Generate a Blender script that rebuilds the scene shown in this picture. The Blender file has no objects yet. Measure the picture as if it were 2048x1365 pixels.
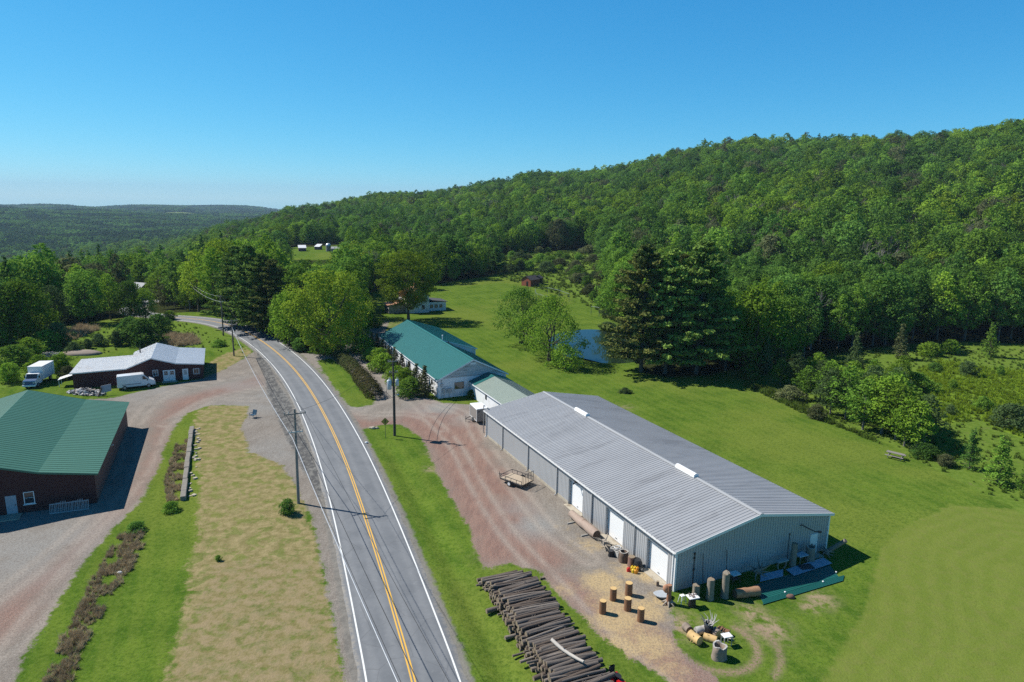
import bpy, math, random
import numpy as np
from mathutils import Vector, Matrix
R_ = math.radians
S = bpy.context.scene
COL = S.collection

# ---------------------------------------------------------------- camera
FPX, HROW, ROLL, CH = 1340.0, 406.0, R_(0.9), 33.0
PIT = math.atan((682.5 - HROW) / FPX)
cd = bpy.data.cameras.new('camera'); cam = bpy.data.objects.new('camera', cd); COL.objects.link(cam)
cd.sensor_width = 36; cd.lens = FPX / 2048 * 36; cd.clip_start = 1; cd.clip_end = 30000
_R0 = Vector((1, 0, 0)); _U0 = Vector((0, math.sin(PIT), math.cos(PIT))); _F0 = Vector((0, math.cos(PIT), -math.sin(PIT)))
_R = _R0 * math.cos(ROLL) + _U0 * math.sin(ROLL); _U = _U0 * math.cos(ROLL) - _R0 * math.sin(ROLL)
_m = Matrix((_R, _U, -_F0)).transposed().to_4x4(); _m.translation = (0, 0, CH)
cam.matrix_world = _m
S.camera = cam

# ---------------------------------------------------------------- sky and sun
SUN_EL, SUN_AZ = R_(47.0), R_(180 - 19)          # azimuth of the sun measured from +X
sdir = Vector((math.cos(SUN_AZ) * math.cos(SUN_EL), math.sin(SUN_AZ) * math.cos(SUN_EL), math.sin(SUN_EL)))
w = bpy.data.worlds.new('World'); S.world = w; w.use_nodes = True
nt = w.node_tree
sky = nt.nodes.new('ShaderNodeTexSky'); sky.sky_type = 'NISHITA'; sky.sun_disc = False
sky.sun_elevation = SUN_EL; sky.sun_rotation = math.atan2(sdir.x, sdir.y)
sky.altitude = 2000; sky.air_density = 1.0; sky.dust_density = 0.0; sky.ozone_density = 3.0
SKY = 0.074
sep = nt.nodes.new('ShaderNodeSeparateColor'); cmb = nt.nodes.new('ShaderNodeCombineColor'); nt.links.new(sky.outputs[0], sep.inputs[0])
for i_, (k_, g_) in enumerate(((.66, 1.36), (.95, .75), (1.12, .52))):      # colour balance of a clear dry sky
    a_ = nt.nodes.new('ShaderNodeMath'); a_.operation = 'MULTIPLY'; a_.inputs[1].default_value = .095; nt.links.new(sep.outputs[i_], a_.inputs[0])
    b_ = nt.nodes.new('ShaderNodeMath'); b_.operation = 'POWER'; b_.inputs[1].default_value = g_; nt.links.new(a_.outputs[0], b_.inputs[0])
    c_ = nt.nodes.new('ShaderNodeMath'); c_.operation = 'MULTIPLY'; c_.inputs[1].default_value = k_ / .095; nt.links.new(b_.outputs[0], c_.inputs[0]); nt.links.new(c_.outputs[0], cmb.inputs[i_])
tc_ = nt.nodes.new('ShaderNodeTexCoord'); sx_ = nt.nodes.new('ShaderNodeSeparateXYZ'); nt.links.new(tc_.outputs['Generated'], sx_.inputs[0])
mr_ = nt.nodes.new('ShaderNodeMapRange'); mr_.interpolation_type = 'SMOOTHSTEP'; mr_.inputs[1].default_value = .30; mr_.inputs[2].default_value = .85; mr_.inputs[3].default_value = 1.0; mr_.inputs[4].default_value = .38   # deep blue toward the zenith
nt.links.new(sx_.outputs[2], mr_.inputs[0]); vm_ = nt.nodes.new('ShaderNodeVectorMath'); vm_.operation = 'SCALE'; nt.links.new(cmb.outputs[0], vm_.inputs[0]); nt.links.new(mr_.outputs[0], vm_.inputs['Scale'])
bg = nt.nodes['Background']; nt.links.new(vm_.outputs[0], bg.inputs[0]); bg.inputs[1].default_value = SKY
sl = bpy.data.lights.new('sun', 'SUN'); sl.energy = 5.0; sl.angle = R_(0.5); sl.color = (1.0, 0.955, 0.88)
so = bpy.data.objects.new('sun', sl); COL.objects.link(so); so.rotation_euler = sdir.to_track_quat('Z', 'Y').to_euler()
S.view_settings.view_transform = 'Standard'; S.view_settings.look = 'None'
S.view_settings.exposure = 0.35; S.view_settings.gamma = 1.0
S.cycles.max_bounces = 6; S.cycles.diffuse_bounces = 1; S.cycles.glossy_bounces = 3; S.cycles.transmission_bounces = 4
S.cycles.transparent_max_bounces = 6; S.cycles.volume_bounces = 0
S.cycles.use_denoising = False; S.cycles.denoiser = 'OPENIMAGEDENOISE'; S.cycles.denoising_input_passes = 'RGB_ALBEDO_NORMAL'; S.cycles.denoising_prefilter = 'ACCURATE'; S.cycles.denoising_quality = 'HIGH'; S.cycles.sample_clamp_direct = 12; S.cycles.sample_clamp_indirect = 4
S.cycles.use_adaptive_sampling = False

# ---------------------------------------------------------------- helpers
def ray(u, v):
    x = (u - 1024) / FPX; y = -(v - 682.5) / FPX
    d = _R * x + _U * y + _F0
    return np.array(d)
def flat(u, v, z=0.0):
    d = ray(u, v); t = (z - CH) / d[2]
    return (d[0] * t, d[1] * t)
def sstep(a, b, x):
    t = np.clip((x - a) / (b - a), 0, 1); return t * t * (3 - 2 * t)

# terrain: height over azimuth and distance
_TD = np.array([0, 190, 300, 400, 600, 800, 1000, 1500, 2000, 3000, 4000, 5500, 8000, 20000.])
_TU = np.array([-900, 0, 300, 500, 600, 800, 1100, 1500, 1780, 2048, 2700.])
_TZ = np.array([
 [0, 0, -12, -30, -55, -70, -80, -85, -62, -25, -55, -36, -140, -200],
 [0, 0, -9, -24, -46, -63, -74, -84, -64, -28, -55, -38, -140, -200],
 [0, 0, -6, -14, -28, -40, -50, -66, -66, -42, -52, -40, -140, -200],
 [0, 0, -1, -3, -6, -9, -14, -40, -66, -46, -52, -42, -140, -200],
 [0, 0, 1, 2, 4, 6, 5, -20, -50, -60, -60, -60, -140, -200],
 [0, 0, 2, 4, 11, 19, 27, 12, -20, -60, -60, -60, -140, -200],
 [0, 0, 3.5, 10, 29, 46, 58, 50, 20, -40, -60, -60, -140, -200],
 [0, 0, 12, 27, 60, 88, 92, 78, 40, -40, -60, -60, -140, -200],
 [0, 0, 13, 29, 66, 86, 92, 84, 45, -40, -60, -60, -140, -200],
 [0, 0, 14, 33, 78, 91, 96, 92, 60, -40, -60, -60, -140, -200],
 [0, 0, 16, 38, 86, 98, 100, 96, 60, -40, -60, -60, -140, -200]], float)
_TA = np.arctan((_TU - 1024) / FPX)
def terrain(x, y):
    x = np.asarray(x, float); y = np.asarray(y, float)
    d = np.hypot(x, y); a = np.arctan2(x, y)
    a = np.clip(a, _TA[0], _TA[-1])
    # ease between columns and along distance
    ia = np.clip(np.searchsorted(_TA, a) - 1, 0, len(_TA) - 2); fa = (a - _TA[ia]) / (_TA[ia + 1] - _TA[ia])
    idd = np.clip(np.searchsorted(_TD, d) - 1, 0, len(_TD) - 2); fd = np.clip((d - _TD[idd]) / (_TD[idd + 1] - _TD[idd]), 0, 1)
    def pch(row_ia):
        z0 = _TZ[row_ia, idd]; z1 = _TZ[row_ia, idd + 1]
        zm = _TZ[row_ia, np.clip(idd - 1, 0, None)]; zp = _TZ[row_ia, np.clip(idd + 2, None, len(_TD) - 1)]
        dm = _TD[np.clip(idd - 1, 0, None)]; dp = _TD[np.clip(idd + 2, None, len(_TD) - 1)]
        h = _TD[idd + 1] - _TD[idd]
        s = (z1 - z0) / h
        s0 = np.where(idd > 0, (z1 - zm) / np.maximum(_TD[idd + 1] - dm, 1), 0); s1 = (zp - z0) / np.maximum(dp - _TD[idd], 1)
        lim = 2 * np.abs(s)
        s0 = np.where(s0 * s <= 0, 0, np.sign(s) * np.minimum(np.abs(s0), lim)); s1 = np.where(s1 * s <= 0, 0, np.sign(s) * np.minimum(np.abs(s1), lim))
        t = fd; t2 = t * t; t3 = t2 * t
        return (2 * t3 - 3 * t2 + 1) * z0 + (t3 - 2 * t2 + t) * h * s0 + (-2 * t3 + 3 * t2) * z1 + (t3 - t2) * h * s1
    fs = fa * fa * (3 - 2 * fa)
    z = pch(ia) * (1 - fs) + pch(ia + 1) * fs
    front = sstep(-0.2, 0.6, np.cos(np.arctan2(x, y)))
    z = z * front
    # far ground rolls a little
    z = z + sstep(250, 900, d) * (np.sin(x * .011 + 1.3) * np.cos(y * .009) * 2.0 + np.sin(x * .004 + y * .0031) * 3.0) * np.clip(d / 1200, 0, 1.6)
    z = z + sstep(2200, 5200, d) * (9 * np.sin(a * 26 + 1) + 6 * np.sin(a * 61 + d * .0012) + 5 * np.sin(d * .003 + a * 9))
    return z

RC = [(826.8, 1365), (799.6, 1255), (764, 1140), (728.9, 1026.4), (700.3, 940), (682, 897.5), (661.9, 853.8), (640, 810), (612, 762),
      (592, 737.5), (557.8, 704.7), (520, 675.5), (489, 659.6), (456, 648), (425, 640.5), (378, 633.3), (330, 629.7)]
def cat(P, n):
    P = np.array(P, float); P = np.vstack([2 * P[0] - P[1], P, 2 * P[-1] - P[-2]]); out = []
    for i in range(1, len(P) - 2):
        for k in range(n):
            t = k / n; a, b, c, d = P[i - 1:i + 3]
            out.append(.5 * ((2 * b) + (c - a) * t + (2 * a - 5 * b + 4 * c - d) * t * t + (3 * b - a - 3 * c + d) * t ** 3))
    out.append(P[-2]); return np.array(out)
_rc = np.array([flat(*p) for p in RC])
_rc = np.vstack([[(4.5, 2.0), (0.6, 17.0), (-3.4, 31.0)], _rc, [(-112, 193), (-124, 205), (-131, 225), (-135, 255)]])
for _ in range(3):
    _rc[4:-1] = _rc[4:-1] * .5 + (_rc[3:-2] + _rc[5:]) * .25
ROAD = cat(_rc, 6)
def seg_dist(px, py, poly, closed=False):
    """distance, signed side (positive right of travel), index"""
    best = np.full(px.shape, 1e9); side = np.zeros(px.shape)
    n = len(poly) - (0 if closed else 1)
    for i in range(n):
        a = poly[i]; b = poly[(i + 1) % len(poly)]; dx, dy = b[0] - a[0], b[1] - a[1]; L2 = dx * dx + dy * dy + 1e-12
        t = np.clip(((px - a[0]) * dx + (py - a[1]) * dy) / L2, 0, 1)
        ex = px - a[0] - t * dx; ey = py - a[1] - t * dy; dd = np.hypot(ex, ey)
        m = dd < best; best = np.where(m, dd, best); side = np.where(m, np.sign(ex * dy - ey * dx), side)
    return best, side
def in_poly(px, py, poly):
    c = np.zeros(px.shape, bool); n = len(poly)
    for i in range(n):
        x0, y0 = poly[i]; x1, y1 = poly[(i + 1) % n]
        m = ((y0 > py) != (y1 > py)); xx = (x1 - x0) * (py - y0) / ((y1 - y0) if y1 != y0 else 1e-9) + x0
        c ^= m & (px < xx)
    return c
def sd_poly(px, py, poly, cl=4.0):
    """positive inside, clamped"""
    poly = np.array(poly); lo = poly.min(0) - cl; hi = poly.max(0) + cl
    out = np.full(px.shape, -cl); m = (px > lo[0]) & (px < hi[0]) & (py > lo[1]) & (py < hi[1])
    if m.any():
        d, _ = seg_dist(px[m], py[m], poly, True); ins = in_poly(px[m], py[m], poly)
        out[m] = np.clip(np.where(ins, d, -d), -cl, cl)
    return out
def FP(pts): return [flat(*p) for p in pts]

def zg(x, y):
    x = np.asarray(x, float); y = np.asarray(y, float)
    z = terrain(x, y)
    near = (np.hypot(x, y) < 130)
    if near.any():
        d, s = seg_dist(np.where(near, x, 1e4), np.where(near, y, 1e4), ROAD[::3])
        sw = np.exp(-((d - 6.3) / 1.1) ** 2) * sstep(30, 40, y) * (1 - sstep(84, 89, y)) * (s > 0)
        z = z - 0.32 * sw * near
    # pond hollow
    px, py = (x - 21.5) / 13.0, (y - 158.5) / 20.0
    z = z - 0.9 * (1 - sstep(0.75, 1.08, np.hypot(px, py)))
    return z
def Z(x, y): return float(zg(np.array([x]), np.array([y]))[0])
_ts = 20.0 * 1.006 ** np.arange(1030)
def at(u, v):
    d = ray(u, v); T = _ts
    for _ in range(3):
        z = zg(d[0] * T, d[1] * T); hit = np.nonzero(CH + d[2] * T <= z)[0]
        k = hit[0] if len(hit) else len(T) - 1
        k = max(k, 1); T = np.linspace(T[k - 1], T[k], 12)
    t = T[-1] if not len(hit) else (T[0] + T[-1]) / 2
    return float(d[0] * t), float(d[1] * t)

# ---- mesh builders
def np_mesh(name, V, F, mat=None, smooth=False):
    """V (n,3), F (m,k) equal sized faces"""
    me = bpy.data.meshes.new(name); V = np.asarray(V, np.float32); F = np.asarray(F, np.int32)
    me.vertices.add(len(V)); me.vertices.foreach_set('co', V.ravel())
    k = F.shape[1]; me.loops.add(F.size); me.loops.foreach_set('vertex_index', F.ravel())
    me.polygons.add(len(F)); me.polygons.foreach_set('loop_start', np.arange(0, F.size, k, dtype=np.int32))
    try: me.polygons.foreach_set('loop_total', np.full(len(F), k, np.int32))
    except Exception: pass
    me.polygons.foreach_set('use_smooth', np.full(len(F), smooth, bool))
    me.update(calc_edges=True); me.validate()
    if mat: me.materials.append(mat)
    return me
def link(name, me, parent=None, loc=None, rz=None):
    o = bpy.data.objects.new(name, me); COL.objects.link(o)
    if parent: o.parent = parent
    if loc is not None: o.location = loc
    if rz is not None: o.rotation_euler = (0, 0, rz)
    return o
class MB:
    def __init__(s): s.v = []; s.f = []; s.sm = []
    def add(s, V, F, smooth=False):
        n = len(s.v); s.v += [tuple(map(float, p)) for p in V]; s.f += [tuple(i + n for i in f) for f in F]; s.sm += [smooth] * len(F); return s
    def slab(s, p, u, v, n):
        p, u, v, n = map(lambda q: np.array(q, float), (p, u, v, n))
        if np.dot(np.cross(u, v), n) < 0: u, v = v, u
        return s.add([p, p + u, p + u + v, p + v, p + n, p + u + n, p + u + v + n, p + v + n], [(3, 2, 1, 0), (4, 5, 6, 7), (0, 1, 5, 4), (1, 2, 6, 5), (2, 3, 7, 6), (3, 0, 4, 7)])
    def box(s, x0, x1, y0, y1, z0, z1): return s.slab((x0, y0, z0), (x1 - x0, 0, 0), (0, y1 - y0, 0), (0, 0, z1 - z0))
    def rbox(s, c, sx, sy, sz, rz=0, bev=0.0):
        """box centred in x,y standing on c.z, rotated, optional bevel on the vertical edges and top"""
        b = min(bev, sx / 2.1, sy / 2.1)
        def ring(k, z):
            hx, hy = sx / 2 - k, sy / 2 - k; e = b
            q = [(-hx + e, -hy), (hx - e, -hy), (hx, -hy + e), (hx, hy - e), (hx - e, hy), (-hx + e, hy), (-hx, hy - e), (-hx, -hy + e)] if b else [(-hx, -hy), (hx, -hy), (hx, hy), (-hx, hy)]
            ca, sa = math.cos(rz), math.sin(rz)
            return [(c[0] + a * ca - d * sa, c[1] + a * sa + d * ca, c[2] + z) for a, d in q]
        rs = [ring(0, 0), ring(0, sz - b), ring(b, sz)] if b else [ring(0, 0), ring(0, sz)]
        return s.loft(rs)
    def loft(s, rings, cap=True, smooth=False):
        n = len(rings[0]); V = [p for r in rings for p in r]; F = []
        for i in range(len(rings) - 1):
            for k in range(n): F.append((i * n + k, i * n + (k + 1) % n, (i + 1) * n + (k + 1) % n, (i + 1) * n + k))
        s.add(V, F, smooth)
        if cap: s.add(rings[0], [tuple(range(n))[::-1]]); s.add(rings[-1], [tuple(range(n))])
        return s
    def tube(s, pts, rad, n=8, smooth=True, cap=True):
        pts = [np.array(p, float) for p in pts]; rad = [rad] * len(pts) if np.isscalar(rad) else rad; rings = []
        ref = None
        for i, p in enumerate(pts):
            d = pts[min(i + 1, len(pts) - 1)] - pts[max(i - 1, 0)]; d = d / (np.linalg.norm(d) + 1e-9)
            if ref is None: ref = np.array([0, 0, 1.]) if abs(d[2]) < .9 else np.array([1., 0, 0])
            a = np.cross(d, ref); a /= np.linalg.norm(a) + 1e-9; b = np.cross(d, a); ref = -b if False else ref
            rings.append([p + rad[i] * (math.cos(t) * a + math.sin(t) * b) for t in [2 * math.pi * k / n for k in range(n)]])
        # orient outward
        return s.loft([list(reversed(r)) for r in rings], cap, smooth)
    def prism(s, prof, p0, ax, depth):
        """profile points (a,b) along ax[0],ax[1] from p0, extruded by depth vector"""
        p0, A, B, D = map(lambda q: np.array(q, float), (p0, ax[0], ax[1], depth))
        r0 = [p0 + A * a + B * b for a, b in prof]; r1 = [q + D for q in r0]
        return s.loft([r0, r1])
    def sphere(s, c, r, sc=(1, 1, 1), n=10, m=7, jit=0, rng=None):
        rings = []
        for i in range(1, m):
            t = math.pi * i / m
            rings.append([(c[0] + r * sc[0] * math.sin(t) * math.cos(2 * math.pi * k / n) * (1 + (rng.uniform(-jit, jit) if rng else 0)), c[1] + r * sc[1] * math.sin(t) * math.sin(2 * math.pi * k / n) * (1 + (rng.uniform(-jit, jit) if rng else 0)), c[2] - r * sc[2] * math.cos(t)) for k in range(n)])
        return s.loft(rings, True, True)
    def mesh(s, name, mat):
        me = bpy.data.meshes.new(name); me.from_pydata(s.v, [], s.f)
        for p, q in zip(me.polygons, s.sm): p.use_smooth = q
        me.materials.append(mat); me.update(); return me
    def build(s, name, mat, parent=None, loc=None, rz=None): return link(name, s.mesh(name, mat), parent, loc, rz)
def fixnorm(o):
    import bmesh
    bm = bmesh.new(); bm.from_mesh(o.data); bmesh.ops.recalc_face_normals(bm, faces=bm.faces); bm.to_mesh(o.data); bm.free(); return o
def tag(o, label=None, cat_=None, group=None, kind=None):
    if label: o['label'] = label
    if cat_: o['category'] = cat_
    if group: o['group'] = group
    if kind: o['kind'] = kind
    return o
def thing(name, label, cat_, loc=(0, 0, 0), rz=0.0, group=None):
    o = bpy.data.objects.new(name, None); COL.objects.link(o); o.empty_display_size = .3
    o.location = loc; o.rotation_euler = (0, 0, rz); return tag(o, label, cat_, group)
def struct(o, label=None): return tag(o, label, kind='structure')
ORD = 'first second third fourth fifth sixth seventh eighth ninth tenth eleventh twelfth thirteenth fourteenth fifteenth sixteenth seventeenth eighteenth nineteenth twentieth'.split()
def ordn(i):
    if i < 20: return ORD[i]
    t = ['', '', 'twenty', 'thirty', 'forty', 'fifty', 'sixty', 'seventy', 'eighty', 'ninety']; q, r = divmod(i + 1, 10)
    return (t[q] + '-' + ORD[r - 1]) if r else {20: 'twentieth', 30: 'thirtieth', 40: 'fortieth', 50: 'fiftieth', 60: 'sixtieth', 70: 'seventieth', 80: 'eightieth', 90: 'ninetieth'}[q * 10]

# ---- materials
class NT:
    def __init__(s, m): s.t = m.node_tree; s.n = s.t.nodes; s.l = s.t.links
    def new(s, k, **kw):
        n = s.n.new(k)
        for a, b in kw.items(): setattr(n, a, b)
        return n
    def set(s, sock, v):
        if hasattr(v, 'is_output') or isinstance(v, bpy.types.NodeSocket): s.l.new(v, sock)
        else: sock.default_value = v
    def noise(s, vec, scale, det=4, rough=.55, dist=0.0, out='Fac'):
        n = s.new('ShaderNodeTexNoise'); s.set(n.inputs['Vector'], vec); n.inputs['Scale'].default_value = scale; n.inputs['Detail'].default_value = det
        n.inputs['Roughness'].default_value = rough; n.inputs['Distortion'].default_value = dist; return n.outputs[out]
    def math(s, op, a, b=0.0, c=0.0, clamp=False):
        n = s.new('ShaderNodeMath', operation=op, use_clamp=clamp); s.set(n.inputs[0], a); s.set(n.inputs[1], b); s.set(n.inputs[2], c); return n.outputs[0]
    def mix(s, f, a, b, mode='MIX'):
        n = s.new('ShaderNodeMix', data_type='RGBA', blend_type=mode); s.set(n.inputs[0], f); s.set(n.inputs[6], a if not isinstance(a, tuple) else c4(a)); s.set(n.inputs[7], b if not isinstance(b, tuple) else c4(b)); return n.outputs[2]
    def step(s, x, a, b):
        n = s.new('ShaderNodeMapRange', interpolation_type='SMOOTHSTEP'); s.set(n.inputs[0], x); n.inputs[1].default_value = a; n.inputs[2].default_value = b; return n.outputs[0]
    def attr(s, name): n = s.new('ShaderNodeAttribute', attribute_name=name); return n.outputs['Fac']
    def coord(s, k='Object'): return s.new('ShaderNodeTexCoord').outputs[k]
    def pos(s): return s.new('ShaderNodeNewGeometry').outputs['Position']
    def mapv(s, vec, sc=(1, 1, 1), rot=(0, 0, 0)):
        n = s.new('ShaderNodeMapping'); s.set(n.inputs[0], vec); n.inputs['Scale'].default_value = sc; n.inputs['Rotation'].default_value = rot; return n.outputs[0]
    def bump(s, h, st, dist=.05):
        n = s.new('ShaderNodeBump'); s.set(n.inputs['Height'], h); n.inputs['Strength'].default_value = st; n.inputs['Distance'].default_value = dist; return n.outputs[0]
    def scale(s, col, f):
        n = s.new('ShaderNodeVectorMath', operation='SCALE'); s.set(n.inputs[0], col); s.set(n.inputs['Scale'], f); return n.outputs[0]
def c4(c): return (c[0], c[1], c[2], 1.0)
def nmat(name):
    m = bpy.data.materials.new(name); m.use_nodes = True; t = NT(m); b = t.n['Principled BSDF']; return m, t, b
_mc = {}
def mat(name, col, rough=.7, metal=0.0, var=.12, sc=1.5, bump=0.0, bsc=30, stretch=(1, 1, 1), dirt=None, spec=.4, coat=0.0):
    if name in _mc: return _mc[name]
    m, t, b = nmat(name); v = t.mapv(t.coord(), stretch)
    f = t.noise(v, sc, 5, .6); f2 = t.noise(v, sc * 9, 3, .6)
    k = t.math('ADD', t.math('MULTIPLY', t.math('SUBTRACT', f, .5), var * 3.2), t.math('MULTIPLY', t.math('SUBTRACT', f2, .5), var * 1.6)); k = t.math('ADD', k, 1.0)
    c = t.scale(c4(col)[:3], k)
    if dirt: c = t.mix(t.step(t.noise(v, sc * .7, 5, .65, 1.0), .5, .72), c, dirt)
    t.set(b.inputs['Base Color'], c); b.inputs['Roughness'].default_value = rough; b.inputs['Metallic'].default_value = metal
    b.inputs['Specular IOR Level'].default_value = spec
    if coat: b.inputs['Coat Weight'].default_value = coat
    if bump: t.set(b.inputs['Normal'], t.bump(t.noise(v, bsc, 4, .6), bump, .03))
    _mc[name] = m; return m
# ---------------------------------------------------------------- ground sheet
def ground_sheet():
    ang = np.concatenate([np.arange(-180, -52, 4.0), np.arange(-52, 52, .26), np.arange(52, 180, 4.0)])
    ang = np.radians(ang); na = len(ang)
    rr = [2.0]
    while rr[-1] < 7350:
        k = .3 if rr[-1] < 30 else .0085 if rr[-1] < 130 else .012 if rr[-1] < 400 else .03
        rr.append(rr[-1] * (1 + k))
    rr = np.array(rr); nr = len(rr)
    X = np.sin(ang)[None, :] * rr[:, None]; Y = np.cos(ang)[None, :] * rr[:, None]
    x = np.append(X.ravel(), 0.0); y = np.append(Y.ravel(), 0.0)
    z = zg(x, y)
    i = np.arange(nr - 1)[:, None] * na; j = np.arange(na)[None, :]; j2 = (j + 1) % na
    Q = np.stack([i + j, i + na + j, i + na + j2, i + j2], -1).reshape(-1, 4)[:, ::-1]
    me = bpy.data.meshes.new('ground'); V = np.stack([x, y, z], 1).astype(np.float32)
    T = np.stack([np.full(na, nr * na), np.arange(na), (np.arange(na) + 1) % na], 1)[:, ::-1]
    me.vertices.add(len(V)); me.vertices.foreach_set('co', V.ravel())
    loops = np.concatenate([Q.ravel(), T.ravel()]).astype(np.int32); me.loops.add(len(loops)); me.loops.foreach_set('vertex_index', loops)
    ls = np.concatenate([np.arange(len(Q)) * 4, len(Q) * 4 + np.arange(len(T)) * 3]).astype(np.int32)
    me.polygons.add(len(ls)); me.polygons.foreach_set('loop_start', ls)
    me.polygons.foreach_set('use_smooth', np.ones(len(ls), bool)); me.update(calc_edges=True); me.validate()
    def A(name, val):
        a = me.attributes.new(name, 'FLOAT', 'POINT'); a.data.foreach_set('value', np.asarray(val, np.float32))
    near = np.hypot(x, y) < 420
    def poly(*P):
        o = np.full(len(x), -4.0)
        for p in P:
            o[near] = np.maximum(o[near], sd_poly(x[near], y[near], FP(p)))
        return o
    g_right = [(598, 706), (640, 708), (668, 700), (700, 690), (740, 684), (752, 700), (775, 722), (800, 745), (835, 772), (858, 797), (885, 806), (930, 808), (962, 812), (990, 800), (1030, 800), (1085, 790),
               (990, 874), (1115, 970), (1362, 1165), (1335, 1192), (1350, 1240), (1352, 1290), (1400, 1330), (1450, 1372), (1475, 1430), (1350, 1440),
               (1345, 1365), (1255, 1318), (1195, 1270), (1135, 1205), (1075, 1145), (1020, 1128), (968, 1136), (958, 1118), (940, 1062), (905, 1000), (882, 965), (868, 930), (838, 872), (800, 850), (765, 850), (737, 857), (714, 862), (680, 800), (640, 745)]
    island = [(634, 722), (664, 717), (690, 738), (725, 768), (752, 795), (744, 810), (712, 815), (698, 812), (660, 765)]
    sg = np.minimum(poly(g_right), -poly(island))
    sg = np.maximum(sg, poly([(640, 700), (700, 660), (745, 655), (780, 640), (760, 690), (735, 705), (690, 708)]))
    g_left = [(520, 692), (505, 705), (470, 728), (430, 748), (405, 757), (300, 779), (225, 796), (150, 800), (-200, 940), (-500, 1500), (10, 1430), (60, 1300), (110, 1210), (165, 1135), (225, 1060), (285, 1000), (312, 950),
              (328, 905), (345, 860), (375, 826), (420, 811), (500, 812), (482, 860), (500, 905), (560, 928), (598, 985), (622, 1040), (640, 1120), (662, 1220), (688, 1365), (700, 1450), (760, 1450), (733, 1365), (690, 1140), (665, 1013), (640, 910), (605, 815), (560, 745)]
    A('gravel', np.maximum(sg, poly(g_left)))
    A('asph', poly([(516, 690), (545, 745), (585, 815), (620, 900), (648, 980), (640, 1000), (600, 930), (560, 850), (535, 790), (528, 750), (512, 720)]))
    red = poly([(700, 830), (740, 842), (790, 838), (860, 800), (920, 812), (968, 850), (962, 880), (1040, 985), (1085, 1060), (1140, 1120), (1100, 1160), (1040, 1125), (955, 1130), (900, 1000), (860, 900), (800, 850), (735, 857), (714, 862)],
               [(1090, 1120), (1180, 1180), (1300, 1240), (1350, 1290), (1400, 1330), (1460, 1372), (1450, 1450), (1350, 1450), (1250, 1315), (1180, 1240), (1120, 1180)],
               [(330, 800), (420, 775), (525, 748), (545, 770), (430, 797), (350, 840), (330, 930), (300, 985), (180, 1110), (60, 1260), (-50, 1330), (-60, 1240), (100, 1110), (240, 990), (285, 900), (290, 850)])
    A('red', np.where(x < -30, red - 1.2, red))
    saw = np.zeros(len(x))
    for (u, v, r, a) in ((1205, 1165, 2.2, 1), (1260, 1140, 2.0, .8), (1300, 1150, 1.8, .9), (1235, 1240, 2.4, 1), (1290, 1220, 2.4, .9), (1180, 1090, 2.5, .55), (1130, 1050, 2.5, .35), (1240, 1290, 2.4, .8), (1300, 1290, 2.6, .8), (1230, 1200, 2.6, .8), (1130, 1180, 1.6, .55), (1320, 1200, 1.5, .8), (1340, 1340, 2.2, .55), (1180, 1240, 1.6, .6)):
        c = flat(u, v); saw = np.maximum(saw, a * np.exp(-((x - c[0]) ** 2 + (y - c[1]) ** 2) / (r * r)))
    A('saw', saw)
    pale = np.zeros(len(x))
    for (u, v, r, a) in ((1075, 1050, 3.0, 1), (1040, 1020, 2.4, .6), (880, 815, 5, 1), (800, 780, 5, 1), (700, 700, 9, 1), (950, 835, 4, .8), (690, 812, 4, .7), (560, 800, 9, 1), (480, 770, 6, .8), (300, 780, 8, .9), (560, 900, 6, .8), (60, 1100, 7, 1), (30, 1050, 6, 1), (140, 1070, 5, .8)):
        c = flat(u, v); pale = np.maximum(pale, a * (.8 if u < 700 else 1) * np.exp(-((x - c[0]) ** 2 + (y - c[1]) ** 2) / (r * r)))
    A('pale', pale)
    A('dry', poly([(392, 826), (420, 812), (505, 812), (545, 850), (575, 920), (612, 1000), (640, 1090), (662, 1220), (690, 1380), (720, 1500), (300, 1500), (332, 1365), (368, 1200), (392, 1080), (402, 960), (388, 870)],
                  [(432, 750), (470, 728), (505, 705), (490, 695), (440, 712), (405, 735), (405, 757)]))
    A('drysoft', poly([(560, 1120), (430, 1130), (330, 1400), (700, 1400), (690, 1330), (640, 1130)]))
    A('yel', poly([(1830, 745), (1880, 720), (1960, 735), (2060, 745), (2200, 760), (2200, 880), (2048, 882), (1960, 840), (1900, 850), (1850, 800)]))
    A('mown', poly([(1760, 1100), (1800, 1060), (1900, 1010), (2048, 1020), (2300, 1080), (2300, 1600), (1600, 1600), (1640, 1365), (1730, 1220)]))
    big = FP([(1760, 1100), (1800, 1060), (1900, 1010), (2048, 1020), (2300, 1080), (2300, 1600), (1600, 1600), (1640, 1365), (1730, 1220)])
    dm_, _ = seg_dist(np.where(near, x, 1e4), np.where(near, y, 1e4), np.array(big), True); A('band', np.where(near & in_poly(x, y, big), np.minimum(dm_, 60), -1.0))
    rut = np.zeros(len(x))
    for pth in ([(700, 838), (780, 828), (850, 835), (905, 885), (950, 965), (1010, 1060), (1090, 1150), (1200, 1270), (1330, 1380)], [(700, 828), (800, 790), (860, 806), (930, 830), (960, 880), (1020, 960), (1100, 1060), (1180, 1120)],
                [(560, 770), (480, 785), (400, 810), (345, 860), (318, 930), (270, 1000), (190, 1090), (90, 1210), (20, 1300)], [(540, 735), (440, 760), (330, 790), (270, 850), (255, 930), (200, 1020), (80, 1130), (-60, 1230)], [(660, 712), (710, 705), (745, 735), (800, 775), (840, 815), (880, 860)], [(560, 800), (500, 800), (420, 800), (330, 850)]):
        P = cat([flat(*p) for p in pth], 4); dd, _ = seg_dist(np.where(near, x, 1e4), np.where(near, y, 1e4), P); rut = np.maximum(rut, np.exp(-((dd - .85) / .38) ** 2) * near)
    A('rut', rut)
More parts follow.
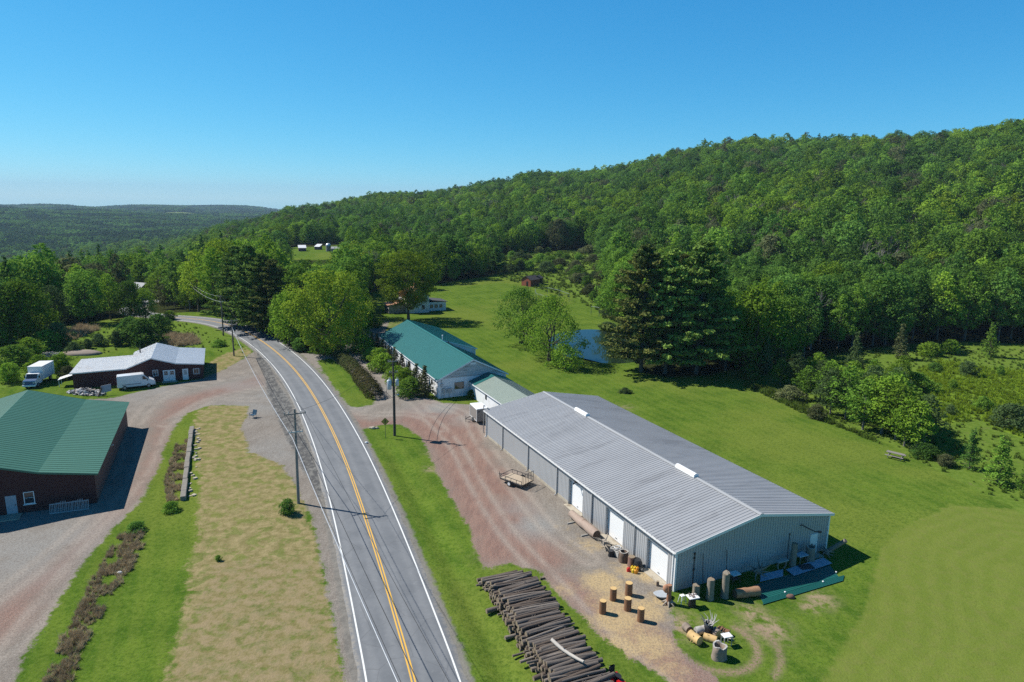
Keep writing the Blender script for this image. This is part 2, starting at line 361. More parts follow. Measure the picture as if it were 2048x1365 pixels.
    A('wild', poly([(1650, 700), (1830, 690), (2100, 690), (2400, 700), (2400, 1080), (2048, 1030), (1960, 985), (1880, 945), (1760, 880), (1640, 830), (1560, 770)],
                   [(0, 650), (310, 632), (430, 650), (505, 690), (500, 715), (405, 700), (300, 690), (200, 700), (140, 720), (0, 780), (-300, 900), (-300, 700)],
                   [(1000, 548), (1090, 560), (1150, 600), (1200, 625), (1240, 655), (1300, 640), (1300, 560), (1230, 500), (1000, 490), (920, 530)]))
    # tyre marks round the fire ring
    fc = flat(1430, 1290); th = np.arctan2(y - fc[1], x - fc[0]); dr = np.hypot(x - fc[0], y - fc[1])
    arc = np.exp(-((dr - 3.1) / .32) ** 2) * (np.cos(th + .95) > -.25) + .8 * np.exp(-((dr - 4.7) / .3) ** 2) * (np.cos(th + .15) > .75)
    A('track', arc)
    bare = np.zeros(len(x))
    for (u, v, r, a) in ((1530, 1255, 1.6, 1), (1500, 1225, 1.2, .7), (1640, 1200, 1.2, .8), (1620, 1215, .8, .8), (1360, 1250, 1.6, .8), (960, 870, .8, 0), (868, 905, 1.0, 1), (862, 938, .8, .9), (985, 1110, 1.5, .5), (1250, 815, 1.6, .3), (855, 755, 0.1, 0), (780, 650, 6, .35)):
        if a: c = flat(u, v); bare = np.maximum(bare, a * np.exp(-((x - c[0]) ** 2 + (y - c[1]) ** 2) / (r * r)))
    A('bare', bare)
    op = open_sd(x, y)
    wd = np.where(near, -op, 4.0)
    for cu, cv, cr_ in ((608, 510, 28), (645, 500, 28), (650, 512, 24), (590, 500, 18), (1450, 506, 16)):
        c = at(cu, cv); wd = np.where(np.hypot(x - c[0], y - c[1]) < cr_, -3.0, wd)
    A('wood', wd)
    rd, rs = seg_dist(np.where(near, x, 1e5), np.where(near, y, 1e5), ROAD[::2])
    hy = at(395, 430); hay = ((x - hy[0]) / 190) ** 2 + ((y - hy[1]) / 520) ** 2 < 1
    h2 = at(178, 418); hay |= ((x - h2[0]) / 130) ** 2 + ((y - h2[1]) / 200) ** 2 < 1
    A('hay', hay.astype(float))
    A('verge', np.clip(4.3 - rd, -4, 4))
    A('side', rs)
    # metal building grass strip by the wall
    return me

# edge of the woods, as a polygon of open land (photo tracing dropped on the ground)
OPEN_PX = [(-700, 1500), (-700, 860), (-300, 760), (-120, 712), (0, 694), (60, 668), (140, 650), (215, 640), (280, 634), (318, 627), (380, 625), (440, 626), (500, 640), (540, 660), (566, 690), (590, 712), (640, 705), (700, 690), (738, 680),
           (736, 640), (742, 612), (728, 592), (760, 580), (830, 578), (880, 568), (925, 560), (985, 552), (1004, 540), (985, 528), (1000, 512), (1060, 505), (1140, 500), (1195, 508), (1215, 540), (1205, 590), (1228, 640), (1262, 690), (1280, 745),
           (1330, 756), (1420, 752), (1470, 738), (1540, 735), (1620, 722), (1700, 705), (1760, 695), (1830, 688), (1930, 684), (2048, 690), (2300, 700), (2900, 800), (2900, 1500)]
_OPEN = None
def open_sd(x, y):
    global _OPEN
    if _OPEN is None:
        _OPEN = np.array([at(*p) for p in OPEN_PX] + [(120, -60), (-120, -60)])
    return sd_poly(np.asarray(x, float), np.asarray(y, float), _OPEN, 6.0)

def ground_mat():
    m, t, b = nmat('ground'); P = t.pos()
    n_big = t.noise(P, .035, 4, .55); n_mid = t.noise(P, .22, 5, .62); n_sm = t.noise(P, 1.1, 5, .68); n_fine = t.noise(P, 5.0, 4, .7); n_xf = t.noise(P, 16, 3, .7)
    def sm(a, amp=2.2, lo=-.14, hi=.20):
        q = t.math('ADD', t.attr(a), t.math('MULTIPLY', t.math('SUBTRACT', n_sm, .5), amp)); q = t.math('ADD', q, t.math('MULTIPLY', t.math('SUBTRACT', n_mid, .5), amp)); q = t.math('ADD', q, t.math('MULTIPLY', t.math('SUBTRACT', n_fine, .5), 1.3)); return t.step(q, lo, hi)
    g = t.mix(t.step(n_mid, .32, .68), (.054, .112, .012), (.112, .178, .022))
    g = t.mix(t.math('MULTIPLY', t.step(n_sm, .45, .75), .55), g, (.135, .182, .034))
    g = t.mix(t.math('MULTIPLY', t.step(n_big, .47, .62), .65), g, (.158, .192, .034))
    g = t.mix(t.math('MULTIPLY', t.step(n_fine, .48, .66), .55), g, (.028, .062, .009)); g = t.mix(t.math('MULTIPLY', t.step(n_xf, .52, .66), .35), g, (.145, .20, .045))
    lw = t.new('ShaderNodeTexWave', wave_type='BANDS', bands_direction='X'); t.set(lw.inputs['Vector'], t.mapv(P, (1, 1, 1), (0, 0, R_(-24.7)))); lw.inputs['Scale'].default_value = .16; lw.inputs['Distortion'].default_value = 2.2; lw.inputs['Detail'].default_value = 3; lw.inputs['Detail Scale'].default_value = .8
    g = t.mix(t.math('MULTIPLY', t.step(lw.outputs['Fac'], .2, .8), .22), g, (.155, .20, .032))
    clump = t.noise(P, 2.3, 4, .75); g = t.mix(t.math('MULTIPLY', t.step(clump, .50, .62), .5), g, (.040, .085, .010)); g = t.mix(t.math('MULTIPLY', t.step(clump, .46, .36), .45), g, (.150, .200, .036))
    # mown field
    mo = t.step(t.math('ADD', t.attr('mown'), t.math('MULTIPLY', t.math('SUBTRACT', n_sm, .5), 1.2)), -.3, .4)
    wv = t.new('ShaderNodeTexWave', wave_type='RINGS', rings_direction='Z'); mp = t.new('ShaderNodeMapping'); t.set(mp.inputs[0], P); mp.inputs['Location'].default_value = (-30, -47, 0); t.set(wv.inputs['Vector'], mp.outputs[0])
    wv.inputs['Scale'].default_value = .18; wv.inputs['Distortion'].default_value = 5; wv.inputs['Detail'].default_value = 3; wv.inputs['Detail Scale'].default_value = .6
    bd = t.step(t.math('SINE', t.math('ADD', t.math('MULTIPLY', t.attr('band'), 3.4), t.math('ADD', t.math('MULTIPLY', n_mid, 9.0), t.math('MULTIPLY', n_big, 30.0)))), -.9, .9); field = t.mix(bd, (.146, .186, .034), (.164, .198, .041)); field = t.mix(t.math('MULTIPLY', t.step(n_sm, .45, .7), .5), field, (.185, .180, .060)); field = t.mix(t.math('MULTIPLY', t.step(n_fine, .5, .8), .35), field, (.05, .09, .015))
    g = t.mix(t.math('MULTIPLY', mo, .75), g, field)
    # wild grass and yellow weeds
    wi = sm('wild'); wc = t.mix(t.step(n_sm, .35, .65), (.088, .150, .020), (.140, .205, .034)); wc = t.mix(t.math('MULTIPLY', t.step(t.noise(P, .5, 4, .6), .58, .7), .6), wc, (.13, .115, .06))
    g = t.mix(t.math('MULTIPLY', wi, .8), g, wc)
    g = t.mix(t.math('MULTIPLY', sm('yel'), t.step(n_sm, .42, .58)), g, (.15, .23, .022))
    # dried ground
    dryc = t.mix(t.step(n_sm, .35, .65), (.19, .165, .070), (.30, .245, .125)); dryc = t.mix(t.math('MULTIPLY', t.step(n_fine, .5, .75), .6), dryc, (.16, .12, .055))
    dm = t.math('MULTIPLY', sm('dry', 2.6, -.3, .4), t.math('SUBTRACT', 1.0, t.math('MULTIPLY', t.step(t.noise(P, .7, 5, .65, .4), .47, .60), .52)))
    g = t.mix(dm, g, dryc)
    ds = t.math('MULTIPLY', sm('drysoft', 4), t.step(n_sm, .4, .6)); g = t.mix(t.math('MULTIPLY', ds, .5), g, (.26, .195, .125))
    g = t.mix(t.math('MULTIPLY', t.math('MULTIPLY', t.attr('bare'), 1.6, 0, True), t.step(n_sm, .38, .6)), g, (.30, .23, .15))
    g = t.mix(t.math('MULTIPLY', t.math('MULTIPLY', t.attr('track'), 1.2, 0, True), t.step(n_fine, .3, .6)), g, (.27, .19, .14))
    # woodland floor
    g = t.mix(t.step(t.attr('wood'), -1, 1.5), g, t.mix(n_sm, (.022, .026, .010), (.040, .050, .016)))
    g = t.mix(t.attr('hay'), g, (.16, .21, .06))
    # gravel
    gv = sm('gravel', 1.6, -.15, .25)
    streak = t.noise(t.mapv(P, (1.2, .22, 1), (0, 0, R_(-24))), 1.3, 5, .62)
    gc = t.mix(t.step(n_mid, .3, .7), (.185, .162, .138), (.245, .215, .182))
    gc = t.mix(t.math('MULTIPLY', t.step(streak, .46, .60), .6), gc, (.165, .14, .115)); gc = t.mix(t.math('MULTIPLY', t.step(t.noise(P, 3.2, 4, .75), .5, .62), .35), gc, (.36, .32, .27))
    redc = t.mix(t.step(streak, .35, .65), (.195, .095, .072), (.275, .150, .112)); redc = t.mix(t.math('MULTIPLY', t.step(n_mid, .5, .7), .5), redc, (.25, .18, .14))
    gc = t.mix(t.math('MULTIPLY', t.step(t.math('ADD', t.attr('red'), t.math('MULTIPLY', t.math('SUBTRACT', n_mid, .5), 5)), -2.2, 2.0), .9), gc, redc)
    gc = t.mix(t.math('MULTIPLY', t.attr('pale'), t.step(n_mid, .25, .55)), gc, t.mix(n_sm, (.215, .215, .205), (.285, .285, .27)))
    gc = t.mix(t.math('MULTIPLY', t.math('MULTIPLY', t.attr('rut'), t.step(n_mid, .3, .5)), .55), gc, (.36, .31, .26))
    sawm = t.step(t.math('ADD', t.attr('saw'), t.math('MULTIPLY', t.math('SUBTRACT', n_sm, .5), 1.1)), .22, .85)
    gc = t.mix(t.math('MULTIPLY', sawm, .9), gc, t.mix(n_fine, (.40, .28, .13), (.54, .41, .21)))
    gc = t.mix(t.math('MULTIPLY', t.step(n_fine, .47, .58), .45), gc, (.12, .095, .08)); gc = t.mix(t.math('MULTIPLY', t.step(n_xf, .5, .6), .40), gc, (.44, .41, .37))
    g = t.mix(gv, g, gc)
    # transition fringe of trodden dirt
    # road verge and old asphalt
    g = t.mix(t.math('MULTIPLY', t.step(t.math('ADD', t.attr('verge'), t.math('MULTIPLY', t.math('SUBTRACT', n_sm, .5), 1.2)), -.1, .35), .95), g, t.mix(t.step(n_sm, .4, .7), (.22, .205, .18), (.15, .14, .125)))
    asc = t.mix(t.step(t.noise(t.mapv(P, (1, .5, 1), (0, 0, R_(-24))), 1.6, 6, .72, .8), .42, .62), (.085, .085, .085), (.20, .195, .18))
    g = t.mix(t.math('MULTIPLY', sm('asph', 1.0), .9), g, asc)
    t.set(b.inputs['Base Color'], g); b.inputs['Roughness'].default_value = .95; b.inputs['Specular IOR Level'].default_value = 0.0
    hgt = t.math('ADD', t.math('MULTIPLY', n_sm, .6), t.math('MULTIPLY', n_fine, .5)); t.set(b.inputs['Normal'], t.bump(hgt, .7, .16))
    return m
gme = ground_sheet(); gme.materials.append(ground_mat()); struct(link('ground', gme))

# ---------------------------------------------------------------- road
def strip(off0, off1, lift, name, m, poly=ROAD, rough=0.0, y0=None):
    P = poly; T = np.gradient(P, axis=0); T /= np.linalg.norm(T, axis=1)[:, None]; N = np.stack([T[:, 1], -T[:, 0]], 1)
    rng = np.random.RandomState(3); n = len(P)
    e = rng.uniform(-rough, rough, n)
    A_ = P + N * (off0 + (e if rough else 0))[..., None] if rough else P + N * off0; B_ = P + N * off1 + (N * rng.uniform(-rough, rough, n)[:, None] if rough else 0)
    zz = terrain(P[:, 0], P[:, 1]) + lift
    V = np.vstack([np.column_stack([A_, zz]), np.column_stack([B_, zz])]); F = np.array([(i, n + i, n + i + 1, i + 1) for i in range(n - 1)])
    return struct(link(name, np_mesh(name, V, F[:, ::1], m)))
def road_mat():
    m, t, b = nmat('asphalt'); P = t.pos(); off = t.attr('off')
    n1 = t.noise(P, .35, 5, .6); n2 = t.noise(P, 2.5, 5, .7); n3 = t.noise(P, 22, 3, .7)
    c = t.mix(t.step(n1, .3, .7), (.140, .148, .158), (.178, .186, .196)); c = t.mix(t.math('MULTIPLY', t.step(n2, .5, .75), .5), c, (.215, .22, .225)); c = t.mix(t.math('MULTIPLY', t.step(n3, .5, .8), .3), c, (.09, .095, .1))
    # wheel paths, along the road
    wh = t.math('ABSOLUTE', t.math('SUBTRACT', t.math('ABSOLUTE', t.math('SUBTRACT', t.math('ABSOLUTE', off), 1.65)), .85))
    c = t.mix(t.math('MULTIPLY', t.math('SUBTRACT', 1.0, t.step(wh, .05, .55)), t.math('MULTIPLY', n2, .75)), c, (.23, .235, .24))
    cr = t.new('ShaderNodeTexVoronoi', feature='DISTANCE_TO_EDGE'); t.set(cr.inputs['Vector'], t.mix(.12, P, t.noise(P, .8, 4, .6, 0, 'Color'))); cr.inputs['Scale'].default_value = .28
    c = t.mix(t.math('MULTIPLY', t.math('SUBTRACT', 1.0, t.step(cr.outputs['Distance'], .0, .006)), .45), c, (.06, .06, .06))
    edge = t.step(t.math('ABSOLUTE', off), 3.25, 3.6); c = t.mix(t.math('MULTIPLY', edge, t.step(n2, .35, .6)), c, (.26, .24, .21))
    t.set(b.inputs['Base Color'], c); b.inputs['Roughness'].default_value = .85; b.inputs['Specular IOR Level'].default_value = .3; t.set(b.inputs['Normal'], t.bump(n3, .25, .01)); return m
def build_road():
    offs = [-3.85, -3.6, -3.0, -1.5, 0, 1.5, 3.0, 3.6, 3.85]; lift = [-.06, .03, .05, .085, .11, .085, .05, .03, -.06]
    P = ROAD; T = np.gradient(P, axis=0); T /= np.linalg.norm(T, axis=1)[:, None]; N = np.stack([T[:, 1], -T[:, 0]], 1); n = len(P); V = []; rng = np.random.RandomState(5)
    O = []
    for k, (o, l) in enumerate(zip(offs, lift)):
        j = rng.uniform(-.12, .12, n) if k in (0, 1, 7, 8) else np.zeros(n)
        V.append(np.column_stack([P + N * (o + j)[:, None], terrain(P[:, 0], P[:, 1]) + l])); O.append(np.full(n, o))
    F = []
    for k in range(len(offs) - 1):
        F += [(k * n + i, (k + 1) * n + i, (k + 1) * n + i + 1, k * n + i + 1) for i in range(n - 1)]
    me = np_mesh('road', np.vstack(V), np.array(F), road_mat(), True); a = me.attributes.new('off', 'FLOAT', 'POINT'); a.data.foreach_set('value', np.concatenate(O).astype(np.float32))
    struct(link('road', me))
build_road()
def paint(name, col):
    m, t, b = nmat(name); P = t.pos(); c = t.mix(t.step(t.noise(P, 3, 5, .75), .55, .8), col, (.30, .30, .29)); t.set(b.inputs['Base Color'], c); b.inputs['Roughness'].default_value = .7; return m
YEL = paint('yellow road paint', (.70, .40, .055)); WHT = paint('white road paint', (.74, .74, .71))
def rl(o): return float(np.interp(abs(o), [0, 1.5, 3.0, 3.6], [.11, .085, .05, .03]))
for o in (-.175, .055): strip(o, o + .115, rl(.1) + .004, 'road_marking', YEL)
for o in (-3.2, 3.07): strip(o, o + .13, rl(3.2) + .006, 'road_marking', WHT)

# ---------------------------------------------------------------- pond
def pond():
    pts = [flat(*p) for p in [(1085, 700), (1110, 668), (1160, 655), (1200, 651), (1245, 660), (1290, 680), (1330, 720), (1320, 740), (1262, 738), (1215, 727), (1170, 716), (1150, 712), (1115, 716)]]
    P = cat(pts + [pts[0]], 5)[:-1]; n = len(P); c = P.mean(0)
    V = np.vstack([np.column_stack([P, np.full(n, -.22)]), [[c[0], c[1], -.22]]]); F = np.array([(i, (i + 1) % n, n) for i in range(n)])
    m, t, b = nmat('pond water'); b.inputs['Base Color'].default_value = (.010, .018, .014, 1); b.inputs['Roughness'].default_value = .04; b.inputs['IOR'].default_value = 1.33; b.inputs['Specular IOR Level'].default_value = .20
    t.set(b.inputs['Normal'], t.bump(t.noise(t.mapv(t.pos(), (1, .5, 1)), 2.2, 3, .5), .035, .05))
    o = link('pond_water', np_mesh('pond_water', V, F, m)); fixnorm(o)
    if o.data.polygons[0].normal.z < 0: o.data.flip_normals()
    struct(o)
pond()
# ---------------------------------------------------------------- foliage
def leafmat(name, a, b_, tr=.35, sc=.35, twig=(.10, .085, .06), objvar=.5):
    m, t, b = nmat(name); P = t.pos(); inf = t.new('ShaderNodeObjectInfo')
    n1 = t.noise(P, sc, 3, .6); n2 = t.noise(P, 2.4, 2, .6)
    f = t.math('ADD', t.math('MULTIPLY', t.math('SUBTRACT', n1, .5), 1.6), t.math('MULTIPLY', t.math('SUBTRACT', n2, .5), .9)); f = t.math('ADD', f, t.math('MULTIPLY', inf.outputs['Random'], objvar)); f = t.math('ADD', f, .5 - objvar * .5, 0, True)
    c = t.mix(f, a, b_)
    k = t.math('ADD', .66, t.math('MULTIPLY', t.math('FRACT', t.math('MULTIPLY', inf.outputs['Random'], 7.31)), .66)); c = t.scale(c, k)
    t.n.remove(b); out = t.n['Material Output']
    d = t.new('ShaderNodeBsdfDiffuse'); t.set(d.inputs[0], c); tl = t.new('ShaderNodeBsdfTranslucent'); t.set(tl.inputs[0], t.mix(.5, c, t.scale(c, 1.0))); 
    ms = t.new('ShaderNodeMixShader'); ms.inputs[0].default_value = tr; t.l.new(d.outputs[0], ms.inputs[1]); t.l.new(tl.outputs[0], ms.inputs[2]); t.l.new(ms.outputs[0], out.inputs[0])
    return m
LM = {
 'bright': leafmat('bright green leaves', (0.132, 0.244, 0.024), (0.262, 0.402, 0.044)),
 'mid': leafmat('mid green leaves', (0.094, 0.199, 0.026), (0.204, 0.345, 0.048)),
 'dark': leafmat('dark green leaves', (0.066, 0.151, 0.030), (0.153, 0.281, 0.050)),
 'yellow': leafmat('yellow green leaves', (.160, .245, .020), (.300, .410, .040)),
 'olive': leafmat('olive leaves', (.105, .125, .050), (.170, .190, .085)),
 'pine': leafmat('pine needles', (0.094, 0.181, 0.040), (0.226, 0.327, 0.066), .15),
 'pinegold': leafmat('golden pine needles', (0.083, 0.125, 0.033), (0.250, 0.241, 0.067), .15, .22),
 'rust': leafmat('rusty evergreen needles', (.050, .078, .024), (.125, .100, .045), .1, .9),
 'grey': leafmat('grey green leaves', (.070, .115, .040), (.120, .185, .065)),
 'brown': leafmat('dry brush', (.32, .24, .14), (.56, .45, .28), .2, .8),
 'twig': leafmat('bare twigs', (0.145, 0.131, 0.109), (0.275, 0.246, 0.210), .0, .8),
 'purple': leafmat('purple leaves', (0.051, 0.017, 0.020), (0.087, 0.026, 0.029), .2),
 'orange': leafmat('orange dead leaves', (0.232, 0.131, 0.043), (0.435, 0.246, 0.087), .2),
}
LM['fargreen'] = leafmat('far hill leaves', (.030, .070, .020), (.060, .115, .030), .3)
BARK = mat('bark', (.105, .088, .070), .9, 0, .25, 3, .6, 12, (1, 1, .25))
BARKG = mat('grey bark', (.17, .155, .135), .9, 0, .25, 3, .5, 12, (1, 1, .25))
def cards(P, N, s, rng, asp=.75):
    n = len(P); N = N / (np.linalg.norm(N, axis=1)[:, None] + 1e-9)
    r = rng.normal(size=(n, 3)); a = np.cross(N, r); a /= np.linalg.norm(a, axis=1)[:, None] + 1e-9; b = np.cross(N, a)
    s = np.asarray(s)[:, None] if np.ndim(s) else s
    a = a * s; b = b * s * asp
    j = lambda: rng.uniform(.55, 1.0, (n, 1))
    V = np.stack([P - a * j(), P - b * j(), P + a * j(), P + b * j()], 1).reshape(-1, 3)
    return V, np.arange(4 * n).reshape(n, 4)
def join(parts):
    V = []; F = []; n = 0
    for v, f in parts: V.append(v); F.append(f + n); n += len(v)
    return np.vstack(V), np.vstack(F)
def sphere_dirs(n, rng, up=.25):
    d = rng.normal(size=(n, 3)); d[:, 2] += up; return d / np.linalg.norm(d, axis=1)[:, None]
PROF = {'round': lambda t: np.sqrt(np.clip(1 - (2 * t - 1) ** 2, 0, 1)) * .92 + .08, 'tall': lambda t: np.sin(np.pi * np.clip(t, .03, 1) ** .75) ** .7, 'spread': lambda t: np.clip(np.sin(np.pi * t ** .62 * .98 + .05), .1, 1) ** .6,
        'cone': lambda t: (1 - t) ** .85 * np.clip(t * 9, .3, 1), 'dome': lambda t: np.sqrt(np.clip(1 - t ** 2, 0, 1)), 'column': lambda t: np.clip(t * 6, .4, 1) * np.clip((1 - t) * 2.2, 0.02, 1) ** .8}
def crown(seed, H, R, base, ncl, nleaf, ls, shape='round', flat_=.72, inner=.22, rcs=.30, lobes=.22):
    rng = np.random.RandomState(seed); pf = PROF[shape]; parts = []; cen = []
    ph = rng.uniform(0, 6.28, 4)
    for i in range(ncl):
        t = (i + rng.uniform(0, 1)) / ncl; t = t * .94 + .03
        an = i * 2.39996 + rng.uniform(-.4, .4); rad = R * pf(np.array(t)) * (1 + lobes * math.sin(2 * an + ph[0] + 3 * t) + lobes * .6 * math.sin(3 * an + ph[1] - 4 * t))
        rc = R * rcs * rng.uniform(.65, 1.3) * ((.35 + .65 * float(pf(np.array(t)))) if shape in ('cone', 'tall', 'column') else 1); rad = max(rad - rc * .6, 0) * (rng.uniform(.2, .7) if rng.rand() < inner else rng.uniform(.82, 1.03))
        c = np.array([math.cos(an) * rad, math.sin(an) * rad, base + t * (H - base) - rc * .3]); cen.append((c, rc))
        n = max(3, int(nleaf * (rc / (R * rcs)) ** 2 * rng.uniform(.75, 1.2)))
        d = sphere_dirs(n, rng, .35); k = rng.uniform(.55, 1.12, (n, 1)) ; P = c + d * rc * k * np.array([1, 1, flat_])
        Nn = d + rng.normal(size=(n, 3)) * .55 + np.array([0, 0, .25])
        parts.append(cards(P, Nn, ls * rng.uniform(.6, 1.25, n), rng))
    V, F = join(parts); return V, F, cen
def tri_tubes(segs, n=5):
    """segs: list of (p0,p1,r0,r1)"""
    V = []; F = []
    for p0, p1, r0, r1 in segs:
        p0 = np.array(p0, float); p1 = np.array(p1, float); d = p1 - p0; d /= np.linalg.norm(d) + 1e-9; ref = np.array([0, 0, 1.]) if abs(d[2]) < .9 else np.array([1., 0, 0]); a = np.cross(d, ref); a /= np.linalg.norm(a); b = np.cross(d, a); k0 = len(V)
        for p, r in ((p0, r0), (p1, r1)):
            for k in range(n): t = 2 * math.pi * k / n; V.append(p + r * (math.cos(t) * a + math.sin(t) * b))
        F += [(k0 + k, k0 + (k + 1) % n, k0 + n + (k + 1) % n, k0 + n + k) for k in range(n)]
    return np.array(V), np.array(F)
def trunk(seed, H, base, cen, r0=.35, forks=10, multi=1):
    rng = np.random.RandomState(seed + 77); segs = []
    for mI in range(multi):
        off = np.array([0, 0, 0.]) if multi == 1 else np.array([math.cos(mI * 2.4), math.sin(mI * 2.4), 0]) * r0 * 1.6
        lean = rng.normal(size=2) * (.25 if multi == 1 else .9); pts = []; K = 5
        for k in range(K + 1):
            t = k / K; pts.append(off + np.array([lean[0] * t * t * 2, lean[1] * t * t * 2, -.3 + (H * .82 + .3) * t]))
        rr = [r0 * (1.25 if k == 0 else 1) * (1 - .85 * k / K) / (1 if multi == 1 else 1.4) for k in range(K + 1)]
        segs += [(pts[k], pts[k + 1], rr[k], rr[k + 1]) for k in range(K)]
        idx = rng.permutation(len(cen))[:forks // multi]
        for i in idx:
            c, rc = cen[i]; h = min(max(base * .75, c[2] * rng.uniform(.42, .7)), H * .75); t = h / (H * .82); p0 = np.array([np.interp(t, np.linspace(0, 1, K + 1), [q[j] for q in pts]) for j in range(3)])
            rad = r0 * (1 - .8 * t) * .55; mid = (p0 + c) / 2 + np.array([0, 0, -.06 * H * rng.uniform(0, 1)]); segs += [(p0, mid, rad, rad * .6), (mid, c, rad * .6, rad * .15)]
    return tri_tubes(segs, 6)
def pine(seed, H, R, base, step=.95, ls=.32, dens=9, droop=.0, full=.75):
    rng = np.random.RandomState(seed); parts = []; segs = [((0, 0, -.3), (0, 0, H * .97), .018 * H, .03)]
    z = base
    while z < H - .4:
        t = (z - base) / (H - base); L = R * (1 - t) ** full * rng.uniform(.75, 1.12) + .25
        for k in range(rng.randint(4, 7)):
            an = rng.uniform(0, 6.283); l = L * rng.uniform(.55, 1.1); rise = rng.uniform(.02, .22) - droop * (1 - t)
            e = np.array([math.cos(an) * l, math.sin(an) * l, l * rise]); p0 = np.array([0, 0, z + rng.uniform(-.5, .5)]); segs.append((p0, p0 + e * .95, .012 * H * (1 - t) * .35 + .015, .01))
            n = int(dens * (l + .5)); s = rng.uniform(.22, 1.04, n) ; side = np.array([-math.sin(an), math.cos(an), 0]); wdt = .42 * np.sin(np.clip(s, 0, 1) * 2.6) * min(l, 3.2) * .55 + .1
            P = p0 + e * s[:, None] + side * (rng.uniform(-1, 1, n) * wdt)[:, None] + np.array([0, 0, 1.]) * (rng.uniform(-.28, .32, n) + s * s * .12 * l * .3)[:, None]
            N = np.tile([0, 0, 1.], (n, 1)) + rng.normal(size=(n, 3)) * .75
            parts.append(cards(P, N, ls * rng.uniform(.6, 1.2, n), rng, .55))
        z += step * rng.uniform(.7, 1.2) * (1 - .35 * t)
    V, F = join(parts); return V, F, tri_tubes(segs, 5)
def bare(seed, H, R):
    rng = random.Random(seed); segs = []
    def rec(p, d, l, r, k):
        q = [p[i] + d[i] * l for i in range(3)]; segs.append((p, q, r, r * .62))
        if k == 0: return
        for _ in range(3 if k > 1 else 4):
            e = [d[i] + rng.gauss(0, .42) for i in range(3)]; e[2] = abs(e[2]) * .8 + .25; n = math.sqrt(sum(c * c for c in e)); rec(q, [c / n for c in e], l * rng.uniform(.55, .8), r * .58, k - 1)
    rec((0, 0, -.2), (0.03, 0, 1), H * .34, .22, 4); return tri_tubes(segs, 4)
class Proto: pass
PR = {}
def proto(key, V, F, cen=None, tr=None, mat_=None, bark=BARK):
    p = Proto(); p.crown = np_mesh('crown_' + key, V, F, mat_) if V is not None else None; p.trunk = np_mesh('trunk_' + key, tr[0], tr[1], bark, True) if tr is not None else None; p.H = 1; PR[key] = p; return p
def dec(key, seed, H, R, base, ncl, nleaf, ls, shape, m, r0=.3, forks=12, multi=1, bark=BARK, **kw):
    V, F, cen = crown(seed, H, R, base, ncl, nleaf, ls, shape, **kw); return proto(key, V, F, cen, trunk(seed, H, base, cen, r0, forks, multi), LM[m], bark)
# tree kinds (near), built at natural size
def mk(key, *a, **k):
    p = dec(key, *a, **k); p.H = a[1]; p.R = a[2]; return p
mk('round', 11, 15, 5.2, 2.5, 70, 95, .30, 'round', 'mid', .28, multi=1)
mk('roundb', 12, 14, 5.8, 2.0, 76, 90, .31, 'spread', 'mid', .30)
mk('tall', 13, 18, 4.2, 3.5, 72, 90, .30, 'tall', 'mid', .26)
mk('tallb', 14, 16, 3.8, 2.5, 64, 90, .29, 'tall', 'mid', .24)
mk('birch', 15, 13, 3.0, 2.0, 60, 60, .26, 'tall', 'bright', .15, bark=BARKG, rcs=.34)
V, F, T = pine(21, 24, 8.0, 1.8, step=.66, ls=.46, dens=20, full=.5); proto('pine', V, F, None, T, LM['pine']).H = 24
V, F, T = pine(22, 22, 7.0, 2.4, step=.66, ls=.44, dens=19, full=.55); proto('pineb', V, F, None, T, LM['pine']).H = 22
V, F, T = pine(23, 7, 1.9, .25, step=.42, ls=.20, dens=16, full=.95); proto('spruce', V, F, None, T, LM['dark']).H = 7
V, F, cen = crown(24, 6, 1.25, .2, 50, 60, .15, 'cone', rcs=.42, lobes=.08); proto('cedar', V, F, cen, trunk(24, 5, .2, cen, .10, 4), LM['grey']).H = 6
V, F, cen = crown(25, 3.2, 2.2, .1, 46, 90, .17, 'dome', rcs=.34); proto('bush', V, F, cen, trunk(25, 2.2, .1, cen, .06, 10, 3), LM['mid']).H = 3.2
V, F, cen = crown(26, 4.2, 2.0, .3, 50, 80, .17, 'round', rcs=.33); proto('bushb', V, F, cen, trunk(26, 3.0, .2, cen, .07, 12, 4), LM['mid']).H = 4.2
T = bare(31, 14, 4); proto('bare', None, None, None, T, None, BARKG).H = 14
for k, (sd, H_, R_2, sh) in {'farA': (41, 14, 5.2, 'round'), 'farB': (42, 16, 4.4, 'tall'), 'farC': (43, 13, 5.6, 'spread')}.items():
    V, F, cen = crown(sd, H_, R_2, 2.0, 42, 64, .42, sh); q = proto(k, V, F, cen, None, LM['mid']); q.H = H_; q.R = R_2
V, F, T = pine(44, 20, 4.6, 3.0, step=1.6, ls=.75, dens=4); proto('farP', V, F, None, None, LM['pine']).H = 20

_tname = {'round': 'broadleaf_tree', 'roundb': 'broadleaf_tree', 'tall': 'broadleaf_tree', 'tallb': 'broadleaf_tree', 'birch': 'birch_tree', 'pine': 'pine_tree', 'pineb': 'pine_tree', 'spruce': 'spruce_tree', 'cedar': 'cedar_tree', 'bush': 'shrub', 'bushb': 'shrub', 'bare': 'bare_tree'}
ALLT = []
def place(key, x, y, H, tone, label, group, rnd, wide=1.0, name=None, catg=None):
    p = PR[key]; s = H / p.H
    nm = name or _tname[key]
    o = thing(nm, label, catg or ('shrub' if 'shrub' in nm or 'bush' in nm else 'tree'), (x, y, Z(x, y) - .05), rnd.uniform(0, 6.28), group)
    o.scale = (s * wide, s * wide, s)
    if p.crown:
        c = link('foliage' if p.H < 5 else 'crown', p.crown, o)
        if tone: c.material_slots[0].link = 'OBJECT'; c.material_slots[0].material = LM[tone]
    if p.trunk: link('stems' if p.H < 5 else 'trunk', p.trunk, o)
    ALLT.append((x, y)); return o
rnd = random.Random(5)
